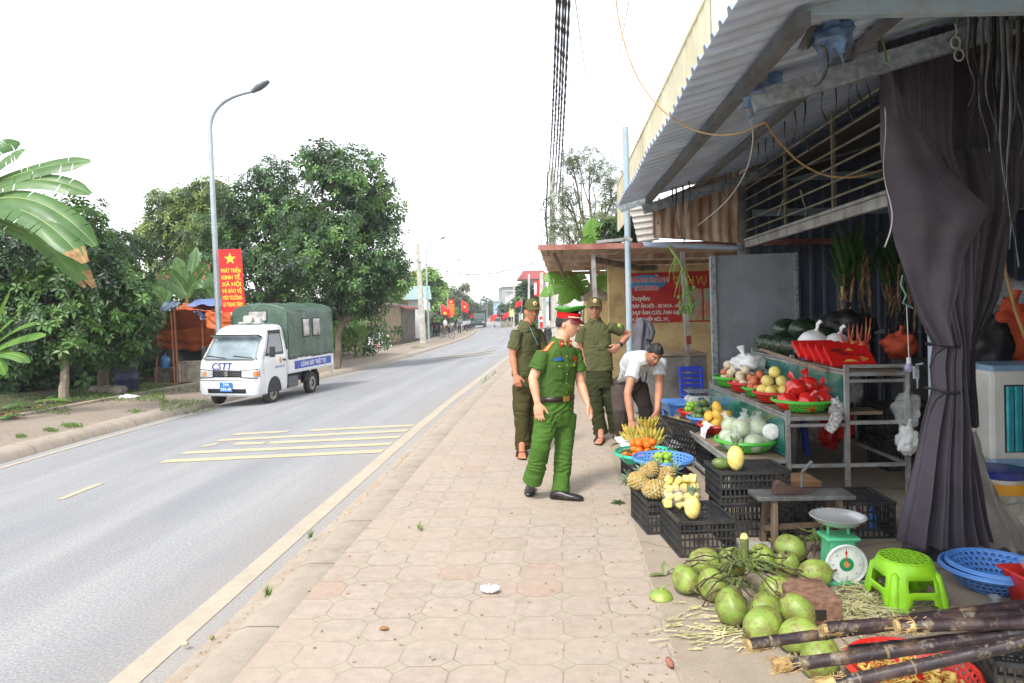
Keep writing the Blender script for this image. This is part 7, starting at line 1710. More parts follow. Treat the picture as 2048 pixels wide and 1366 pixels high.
for i,(px0,py0,px1,py1,w)in enumerate(((95,800,150,792,.16),(0,842,50,836,.14),(5,820,62,815,.16),(70,808,140,806,.12))):
 a,b=GH(px0,py0,zs_),GH(px1,py1,zs_);t=thing('cut_banana_leaf',a,['pale cut banana leaf lying on the grass','yellowing cut banana leaf piece lying at the left picture edge','dark folded banana leaf lying on the verge','narrow green banana leaf lying on the grass'][i],'leaf','cut banana leaves');bleaf(t,a+V((0,0,.05)),b+V((0,0,.06)),w,.05,m_bl if i!=3 else m_bl2,50+i,i==1)
m_pole=M('galvanised_pole',c(184,194,200),c(152,162,168),rough=.4,metal=.35,scale=3,dirt=c(120,120,116),damt=.4,dscale=3);m_lh=M('lamp_head',c(112,116,122),c(84,88,92),rough=.45,metal=.3);m_red=M('banner_red',c(222,34,36),c(212,28,30),rough=.5);m_ylt=M('banner_yellow',c(250,226,70),rough=.5)
def star(mb,o,rt,up,r,off):
 pts=[]
 for k in range(10):a=pi/2+k*pi/5;q=r if k%2==0 else r*.40;pts.append(V(o)+rt*q*cos(a)+up*q*sin(a))
 mb.slab(pts,off);return mb
def lamp(base,top,arm,head,d,lab):
 """pole base pixel x, bend point, arm end, lamp head end in picture scale at depth d"""
 p=W(base[0],base[1],d);p.z=GZ(p);t=thing('street_lamp',p,lab,'street lamp','street lamps');a=W(*top,d);b=W(*arm,d);e=W(*head,d)
 cc=a+(a-p).normalized()*((b-a).length*.55);mb=MB();cv_=bez(a,cc,b,14);k=d/19
 mb.tube([p,p.lerp(a,.5)]+cv_,[.085,.072]+[lerp(.064,.05,i/14)for i in range(15)],12);mk('pole',mb,m_pole,t)
 mb=MB();mb.lathe([(.001,0),(.17,0),(.17,.02),(.10,.03),(.09,.25)],14,p);mk('base_plate',mb,m_pole,t)
 dr=(e-b).normalized();s=V((0,1,0));n=dr.cross(s).normalized();L_=(e-b).length
 mb=MB();mb.loft([ring(b+dr*L_*x,s*w,n*h,16,3)for x,w,h in((-.08,.05,.05),(.1,.07,.06),(.35,.13,.075),(.75,.13,.055),(1.0,.06,.03))]);mk('lamp_head',mb,m_lh,t)
 return t
def banner(quad,d,lines,lab,big=True):
 """quad: pixel corners tl, tr, br, bl"""
 tl,tr,br_,bl=[W(x,y,d)for x,y in quad];rt=(tr-tl).normalized();up=(tl-bl).normalized();w=(tr-tl).length;h=(tl-bl).length;n=rt.cross(up).normalized()
 t=thing('banner',(bl+br_)/2,lab,'banner','red banners on the lamp posts');mb=MB();mb.slab([tl,tr,br_,bl],-n*.04);mk('board',mb,m_red,t,sharp=0)
 o=(tl+tr)/2-up*h*.15+n*.004;mk('star',star(MB(),o,rt,up,w*.27,n*.004),m_ylt,t,sharp=0)
 mb=MB();y=h*.30;st=(h*.64)/len(lines)
 for ln_ in lines:
  tm=text_mb(ln_,st*.82,.004,bold=st*.016);ww=max(x for x,_,_ in tm.v)-min(x for x,_,_ in tm.v);k=min(1.25,w*.84/ww)
  tm.v=[tuple((tl+tr)/2-up*(y+st*.62)+rt*(x*k)+up*z+n*(.005-yy))for x,yy,z in tm.v];join(mb,tm);y+=st
 mk('lettering',mb,m_ylt,t,sharp=0);return t
lamp((443,770),(420,262),(506,182),(538,162),19,'nearest tall street lamp, rising behind the police truck')
lamp((858,680),(852,512),(882,478),(892,473),55.5,'second street lamp along the road, beside the concrete power pole')
lamp((897,655),(894,540),(915,521),(923,517),86,'third street lamp along the road, with a red banner on it')
lamp((918,648),(917,568),(931,553),(937,549),120,'fourth street lamp, small against the far trees')
lamp((974,640),(974,608),(982,600),(986,598),190,'farthest tiny street lamp near the end of the road')
LN=['PHÁT TRIỂN','KINH TẾ,','XÃ HỘI','VÀ BẢO VỆ','MÔI TRƯỜNG','LÀ TRUNG TÂM!']
banner([(436,499),(482,498),(490,622),(444,626)],18.85,LN,'large red slogan banner with a yellow star on the nearest lamp post')
banner([(896,599),(908,599),(909.5,631),(897.5,632)],85.6,LN,'smaller red slogan banner with a star on the third lamp post')
for i,(px,py,d_,sc_)in enumerate(((924,612,110,1),(934,622,122,1),(941,627,135,1),(883,624,84,1))):
 p=W(px,py,d_);q=V((p.x,p.y,GZ(p)));t=thing('flag',q,['red flag leaning over the far pavement, left of the lorry','second red flag in the far row','farthest red flag in the row beside the lorry','red national flag on a pole before the third lamp'][i],'flag','red flags by the road');mb=MB();mb.tube([q,p+V((-.1,0,.9))],.03,6);mk('pole',mb,m_pole,t)
 mb=MB();mb.grid(lambda a,b:p+V((-.1+1.1*a,.1*sin(a*7),.9-1.6*b-.6*a+.1*sin(a*6+b*3))),10,8);fl=mk('cloth',mb,m_red,t,solid=.01);mk('star',star(MB(),p+V((.42,-.14,-.15)),V((.93,0,-.3)),V((.2,0,.97)),.28,V((0,-.02,0))),m_ylt,fl,sharp=0)
m_plas=M('yellow_plaster',c(214,190,142),c(196,168,116),rough=.9,scale=2.2,detail=6,dirt=c(120,104,82),damt=.55,dscale=2.6,bump=.3,bscale=60);m_plasg=M('grey_plaster',c(168,156,138),c(128,116,100),rough=.95,scale=2,detail=7,dirt=c(74,66,58),damt=.7,dscale=1.4,bump=.3,bscale=30)
m_rroof=M('red_metal_roof',c(150,84,74),c(120,66,58),rough=.6,scale=2,dirt=c(176,150,128),damt=.5,dscale=2);m_under=M('roof_underside',c(186,168,148),c(146,124,104),rough=.8,scale=2,dirt=c(110,86,66),damt=.6,dscale=2)
lean=thing('lean_to',B(1.5,12.5,0),'low rusty red metal lean-to roof on thin posts next to the shop','lean-to')
mb=MB()
o=B(-.32,10.55,2.46);corr(mb,o,UD,(SD*6+V((0,0,-.06))).normalized(),V((0,0,1)),4.6,5.9,.20,.03)
mk('roof_sheet',mb,m_rroof,lean,sharp=20)
mb=MB();corr(mb,o-V((0,0,.012)),UD,(SD*6+V((0,0,-.06))).normalized(),V((0,0,1)),4.6,5.9,.20,.03);mk('roof_lining',mb,m_under,lean,sharp=20)
mb=MB();mb.slab([o+UD*-.02+V((0,0,.05)),o+UD*4.6+V((0,0,.05)),o+UD*4.6-V((0,0,.03)),o-UD*.02-V((0,0,.03))],-SD*.006);mk('edge_trim',mb,m_rroof,lean,sharp=0)
for s in(11.4,13,14.6,16.2):
 mb=MB();mb.beam(B(-.30,s,2.37-(s-10.5)*.01),B(4.2,s,2.37-(s-10.5)*.01),.05,.07);mk('roof_batten',mb,m_rust,lean,sharp=0)
for u,s in((.55,10.7),(.72,15.8),(1.85,10.6)):
 mb=MB();mb.beam(B(u,s,.01),B(u-.08,s,2.36),.06,.06);pt=mk('post',mb,m_steel,lean,sharp=0)
mb=MB();mb.beam(B(1.83,10.55,1.02),B(1.825,10.55,1.14),.064,.064);mk('red_band',mb,m_rust if False else M('red_tape',c(150,62,50),rough=.6),lean,sharp=0)
mb=MB();mb.tube([B(.45,10.75,2.3),B(.8,11.3,2.26),B(1.3,12.0,2.2),B(1.6,12.3,2.22)],.05,7);mb.tube([B(-.1,10.8,2.38),B(.05,12.4,2.1)],.03,6);tag(mk('branch',mb,m_bark),'bare bent branch wedged under the lean-to roof','branch')
p=H(1262,843,.012);q=W(1251,255,p.y);pl=thing('steel_pole',p,'tall slim blue grey steel pole standing by the stooping man, rising past the awning','pole');mb=MB();mb.tube([p,q],.042,16);mk('tube',mb,m_lblue,pl);a=W(1255,478,p.y);mb=MB();mb.beam(a,W(1192,484,p.y),.03,.04);mb.tube([a+V((-.05,-.03,.03)),a+V((.05,-.03,-.03))],.03,7);mk('crossbar',mb,m_steel,pl,sharp=0);mk('top_cap',MB().lathe([(.001,.004),(.040,.003),(.043,-.01)],16,q),m_steel,pl)
dw=12.6
def wall(name,px0,px1,pyt,d,th,m,lab,cat='wall'):
 a=W(px0,pyt,d);b=W(px1,pyt,d);z=GZ(a);mb=MB();mb.slab([V((a.x,d,z-.1)),V((b.x,d,z-.1)),V((b.x,d,a.z)),V((a.x,d,a.z))],(0,th,0));return tag(mk(name,mb,m,sharp=0,bev=.008),lab,cat)
wall('yellow_wall',1216,1520,533,dw,.14,m_plas,'stained yellow plaster wall carrying the studio banner')
p0=W(1196,690,13.4);pr=thing('gate_pillar',V((p0.x,13.4,GZ(p0))),'yellow gate pillar with a pyramid cap behind the man with glasses','pillar');zt=W(1196,600,13.4).z;mb=MB();mb.box(p0.x,13.4,zt/2,.46,.4,zt);mk('shaft',mb,m_plas,pr,sharp=0,bev=.008)
mb=MB();mb.loft([[V((p0.x+sx*w,13.4+sy*w,z))for sx,sy in((-1,-1),(1,-1),(1,1),(-1,1))]for w,z in((.27,zt-.01),(.28,zt+.08),(.24,zt+.09),(.02,zt+.22))]);mk('pillar_cap',mb,m_plasg,pr,sharp=0)
A=W(1249,547,dw-.02);Bb=W(1424,541,dw-.02);Cc=W(1424,643,dw-.02);Dd=W(1252,646,dw-.02);w_=Bb.x-A.x;h_=A.z-Dd.z;bt=thing('studio_banner',(A+Dd)/2,'dark red printed studio banner fixed to the yellow wall','banner')
m_bred=M('studio_red',c(190,44,36),c(164,36,32),rough=.45);mb=MB();mb.slab([A,Bb,Cc,Dd],(0,.012,0));mk('sheet',mb,m_bred,bt,sharp=0)
def btext(txt,u,v,size,m,name='lettering',bold=.0,wide=1.,align='LEFT',par=None,y=-.004):
 t=text_mb(txt,size,.003,bold=bold,wide=wide,align=align);o=V((A.x+w_*u,dw-.03+y,A.z-h_*v));t.v=[(o.x+x,o.y+yy,o.z+z)for x,yy,z in t.v];return mk(name,t,m,par or bt,sharp=0)
mb=MB();o=V((A.x+w_*.25,dw-.026,A.z-h_*.19));mb.lathe([(.001,.004),(.335,.004),(.338,0)],40,o,Matrix.Rotation(pi/2,3,'X'),sy=.40);ov=mk('oval',mb,M('oval_blue',c(60,140,196),rough=.4),bt,sharp=0)
m_ltr=M('banner_letter_red',c(206,40,34),rough=.5);m_ltw=M('banner_letter_white',c(232,222,216),rough=.5);m_lty=M('banner_letter_yellow',c(206,160,40),rough=.5)
btext('KHANG HẰNG',.25,.185,.118,m_ltw,bold=.008,align='CENTER',y=-.006);btext('KHANG HẰNG',.25,.185,.118,m_ltr,bold=.001,align='CENTER',y=-.011)
btext('STUDIO',.25,.345,.105,m_ltw,bold=.008,align='CENTER',wide=1.1,y=-.006);btext('STUDIO',.25,.345,.105,m_ltr,bold=.001,align='CENTER',wide=1.1,y=-.011)
btext('DỊCH VỤ CƯỚI',.56,.23,.19,m_lty,bold=.006,wide=.72);btext('Chuyên:',.03,.55,.12,m_ltw,bold=.003)
for i,s in enumerate(('- TRÁP ĂN HỎI - XE HOA - HOA TƯƠI','- CHỤP ẢNH CƯỚI, ẢNH GIA ĐÌNH','- IN ẤN THIẾP MỜI...VV..')):btext(s,.03,.70+.135*i,.088,m_ltw,bold=.0025,wide=.78)
for i,x in enumerate((.66,.90)):
 mb=MB();a=V((A.x+w_*x,dw-.028,A.z-h_*.97));mb.slab([a,a+V((w_*(.22 if i==0 else .09),0,0)),a+V((w_*(.22 if i==0 else .09),0,h_*.64)),a+V((0,0,h_*.64))],(0,.004,0));mk('printed_picture',mb,M('flower_print',c(150,176,150),c(196,120,110),rough=.4,scale=7,detail=4,speck=c(226,190,60),sscale=16),bt,sharp=0)
p=W(1340,760,10.45);mb=MB();mb.box(p.x+.02,10.85,.43,1.05,.8,.82);fz_=thing('steel_chest',V((p.x,10.85,.012)),'dull steel clad chest in front of the yellow wall','chest');mk('chest_body',mb,M('dull_steel',c(170,168,162),c(136,132,126),rough=.32,metal=.3,scale=3,detail=6,dirt=c(90,80,70),damt=.6,dscale=2.5),fz_,sharp=0,bev=.01);mb=MB();mb.box(p.x+.02,10.85,.86,1.09,.84,.03);mk('lid',mb,m_plankw,fz_,sharp=0,bev=.004)
sp=W(1284,640,9.7);mb=MB();mb.tube([V((sp.x,9.75,.012)),V((sp.x-.01,9.75,sp.z+.03))],.016,8);tag(mk('thin_post',mb,m_steel),'thin grey post beside the tall pole with a jacket on it','post')
def jack(a,b):
 y=lerp(636,764,b);l=interp(y,[(636,1276),(655,1268),(700,1264),(764,1266)]);r__=interp(y,[(636,1288),(648,1300),(700,1302),(764,1292)]);q=W(lerp(l,r__,a),y,9.66);q.y+=.04*sin(a*11+b*2)*(.3+b)-.05*sin(a*pi)+.03*noise.noise(V((a*5,b*5,1)));return q
m_jk=clothm('grey_jacket',c(104,104,112));jt=thing('jacket',W(1284,764,9.7),'grey jacket hanging on the thin post behind the stooping man','jacket');mb=MB();mb.grid(jack,30,30);mk('cloth',mb,m_jk,jt,solid=.006,sharp=80)
mb=MB();mb.tube([W(1298,645,9.64),W(1306,664,9.6),W(1302,680,9.58),W(1292,676,9.58)],[.05,.048,.045,.04],9,flat=.6);mk('sleeve',mb,m_jk,jt,sharp=80)
ar=thing('areca_bunch',W(1370,500,9.4),'green areca fruit stalk hanging from the roof edge before the banner','areca bunch');gs=MB();o=W(1338,492,9.4);pts=[o,W(1352,512,9.4),W(1366,535,9.4),W(1374,565,9.4),W(1378,590,9.4)];gs.tube(pts,[.022,.02,.016,.012,.008],8)
r_=random.Random(9);fr=MB()
for k in range(26):
 s=pts[1+k%4];e=s+V((r_.uniform(-.12,.16),r_.uniform(-.06,.06),-r_.uniform(.2,.42)));m1=s.lerp(e,.5)+V((r_.uniform(-.03,.03),0,.06));gs.tube(bez(s,m1,e,5),[.008,.007,.006,.005,.004,.003],5)
 if k%2==0 and e.z<W(1370,578,9.4).z:fr.ell(e,.024,.024,.034,9,7)
for k in range(14):q=W(1376+r_.gauss(0,9),600+r_.uniform(-25,30),9.4+r_.uniform(-.05,.05));fr.ell(q,.024,.024,.034,9,7)
mk('stalks',gs,M('areca_green',c(150,176,92),c(110,140,64),rough=.6),ar);mk('fruit',fr,M('areca_fruit',c(112,150,70),c(80,116,52),rough=.4,scale=10),ar)
tb_=thing('blue_table',V((2.0,8.62,.012)),'low blue plastic table at the far end of the rack','table');mb=MB();mb.box(2.08,8.62,.43,.56,.5,.03);mk('table_top',mb,p_blue,tb_,sharp=0,bev=.01);mb=MB();mb.box(2.08,8.62,.37,.50,.44,.09);mk('apron',mb,p_blue,tb_,sharp=0,bev=.01)
for x in(1.86,2.30):
 for y in(8.42,8.82):mk('leg',MB().box(x,y,.17,.05,.05,.32),p_blue,tb_,sharp=0,bev=.008)
ds=thing('digital_scale',V((2.2,8.5,.446)),'small white digital kitchen scale on the low blue table','scale');mb=MB();mb.loft([[V((2.2+sx*w,8.5+sy*d_,z))for sx,sy in((-1,-1),(1,-1),(1,1),(-1,1))]for w,d_,z in((.15,.13,.447),(.15,.13,.475),(.11,.11,.53))]);mk('housing',mb,M('off_white_plastic',c(206,208,206),c(186,188,186),rough=.4),ds,sharp=0,bev=.01);mb=MB();mb.box(2.2,8.5,.575,.30,.26,.012);mb.box(2.2,8.5,.55,.06,.06,.04);mk('platform',mb,m_galv,ds,sharp=0,bev=.004);mb=MB();mb.slab([(2.16,8.362,.485),(2.23,8.362,.485),(2.23,8.370,.515),(2.16,8.370,.515)],(0,.006,0));mk('display',mb,M('display_blue',c(40,90,150),rough=.2),ds,sharp=0)
ch_=thing('blue_chair',V((2.28,9.2,.012)),'deep blue plastic chair with a slatted back beside the grey door sheet','chair');mb=MB();mb.box(2.34,9.2,.42,.32,.38,.03);mk('seat',mb,p_dblue,ch_,sharp=0,bev=.01);bkk=MB()
for i in range(4):bkk.box(2.34,9.40+.01*i,.47+.065*i,.26,.02,.045)
for x in(2.20,2.48):bkk.beam((x,9.37,.42),(x,9.44,.76),.04,.03)
bkk.box(2.34,9.44,.75,.31,.025,.07);mk('backrest',bkk,p_dblue,ch_,sharp=0,bev=.006)
for x in(2.21,2.47):
 for y in(9.04,9.36):mk('leg',MB().box(x,y,.21,.04,.04,.40),p_dblue,ch_,sharp=0)
for bi,(bx0,bd,n,hgt,lab)in enumerate(((4.0,8.3,17,1.95,'left bundle of tall dark sugar cane standing inside the shop with dry leaf tops'),(4.72,8.6,14,1.85,'right bundle of tall dark sugar cane standing inside the shop behind the curtain'))):
 t=thing('sugar_cane_bundle',V((bx0,bd,.016)),lab,'sugar cane','standing sugar cane bundles');r_=random.Random(50+bi)
 for k in range(n):
  p=V((bx0+r_.uniform(-.24,.24),bd+r_.uniform(-.15,.15),.02));q=V((bx0+(p.x-bx0)*.75+r_.uniform(-.05,.05),bd+r_.uniform(-.1,.1),hgt*r_.uniform(.9,1.08)));mb=MB();m_=14
  mb.tube([p.lerp(q,i/m_)for i in range(m_+1)],[.019*(1+.08*(i%2))for i in range(m_+1)],7);mk('cane',mb,M('dark_cane',c(52,44,48),c(30,26,30),rough=.4,scale=6,speck=c(120,112,110),sscale=30),t)
  if k<12:
   mb=MB();e=q+V((r_.uniform(-.12,.12),r_.uniform(-.1,.1),r_.uniform(.35,.6)))
   for g in range(7):a=r_.uniform(0,6.3);leafquad(mb,q-V((0,0,.15)),(cos(a)*.35,sin(a)*.35,1),r_.uniform(.5,.9),.045,.25,n=5)
   mk('green_top',mb,m_leafd,t,sharp=80)
   mb=MB();mb.tube([q-V((0,0,.5)),q+V((r_.uniform(-.06,.06),-.03,.12))],[.016,.02],5,flat=.4);mb.tube([q-V((0,0,.35)),q+V((r_.uniform(-.12,.12),-.06,-.10)),q+V((r_.uniform(-.2,.2),-.08,-.34))],[.018,.014,.004],5,flat=.3);mk('dry_sheath',mb,M('dry_sheath',c(190,160,116),c(140,110,76),rough=.85,scale=14),t)
ac=thing('air_cooler',V((4.02,5.5,.30)),'white air cooler with turquoise front louvres inside the shop at the right edge','air cooler');p=W(1985,760,5.5);x0=p.x;z1=W(1985,742,5.5).z;z0=W(1985,925,5.5).z
m_acw=M('cooler_white',c(216,216,210),c(190,190,184),rough=.45,dirt=c(140,124,104),damt=.45);m_acb=M('cooler_blue',c(140,172,196),c(116,150,176),rough=.4);m_act=M('cooler_turquoise',c(64,170,182),c(44,140,156),rough=.4)
mb=MB();mb.box(x0+.30,5.72,(z0+z1)/2,.60,.40,z1-z0);mk('casing',mb,m_acw,ac,sharp=0,bev=.03);mb=MB();mb.box(x0+.30,5.72,z1+.01,.58,.38,.06);mk('top_panel',mb,m_acb,ac,sharp=0,bev=.02);mb=MB();mb.box(x0+.30,5.71,z0-.04,.58,.40,.12);mk('base_tank',mb,m_acb,ac,sharp=0,bev=.02);mb=MB();mb.box(x0+.33,5.515,(z0+z1)/2-.02,.46,.012,.52);mk('recess',mb,m_blackp if 'black_plastic' in MATS else m_black,ac,sharp=0)
for k in range(7):mk('louvre',MB().box(x0+.13+.065*k,5.50,(z0+z1)/2-.02,.052,.02,.50,Matrix.Rotation(.35,3,'Z')),m_act,ac,sharp=0)
mb=MB();mb.box(x0+.32,5.75,z0/2-.04,.6,.42,z0-.10);tag(mk('low_cabinet',mb,m_plasg,sharp=0),'dark low stand under the air cooler','stand')
p=W(2035,1045,4.75);pb=thing('paint_bucket',V((p.x,4.95,.012)),'used white paint bucket with blue rim and yellow band at the right edge','bucket');cx,cy=p.x+.02,4.95
k=(W(2035,935,4.95).z-.012)
mb=MB();mb.lathe([(.001,.0),(.15,.0),(.155,.01),(.165,k*.9)],32,(cx,cy,.012));mk('pail',mb,M('pail_white',c(216,212,202),c(186,180,168),rough=.5,dirt=c(120,108,92),damt=.7,dscale=8),pb,sharp=40);mb=MB();mb.lathe([(.165,k*.88),(.178,k*.9),(.180,k*.99),(.170,k),(.001,k-.005)],32,(cx,cy,.012));mk('lid',mb,M('lid_blue',c(40,52,140),rough=.4,dirt=c(110,100,90),damt=.5,dscale=6),pb,sharp=40);mb=MB();mb.lathe([(.1635,k*.66),(.1655,k*.82)],32,(cx,cy,.012));mk('yellow_band',mb,M('band_yellow',c(224,160,40),rough=.5),pb);mb=MB();mb.lathe([(.1585,k*.06),(.159,k*.2)],32,(cx,cy,.012));mk('blue_band',mb,MATS['lid_blue'],pb)
mb=MB();mb.tube([V((cx-.168,cy,.012+k*.8)),V((cx-.1,cy-.19,.012+k*.55)),V((cx+.1,cy-.19,.012+k*.6)),V((cx+.168,cy,.012+k*.8))],.004,5);mk('handle',mb,m_galv,pb)
def blob(name,px,py,d,rx,rz,m,lab,cat,seed=1,amp=.45,tail=True):
 o=W(px,py,d);mb=crumple(o,rx,rx*.8,rz,seed,amp);
 if tail:mb.tube([o+V((0,0,rz*.7)),o+V((.01,0,rz*1.2)),o+V((.03,0,rz*1.55))],[rx*.3,rx*.10,rx*.22],8,flat=.5)
 return tag(mk(name,mb,m,sharp=80),lab,cat)
m_orb=M('orange_cloth',c(206,84,44),c(170,60,32),rough=.7,scale=5);m_dkc=M('dark_bag',c(44,42,46),c(28,27,30),rough=.5,scale=6,bump=.4,bscale=20)
blob('orange_bag',2030,670,6.4,.20,.26,m_orb,'large orange bag hanging inside the shop at the right edge','bag',3);blob('orange_bag',1800,690,7.2,.16,.12,m_orb,'orange cloth bundle hanging behind the column','bag',5);blob('dark_bag',1965,700,6.2,.22,.30,m_dkc,'black bag hanging in the dark behind the curtain','bag',6);blob('dark_bag',1690,660,7.9,.30,.20,m_dkc,'dark bag lying behind the white bags on the top shelf','bag',8)
blob('clear_bag',1980,590,7.0,.3,.2,m_film,'clear plastic bag hanging high inside the shop','plastic bag',9);blob('clear_bag',1812,820,5.9,.10,.13,m_film,'upper clear plastic bag hung on the rack corner post','plastic bag',4);blob('clear_bag',1815,880,5.9,.08,.11,m_bagw,'lower whitish plastic bag hung on the rack corner post','plastic bag',2)
blob('red_bag',1660,862,7.2,.11,.15,m_redbag,'red plastic bag hanging under the middle shelf','plastic bag',3);blob('red_bag',1690,850,6.9,.09,.13,m_redbag,'second red plastic bag hanging under the shelf by the post','plastic bag',7);blob('clear_bag',1705,775,6.5,.09,.12,m_film,'clear bag hanging under the top shelf behind the teal panel','plastic bag',5)
bs_=thing('stool',V((2.95,7.6,.016)),'blue plastic stool half hidden under the rack','stool');mb=MB();mb.lathe([(.001,.46),(.15,.46),(.16,.44),(.17,.38)],24,OFF[bs_.name]);mk('seat',mb,p_dblue,bs_)
for k in range(4):a=k*pi/2+.5;mb=MB();d_=V((cos(a),sin(a),0));mb.beam(OFF[bs_.name]+d_*.15+V((0,0,.44)),OFF[bs_.name]+d_*.2,.05,.02);mk('leg',mb,p_dblue,bs_,sharp=0)
bx2=crate_proto(.5,.36,.3,lab='black crate standing in the dark behind the rack posts');bx2.location=V((3.75,6.9,.02))
bx3=dup(bx2,V((3.75,6.9,.33)),.05,'black crate stacked upon another behind the rack posts')
bx_=MB();bx_.box(2.25,5.75,.12,.3,.3,.2);tag(mk('cardboard_box',bx_,M('cardboard',c(170,128,88),c(140,104,70),rough=.9),sharp=0),'brown cardboard box on the floor under the near shelf end','box')
o=W(1818,735,5.7);lb=thing('light_bulb',o,'hanging pale LED bulb beside the column','light bulb');mb=MB();mb.ell(o,.032,.032,.04,14,10);mk('globe',mb,M('bulb_mauve',c(176,172,206),rough=.3),lb);mb=MB();mb.tube([o+V((0,0,.03)),o+V((0,0,.08))],.018,10);mb.tube([o+V((0,0,.08)),o+V((-.01,0,.5))],.004,5);mk('socket',mb,p_white,lb)
mb=MB();mb.tube([W(1805,550,5.5),W(1802,570,5.5),W(1812,590,5.5),W(1806,606,5.5),W(1826,616,5.5)],.007,6);tag(mk('coat_hanger',mb,M('mint_wire',c(130,190,180),rough=.5)),'mint green wire hook hanging left of the column','hook')
mb=MB();mb.tube([W(2006,470,5),W(2010,540,5),W(2030,620,5),W(2052,680,5)],.011,7);tag(mk('hose',mb,m_cab),'tan hose hanging inside the shop at the right edge','hose')
mb=MB()
r_=random.Random(14)
for k in range(26):q=W(r_.uniform(1930,2046),r_.uniform(640,960),r_.uniform(6.2,7.6));mb2=MB();
for i,(px,py,d,sx,sy,sz,m,lab)in enumerate(((1950,800,6.6,.3,.3,.35,m_dkc,'dark box in the clutter left of the air cooler'),(1962,860,6.3,.25,.3,.2,m_plankw,'brown carton in the clutter left of the air cooler'),(1958,640,7.2,.35,.3,.3,m_jk,'grey carton high in the shadow behind the curtain'),(1940,900,6.8,.3,.2,.3,p_dblue,'blue tub low in the clutter left of the air cooler'))):
 o=W(px,py,d);mb=MB();mb.box(o.x,o.y,o.z,sx,sy,sz,Euler((0,0,i*.4)).to_matrix());tag(mk('carton',mb,m,sharp=0,bev=.01),lab,'carton')
for i,(px,d)in enumerate(((1890,7.5),(2020,8.0))):
 o=W(px,900,d);mb=MB();mb.box(o.x,o.y,.5,.9,.4,1.0);tag(mk('shelf_unit',mb,m_dsteel,sharp=0,bev=.01),['dark shelf unit standing behind the curtain','dark shelf unit at the right end behind the air cooler'][i],'shelf')
d=22
tree('thin_tree',at(1200,d),[WL(1130,400,d,38,40,60),WL(1180,330,d,40,40,42),WL(1222,370,d,34,40,55),WL(1150,460,d,50,40,32),WL(1205,430,d,44,40,44),WL(1115,460,d,26,30,30),WL(1140,320,d,24,26,26)],1500,.10,m_olivel,'sparse airy tree with fine olive leaves behind the lean-to',.10,seed=15,whorl=6,asp=.28,dens=2.2,fork=.55)
d=16.5
tree('leafy_tree',at(1262,d),[WL(1235,460,d,36,30,26),WL(1262,440,d,30,30,30),WL(1280,470,d,30,30,22)],330,.17,m_jack,'dark feathery leaved tree just above the lean-to roof',.07,seed=16,whorl=8,asp=.3,fork=.7)
def bclump2(px,d,hy,tips,lab,w,m):return banana_clump(px,d,tips,lab,hy,m,w)
bclump2(1195,17.5,520,[(1184,436,.02),(1205,446,.02),(1226,470,.1),(1160,480,.1)],'banana plant with an upright bright leaf above the lean-to',.3,m_bl2)
bclump2(1175,16,590,[(1086,560,.25),(1080,592,.25),(1110,545,.2),(1150,548,.1),(1235,548,.15),(1250,560,.2),(1120,610,.25),(1215,590,.2)],'banana plant with broad leaves under the lean-to roof, behind the men',.19,m_bl2)
bclump2(1228,18,590,[(1200,548,.1),(1240,545,.05),(1265,560,.2),(1190,575,.25),(1250,600,.3)],'bright banana plant behind the yellow wall',.2,m_bl2)
m_cpole=M('concrete_pole',c(196,194,186),c(164,160,152),rough=.9,scale=4,dirt=c(120,112,100),damt=.4);m_wire=M('black_cable',c(52,48,48),c(34,32,32),rough=.6)
def upole(px,pyt,d,w,lab,pxb=None):
 b=W(pxb or px,700,d);b.z=GZ(b);q=W(px,pyt,d);t=thing('power_pole',b,lab,'power pole','concrete power poles');mb=MB();mb.loft([[p+V((sx*w*k,sy*w*k*.8,0))for sx,sy in((-1,-1),(1,-1),(1,1),(-1,1))]for p,k in((b,1.0),(q,.62))]);mk('shaft',mb,m_cpole,t,sharp=0,bev=.02);return t,q
up1,tq=upole(1104,336,30,.15,'concrete power pole carrying the thick overhead cables',1108)
mb=MB();r_=random.Random(2)
for k in range(9):
 o=tq+V((-.25+r_.uniform(-.25,.2),-.2,-r_.uniform(.8,3.4)));R_=r_.uniform(.18,.4);mb.tube([o+V((R_*.6*cos(a),-.05*sin(a),R_*sin(a)))for a in[2*pi*i/14 for i in range(15)]],.018,5,cap=False)
mb.tube([tq+V((-.18,-.18,-.2)),tq+V((-.3,-.2,-2)),tq+V((-.2,-.2,-4.5)),tq+V((-.22,-.2,-6.4))],.035,6);mk('cable_coils',mb,m_wire,up1)
cbs=[(1116,1.3),(1122,1.0),(1129,.8),(1134,.5),(1141,.2)]
for i,(px0,dz)in enumerate(cbs):
 a=W(px0,-60,11.2);e=tq+V((-.14+.09*i,-.1,-.2-.33*i));mb=MB();n=60;pts=[a.lerp(e,k/n)-V((0,0,.5*4*(k/n)*(1-k/n)))for k in range(n+1)];ex=a+(a-e)*.5+V((0,0,.6));pts=[ex]+pts
 for s in(0,1):mb.tube([p+V((.016*cos(k*2.2+s*pi),0,.016*sin(k*2.2+s*pi)))for k,p in enumerate(pts)],.016,5)
 tag(mk('power_cable',mb,m_wire),'thick twisted black overhead cable, '+['leftmost','second from the left','middle one','second from the right','rightmost'][i]+' of the five','cable','overhead cables')
def wire(pts,r,lab,sg=0):mb=MB();mb.tube(pts,r,5);tag(mk('thin_wire',mb,m_wire),lab,'wire','thin overhead wires')
wire(sag(W(1148,-20,12),W(1192,268,22),.2),.006,'thin wire crossing the sky left of the other, towards the airy tree');wire(sag(W(1262,-20,14),W(1198,276,24),.2),.006,'thin wire slanting down to the airy tree from the upper right');wire([W(1127,300,29),W(1125,400,29),W(1127,520,29)],.02,'vertical tan wire hanging beside the power pole')
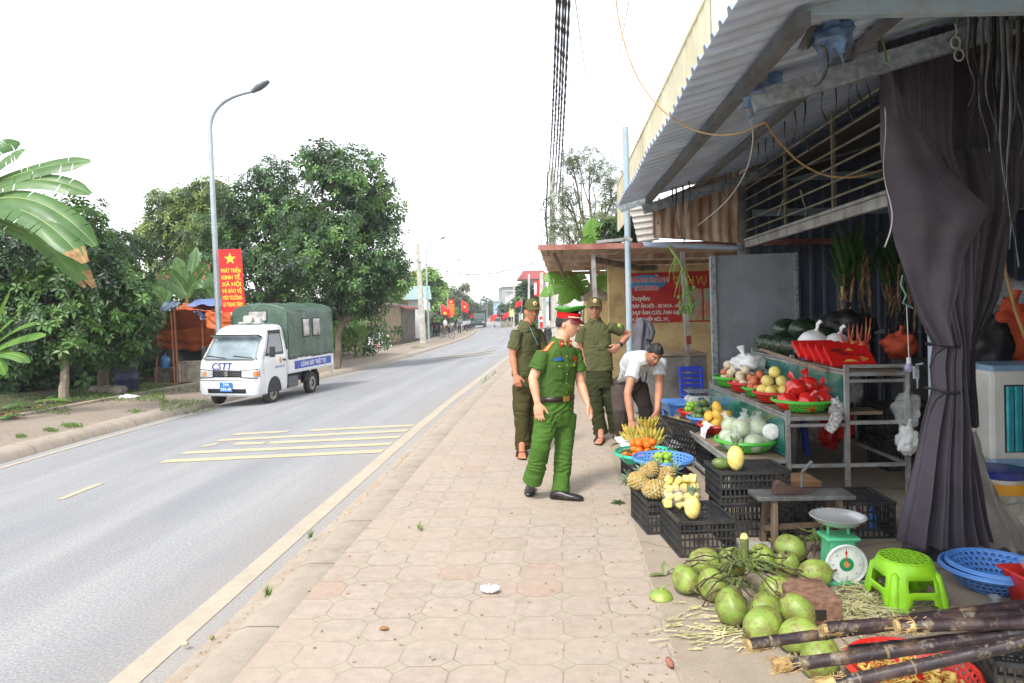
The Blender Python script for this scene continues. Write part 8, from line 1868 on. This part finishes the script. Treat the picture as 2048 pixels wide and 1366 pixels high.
up2,t2=upole(835,487,52,.22,'concrete power pole on the left pavement by the green roofed shed',847);up3,t3=upole(1058,548,62,.13,'farther concrete power pole on the right side');up4,t4=upole(1028,565,95,.12,'distant concrete power pole before the dark tree on the right');up5,t5=upole(1083,545,42,.15,'power pole beside the red sign on the right side')
wire(sag(t2+V((0,0,-1.3)),W(1080,520,42),.9),.025,'wire sagging across the road from the left power pole');wire(sag(W(918,561,120),W(1050,552,70),.8),.03,'farther wire crossing the road');wire(sag(t2+V((0,0,-1.2)),W(760,515,40),.4),.02,'wire running left from the power pole behind the jackfruit tree')
m_tile=M('red_roof_tile',c(166,88,82),c(132,66,62),rough=.8,scale=3,stretch=(1,1,6));m_wwall=M('white_wall',c(226,226,222),c(204,204,200),rough=.85,scale=.8,dirt=c(150,146,138),damt=.3,dscale=.8);m_groof=M('green_metal_roof',c(150,178,172),c(128,158,152),rough=.5,scale=1,stretch=(6,1,1));m_old=M('mould_wall',c(192,172,138),c(140,122,96),rough=.95,scale=.9,detail=7,dirt=c(58,54,48),damt=.85,dscale=.9);m_brick=M('grey_block',c(126,118,108),c(84,78,72),rough=.95,scale=2.5,detail=6,dirt=c(52,50,46),damt=.6,dscale=1.2);m_win=M('window_dark',c(58,66,72),c(40,46,52),rough=.15);m_bluew=M('pale_blue_wall',c(168,196,214),c(146,178,200),rough=.8);m_greyw=M('grey_wall',c(170,174,172),c(146,150,150),rough=.85,scale=.8)
def hz(x,y,z):return V((x,y,z))
def prism_house(name,o,ax,ay,lx,ly,h,m,lab,cat='house',roof=None,rm=None,over=.3,rise=1.2,wins=(),grp=None):
 """o: near-left ground corner, ax along front, ay going back"""
 o=V(o);ax=V(ax).normalized();ay=V(ay).normalized();t=thing(name,o+ax*lx/2+ay*ly/2,lab,cat,grp);mb=MB();mb.slab([o-V((0,0,.4)),o+ax*lx-V((0,0,.4)),o+ax*lx+ay*ly-V((0,0,.4)),o+ay*ly-V((0,0,.4))],(0,0,h+.4));mk('wall',mb,m,t,sharp=0)
 if roof:
  mb=MB();z=V((0,0,h));a=o-ax*over-ay*over+z;b=o+ax*(lx+over)-ay*over+z;c_=o+ax*(lx+over)+ay*(ly+over)+z;d_=o-ax*over+ay*(ly+over)+z
  if roof=='gable':
   p,q=(a+d_)/2+V((0,0,rise)),(b+c_)/2+V((0,0,rise));mb.add([a,b,c_,d_,p,q],[(0,1,5,4),(2,3,4,5),(0,4,3),(1,2,5),(3,2,1,0)])
  elif roof=='hip':
   k=.3;p,q=(a+d_)/2+ax*lx*k+V((0,0,rise)),(b+c_)/2-ax*lx*k+V((0,0,rise));mb.add([a,b,c_,d_,p,q],[(0,1,5,4),(2,3,4,5),(0,4,3),(1,2,5),(3,2,1,0)])
  else:
   u_=V((0,0,rise));mb.add([a,b,c_+u_,d_+u_,a+V((0,0,.12)),b+V((0,0,.12)),c_+u_+V((0,0,.12)),d_+u_+V((0,0,.12))],[(3,2,1,0),(4,5,6,7),(0,1,5,4),(1,2,6,5),(2,3,7,6),(3,0,4,7)])
  mk('roof',mb,rm,t,sharp=0)
 for x,z,w,hh in wins:
  a=o+ax*x+V((0,0,z))-ay*.03;mb=MB();mb.slab([a,a+ax*w,a+ax*w+V((0,0,hh)),a+V((0,0,hh))],-ay*.04);f_=mk('window',mb,m_wwall,t,sharp=0);mb=MB();a=a+ax*.08+V((0,0,.08))-ay*.045;mb.slab([a,a+ax*(w-.16),a+ax*(w-.16)+V((0,0,hh-.16)),a+V((0,0,hh-.16))],-ay*.01);mk('pane',mb,m_win,f_,sharp=0)
 return t
def gp(px,py,zf=lambda u,s:-.44 if u<-3 else 0):return GH(px,py,zf)
a=W(737,700,47);a.z=GZ(a);b=W(803,690,55);b.z=GZ(b);ax=(b-a).normalized();ay=V((-ax.y,ax.x,0)).normalized();ay=V((ax.y*-1,ax.x,0))
prism_house('old_shed',a,ax,ay,(b-a).length,4,2.7,m_old,'old mould stained plaster shed with a low grey roof on the left pavement','shed','lean',M('old_grey_roof',c(150,142,132),c(118,110,102),rough=.9,scale=1),.35,.5)
a2=W(804,690,55.2);a2.z=GZ(a2);b2_=W(831,684,59);b2_.z=GZ(b2_);ax2=(b2_-a2).normalized();ay2=V((-ax2.y,ax2.x,0));prism_house('block_shed',a2,ax2,ay2,(b2_-a2).length,3,2.5,m_brick,'dark grey block shed with a red edged roof beside the old plaster shed','shed','lean',m_tile,.3,.5)
a=W(790,680,64);a.z=GZ(a);prism_house('green_roof_house',V((W(768,680,63).x,63,a.z)),(1,.15,0),(-.15,1,0),W(850,680,63).x-W(768,680,63).x,8,3.4,m_wwall,'white shed with a pale green sheet metal roof behind the power pole','house','gable',m_groof,.6,1.3)
p=W(785,620,95);prism_house('blue_house',V((p.x,95,GZ(p))),(1,.1,0),(-.1,1,0),4.5,8,6.5,m_bluew,'pale blue and white two storey house with red roof parts far left','house','hip',m_tile,.6,1.4,((.6,3.6,1.2,1.4),(2.6,3.6,1.2,1.4)))
p=W(762,600,105);prism_house('white_house',V((p.x,105,GZ(p))),(1,0,0),(0,1,0),6.5,8,7.2,m_wwall,'white house with a flat red eave behind the jackfruit tree','house','lean',m_tile,.8,.3,((1,4,1.4,1.5),(4,4,1.4,1.5)))
for i,(px,w,lab,m)in enumerate(((754,1.0,'white slatted bed frame leaning against the old shed, left one',m_whl),(770,.9,'white slatted bed frame leaning against the old shed, right one',m_whl),(762,.7,'blue folded frame between the two white ones',p_dblue))):
 p=W(px,690,45+i*.2);p.z=GZ(p);fr=MB();rt=V((.8,.6,0));up=V((-.35,.35,.87)).normalized();o=p-rt*w/2
 for x in(0,w):fr.beam(o+rt*x,o+rt*x+up*1.0,.06,.05)
 for k in range(8):fr.beam(o+up*(.05+.13*k),o+rt*w+up*(.05+.13*k),.07,.03)
 tag(mk('slatted_frame',fr,m,sharp=0),lab,'frame')
p=W(736,694,44.5);p.z=GZ(p);mb=MB();mb.box(p.x,p.y,p.z+.2,.35,.35,.4);tag(mk('white_tub',mb,p_white,sharp=0,bev=.05),'white tub on the pavement beside the leaning frames','tub')
p=W(752,696,44.2);p.z=GZ(p);mb=MB();mb.box(p.x,p.y,p.z+.25,.3,.3,.05);mb.beam(p+V((-.12,0,.25)),p+V((-.14,0,0)),.05,.05);mb.beam(p+V((.12,0,.25)),p+V((.14,0,0)),.05,.05);mb.beam(p+V((.0,.12,.25)),p+V((0,.14,0)),.05,.05);tag(mk('red_stool',mb,p_red,sharp=0),'small red plastic stool in front of the leaning frames','stool')
p=W(714,694,43);p.z=GZ(p);pt_=thing('potted_plant',p,'small plant in a dark pot at the foot of the broad leaved plant','potted plant');mb=MB();mb.lathe([(.001,0),(.18,0),(.26,.4),(.23,.4),(.001,.34)],16,p);mk('pot',mb,m_blackp,pt_);mb=MB()
for k in range(10):a_=k*.7;leafquad(mb,p+V((0,0,.36)),(cos(a_),sin(a_),.9),.4,.16)
mk('leaves',mb,m_bl2,pt_,sharp=80)
mb=MB();mb.grid(lambda u,v:W(lerp(840,860,u),lerp(lerp(590,606,u),lerp(618,622,u),v),57)+V((0,.15*sin(u*8),0)),12,12);tag(mk('white_cloth',mb,M('cloth_white',c(228,226,220),rough=.8),solid=.01),'white cloth sheet hung between the lamp and the power pole','cloth')
wl=MB();a_=W(866,640,88);b_=W(902,640,100);wl.slab([V((a_.x-.5,88,GZ(a_)-.3)),V((b_.x-.5,100,GZ(b_)-.3)),V((b_.x-.5,100,GZ(b_)+2.4)),V((a_.x-.5,88,GZ(a_)+2.4))],(-.2,0,0));tag(mk('garden_wall',wl,m_plasg,sharp=0),'grey garden wall along the far left pavement','wall')
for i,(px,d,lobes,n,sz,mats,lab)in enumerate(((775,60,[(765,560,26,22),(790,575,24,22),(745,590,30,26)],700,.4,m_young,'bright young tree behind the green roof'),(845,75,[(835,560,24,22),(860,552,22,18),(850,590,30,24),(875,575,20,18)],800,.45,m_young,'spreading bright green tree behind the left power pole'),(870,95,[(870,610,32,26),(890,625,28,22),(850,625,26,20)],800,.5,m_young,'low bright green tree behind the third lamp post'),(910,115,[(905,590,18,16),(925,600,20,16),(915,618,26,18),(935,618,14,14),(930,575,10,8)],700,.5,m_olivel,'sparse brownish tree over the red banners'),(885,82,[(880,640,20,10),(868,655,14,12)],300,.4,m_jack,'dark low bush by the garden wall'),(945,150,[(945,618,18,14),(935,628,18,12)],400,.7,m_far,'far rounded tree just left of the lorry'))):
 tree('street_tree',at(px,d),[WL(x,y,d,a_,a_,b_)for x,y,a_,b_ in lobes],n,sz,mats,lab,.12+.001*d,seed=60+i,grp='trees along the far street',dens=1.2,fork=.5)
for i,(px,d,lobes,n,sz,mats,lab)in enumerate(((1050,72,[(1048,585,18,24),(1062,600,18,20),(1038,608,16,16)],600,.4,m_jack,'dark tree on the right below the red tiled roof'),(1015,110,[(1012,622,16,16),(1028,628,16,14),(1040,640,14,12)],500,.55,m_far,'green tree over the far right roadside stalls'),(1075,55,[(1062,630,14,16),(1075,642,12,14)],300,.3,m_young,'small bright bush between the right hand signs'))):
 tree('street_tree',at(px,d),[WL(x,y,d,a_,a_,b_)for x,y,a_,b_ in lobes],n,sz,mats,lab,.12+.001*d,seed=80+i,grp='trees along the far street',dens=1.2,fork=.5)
p=W(1052,600,78);prism_house('tiled_house',V((p.x,78,GZ(p))),(1,.05,0),(-.05,1,0),2.2,6,5.6,m_greyw,'house with a curved red tiled roof on the right','house','hip',m_tile,.7,1.1,((.6,3.2,1.0,1.4),))
p=W(1066,600,45);t=thing('red_sign',V((p.x+.3,45,GZ(p))),'boxy red shop sign projecting over the right pavement','sign');a_=W(1068,562,45);b_=W(1087,592,45);mb=MB();mb.box((a_.x+b_.x)/2,45,(a_.z+b_.z)/2,b_.x-a_.x,.5,a_.z-b_.z);mk('sign_box',mb,m_red,t,sharp=0);mb=MB();mb.slab([W(1069,566,44.7),W(1073,565,44.7),W(1073,588,44.7),W(1069,590,44.7)],(0,.02,0));mk('white_panel',mb,m_whl,t,sharp=0);mb=MB();mb.tube([V((b_.x,45,GZ(b_))),V((b_.x,45,a_.z))],.05,8);mk('sign_post',mb,m_pole,t)
p=W(1078,660,48);p.z=GZ(p);t=thing('blue_sign',p,'tall blue and white shop sign board at the far right pavement','sign');mb=MB();mb.slab([W(1076,608,48),W(1086,607,48),W(1087,660,48),W(1077,661,48)],(0,.1,0));mk('sign_face',mb,M('sign_blue',c(120,170,206),c(206,220,226),rough=.4,scale=1.5),t,sharp=0)
p=W(1083,650,40);p.z=GZ(p);t=thing('red_board',p,'red and white lettered board on the right pavement','sign');mb=MB();mb.slab([W(1079,634,40),W(1085,633,40),W(1086,656,40),W(1080,658,40)],(0,.06,0));mk('sign_face',mb,m_red,t,sharp=0);mb=MB();mb.slab([W(1080,640,39.95),W(1085,639,39.95),W(1085,643,39.95),W(1080,644,39.95)],(0,.02,0));mk('white_stripe',mb,m_whl,t,sharp=0)
p=W(1024,630,90);p.z=GZ(p);t=thing('yellow_sign',p,'pale yellow sign board among the far right trees','sign');mb=MB();mb.slab([W(1019,615,90),W(1026,615,90),W(1026,633,90),W(1019,634,90)],(0,.1,0));mk('sign_face',mb,M('sign_yellow',c(226,214,130),rough=.5),t,sharp=0);mb=MB();mb.tube([p,W(1022,630,90)],.06,6);mk('sign_post',mb,m_pole,t)
for i,(px,py,d)in enumerate(((1037,607,70),(1012,630,105),(988,634,150),(993,632,150))):
 q=W(px,py,d);b_=V((q.x,q.y,GZ(q)));t=thing('flag',b_,['red flag before the dark tree on the right','red flag over the far right stalls','tiny red flag at the road end, left one','tiny red flag at the road end, right one'][i],'flag','red flags by the road');mb=MB();mb.tube([b_,q+V((.4,0,.5))],.03,5);mk('pole',mb,m_pole,t);k=d/80;mb=MB();mb.grid(lambda u,v:q+V(((-.8*u+.4)*k,.08*sin(u*7),(.4-.6*v-.35*u)*k)),8,6);mk('cloth',mb,m_red,t,solid=.01)
for i,(px,d,w,h,m,lab)in enumerate(((1005,150,5,7.5,m_greyw,'grey multi storey house far down the right side'),(1020,135,5,6,m_wwall,'pale narrow house in the far right row'),(1043,105,5,3.4,m_wwall,'low white shop in the far right row'),(992,185,7,5,m_bluew,'bluish house at the far end of the right row'))):
 p=W(px,620,d);prism_house('far_house',V((p.x,d,GZ(p))),(1,.1,0),(-.1,1,0),w,9,h,m,lab,'house','lean' if i!=2 else 'gable',m_greyw if i!=2 else m_groof,.4,.3,((.6,h*.55,1.0,1.2),(w*.55,h*.55,1.0,1.2)),'houses far along the road')
p=W(1012,650,110);p.z=GZ(p);st2=thing('stall',p,'dark roofed stall at the far right kerb','stall');mb=MB();mb.box(p.x+.8,110,p.z+2.1,3.6,3,.25);mk('roof',mb,m_dsteel,st2,sharp=0)
for x in(-.8,2.4):mk('post',MB().box(p.x+x,109,p.z+1,.12,.12,2.0),m_steel,st2,sharp=0)
mk('counter',MB().box(p.x+.8,110,p.z+.5,3,1.5,1.0),m_plasg,st2,sharp=0)
def car(o,lab,m,k=1.0):
 t=thing('parked_car',o,lab,'car');o=V(o);mb=MB()
 mb.loft([[o+V((x*w,y,z))for x,z in((-1,.3),(1,.3),(1,.75),(.96,.9),(-.96,.9),(-1,.75))]for y,w in((-2.1,.78),(-1.9,.85),(1.9,.85),(2.1,.78))]);mk('car_body',mb,m,t,sharp=30);mb=MB()
 mb.loft([[o+V((x*.8,y,z))for x,y,z in((-1,-1.0,.88),(1,-1.0,.88),(1,1.8,.88),(-1,1.8,.88))],[o+V((x*.66,y,z))for x,y,z in((-1,-.4,1.45),(1,-.4,1.45),(1,1.4,1.45),(-1,1.4,1.45))]]);mk('cabin_glass',mb,m_sglass,t,sharp=0);mb=MB();mb.box(o.x,o.y+.5,o.z+1.47,1.3,1.8,.05);mk('car_roof',mb,m,t,sharp=0)
 for s in(-1,1):
  for y in(-1.3,1.3):mk('wheel',MB().lathe([(.001,.1),(.3,.1),(.32,.05),(.32,-.05),(.3,-.1),(.001,-.1)],14,o+V((s*.8,y,.32)),Matrix.Rotation(pi/2,3,'Y')),m_tyre,t)
  mk('headlight',MB().box(o.x+s*.6,o.y-2.1,o.z+.62,.3,.05,.14),m_lamp,t,sharp=0)
p=W(999,651,118);p.z=GZ(p);car(p,'silver car parked at the far right kerb',M('silver_paint',c(190,194,198),rough=.3,coat=.5))
lp=GH(957,656,zroad);lo=thing('lorry',lp,'dark lorry with a green lower cab front coming up the road far away','lorry');o=lp
mb=MB();mb.loft([[o+V((x*1.15,y,z))for x,y,z in((-1,0,.6),(1,0,.6),(1,1.8,.6),(-1,1.8,.6))],[o+V((x*1.15,y,z))for x,y,z in((-1,0,1.5),(1,0,1.5),(1,1.8,1.5),(-1,1.8,1.5))],[o+V((x*1.05,y,z))for x,y,z in((-1,.35,2.5),(1,.35,2.5),(1,1.8,2.5),(-1,1.8,2.5))]]);mk('cab',mb,M('lorry_green',c(60,110,96),c(44,84,76),rough=.4),lo,sharp=30);mb=MB();mb.slab([o+V(q)for q in((-1.0,-.02,1.55),(1.0,-.02,1.55),(.95,.30,2.4),(-.95,.30,2.4))],(0,-.03,0));mk('windscreen',mb,m_sglass,lo,sharp=0);mb=MB();mb.box(o.x,o.y+4.5,o.z+1.9,2.4,5,2.2);mk('cargo_box',mb,M('lorry_dark',c(52,54,52),c(36,38,36),rough=.7),lo,sharp=0);mb=MB();mb.box(o.x,o.y-.08,o.z+.6,2.3,.2,.35);mk('bumper',mb,m_blackp,lo,sharp=0);mb=MB();mb.box(o.x,o.y-.03,o.z+1.15,1.2,.06,.3);mk('grille',mb,m_dsteel,lo,sharp=0)
for s in(-1,1):
 mk('headlight',MB().box(o.x+s*.85,o.y-.04,o.z+1.0,.4,.06,.25),m_lamp,lo,sharp=0)
 for y in(.9,5.5):mk('wheel',MB().lathe([(.001,.15),(.42,.15),(.48,.1),(.48,-.1),(.42,-.15),(.001,-.15)],16,o+V((s*.95,y,.48)),Matrix.Rotation(pi/2,3,'Y')),m_tyre,lo)
def far_person(px,py,d,h,top,bot,lab,skin=None,f=(0,-1,0),sit=False):
 p=W(px,py,d);p.z=GZ(p)+(.0 if not sit else .25);k=h/1.7;f=V(f).normalized();l=V((-f.y,f.x,0));t=thing('person',p,lab,'person','people on the far left pavement');b=MB()
 b.ell(p+V((0,0,1.58*k)),.085*k,.1*k,.125*k,12,10);b.tube([p+V((0,0,1.48*k)),p+V((0,0,1.38*k))],.06*k,8)
 for s in(-1,1):b.tube([p+l*s*.2*k+V((0,0,1.34*k)),p+l*s*.27*k+V((0,0,1.05*k)),p+l*s*.25*k+f*.12*k+V((0,0,.78*k))],[.055*k,.045*k,.03*k],8);b.ell(p+l*s*.25*k+f*.13*k+V((0,0,.72*k)),.035*k,.03*k,.07*k,8,6)
 b.tube([p+V((0,0,1.40*k)),p+V((0,0,.9*k))],.1*k,8)
 body=remesh(b,.022,2);mk('body',body,skin or sk2,t,sharp=0);b=MB();b.loft([ring(p+V((0,0,z*k)),l*w*k,f*dd*k,14)for z,w,dd in((.85,.19,.13),(1.1,.18,.13),(1.32,.22,.12),(1.42,.12,.09))])
 for s in(-1,1):b.tube([p+l*s*.19*k+V((0,0,1.35*k)),p+l*s*.26*k+V((0,0,1.1*k))],.07*k,8)
 mk('shirt',remesh(b,.022,2),top,t,sharp=0);b=MB()
 for s in(-1,1):
  hp=p+l*s*.09*k+V((0,0,.9*k))
  if sit:kn=hp+f*.35*k-V((0,0,.15*k));an=kn-V((0,0,.42*k))+f*.05
  else:kn=p+l*s*.10*k+f*.04*s+V((0,0,.48*k));an=p+l*s*.11*k+f*.10*s+V((0,0,.06*k))
  b.tube([hp,kn,an],[.11*k,.08*k,.07*k],9);b.ell(an+f*.06*k-V((0,0,.02)),.05*k,.11*k,.04*k,8,6)
 mk('trousers',remesh(b,.022,2),bot,t,sharp=0);b=MB();b.ell(p+V((0,0,1.62*k))-f*.02,.095*k,.11*k,.11*k,12,8);mk('hair',b,m_hair,t);return t
blk=clothm('black',c(40,40,46));navy=clothm('navy',c(44,50,74));wht_=clothm('white_shirt',c(226,226,226))
far_person(869,676,68,1.62,blk,navy,'person in black standing left of another by the second lamp post',f=(.6,-.8,0));far_person(876,676,68.5,1.66,navy,blk,'person in dark blue standing right of another by the second lamp post',f=(.5,-.8,0));far_person(919,664,82,1.65,clothm('dull_blue',c(96,104,120)),blk,'pedestrian in a grey blue top walking by the parked motorbikes',f=(.1,-1,0))
def bicycle(o,ax,lab,k=1.0,cat='bicycle',m=None,moto=False):
 o=V(o);ax=V(ax).normalized();z=V((0,0,1));sd=ax.cross(z);t=thing(cat.replace(' ','_'),o,lab,cat);R_=.33*k;Rm=Matrix((ax,z,sd)).transposed();m=m or m_dsteel
 for s in(-1,1):
  mb=MB();c_=o+ax*s*.53*k+z*R_;mb.tube([c_+ax*(R_-.02)*cos(a)+z*(R_-.02)*sin(a)for a in[2*pi*i/22 for i in range(23)]],(.05 if moto else .02)*k,6,cap=False);wl_=mk('wheel',mb,m_tyre,t);mb=MB()
  for i in range(9):a=pi*i/9;mb.beam(c_+ax*(R_-.03)*cos(a)+z*(R_-.03)*sin(a),c_-ax*(R_-.03)*cos(a)-z*(R_-.03)*sin(a),.008,.008)
  mk('spokes',mb,m_galv,wl_,sharp=0)
 P_=lambda x,y:o+ax*x*k+z*y*k;mb=MB()
 if moto:
  mb.tube([P_(-.6,.62),P_(-.2,.66),P_(.1,.55),P_(.35,.75),P_(.42,.95)],[.06,.12,.14,.12,.06],8);mb.tube([P_(-.2,.35),P_(.15,.35)],.14,8);mb.tube([P_(.53,.33),P_(.42,.95)],.04,6)
 else:
  for a,b in(((-.53,.33),(-.1,.3)),((-.53,.33),(-.18,.78)),((-.1,.3),(-.18,.85)),((-.1,.3),(.40,.75)),((-.17,.75),(.40,.82)),((.53,.33),(.38,.92))):mb.tube([P_(*a),P_(*b)],.02*k,6)
 mk('bike_frame',mb,m,t);mb=MB();mb.ell(P_(-.2,.9 if not moto else .78),.14*k,.08*k,.04*k,10,6);mk('saddle',mb,m_blackp,t);mb=MB();h=P_(.36,.98);mb.tube([h-sd*.28*k-ax*.1,h,h+sd*.28*k-ax*.1],.015*k,6);mk('handlebar',mb,m_dsteel,t);return t
p=W(893,680,62);p.z=GZ(p);bicycle(p,(.9,-.45,0),'bicycle ridden along the left pavement below the third lamp',1.0);far_person(891,668,62,1.6,wht_,blk,'cyclist in a white vest riding along the left pavement',f=(.9,-.45,0),sit=True)
for i,(px,d)in enumerate(((930,92),(937,98),(943,104))):
 p=W(px,664,d);p.z=GZ(p);bicycle(p,(.5,-.86,0),'parked motorbike on the far left pavement, '+['nearest','middle','farthest'][i]+' of three',1.0,'motorbike',m_blackp,True)
for i,(px,d)in enumerate(((1086,26),(1093,27))):
 p=W(px,690,d);p.z=GZ(p);bicycle(p,(.25,-.95,0),['motorbike parked by the power pole behind the officer','second motorbike parked by the power pole'][i],1.0,'motorbike',m_blackp,True)
mb=MB();lob=[]
r_=random.Random(8)
for k in range(60):px=r_.uniform(560,1500);d=r_.uniform(240,330);lob.append(WL(px,r_.uniform(618,640),d,r_.uniform(14,30),30,r_.uniform(10,24)))
lob+=[WL(970,606,230,12,14,14),WL(985,615,235,14,14,16),WL(955,618,225,16,14,12)]
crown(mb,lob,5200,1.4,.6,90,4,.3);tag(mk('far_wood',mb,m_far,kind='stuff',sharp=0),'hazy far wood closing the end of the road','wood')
hz_=MB();hz_.box(0,180,6,700,440,27);hm=bpy.data.materials.new('haze_air');hm.use_nodes=True;nt=hm.node_tree
for n_ in list(nt.nodes):
 if n_.type!='OUTPUT_MATERIAL':nt.nodes.remove(n_)
pv=N(nt,'ShaderNodeVolumePrincipled');pv.inputs['Density'].default_value=.0009;pv.inputs['Color'].default_value=(.93,.96,1,1);pv.inputs['Anisotropy'].default_value=.2;L(nt,pv.outputs[0],nt.nodes['Material Output'].inputs['Volume'])
HAZE=True
if HAZE:mk('haze',hz_,hm,kind='stuff',sharp=0,loc=(0,180,6))
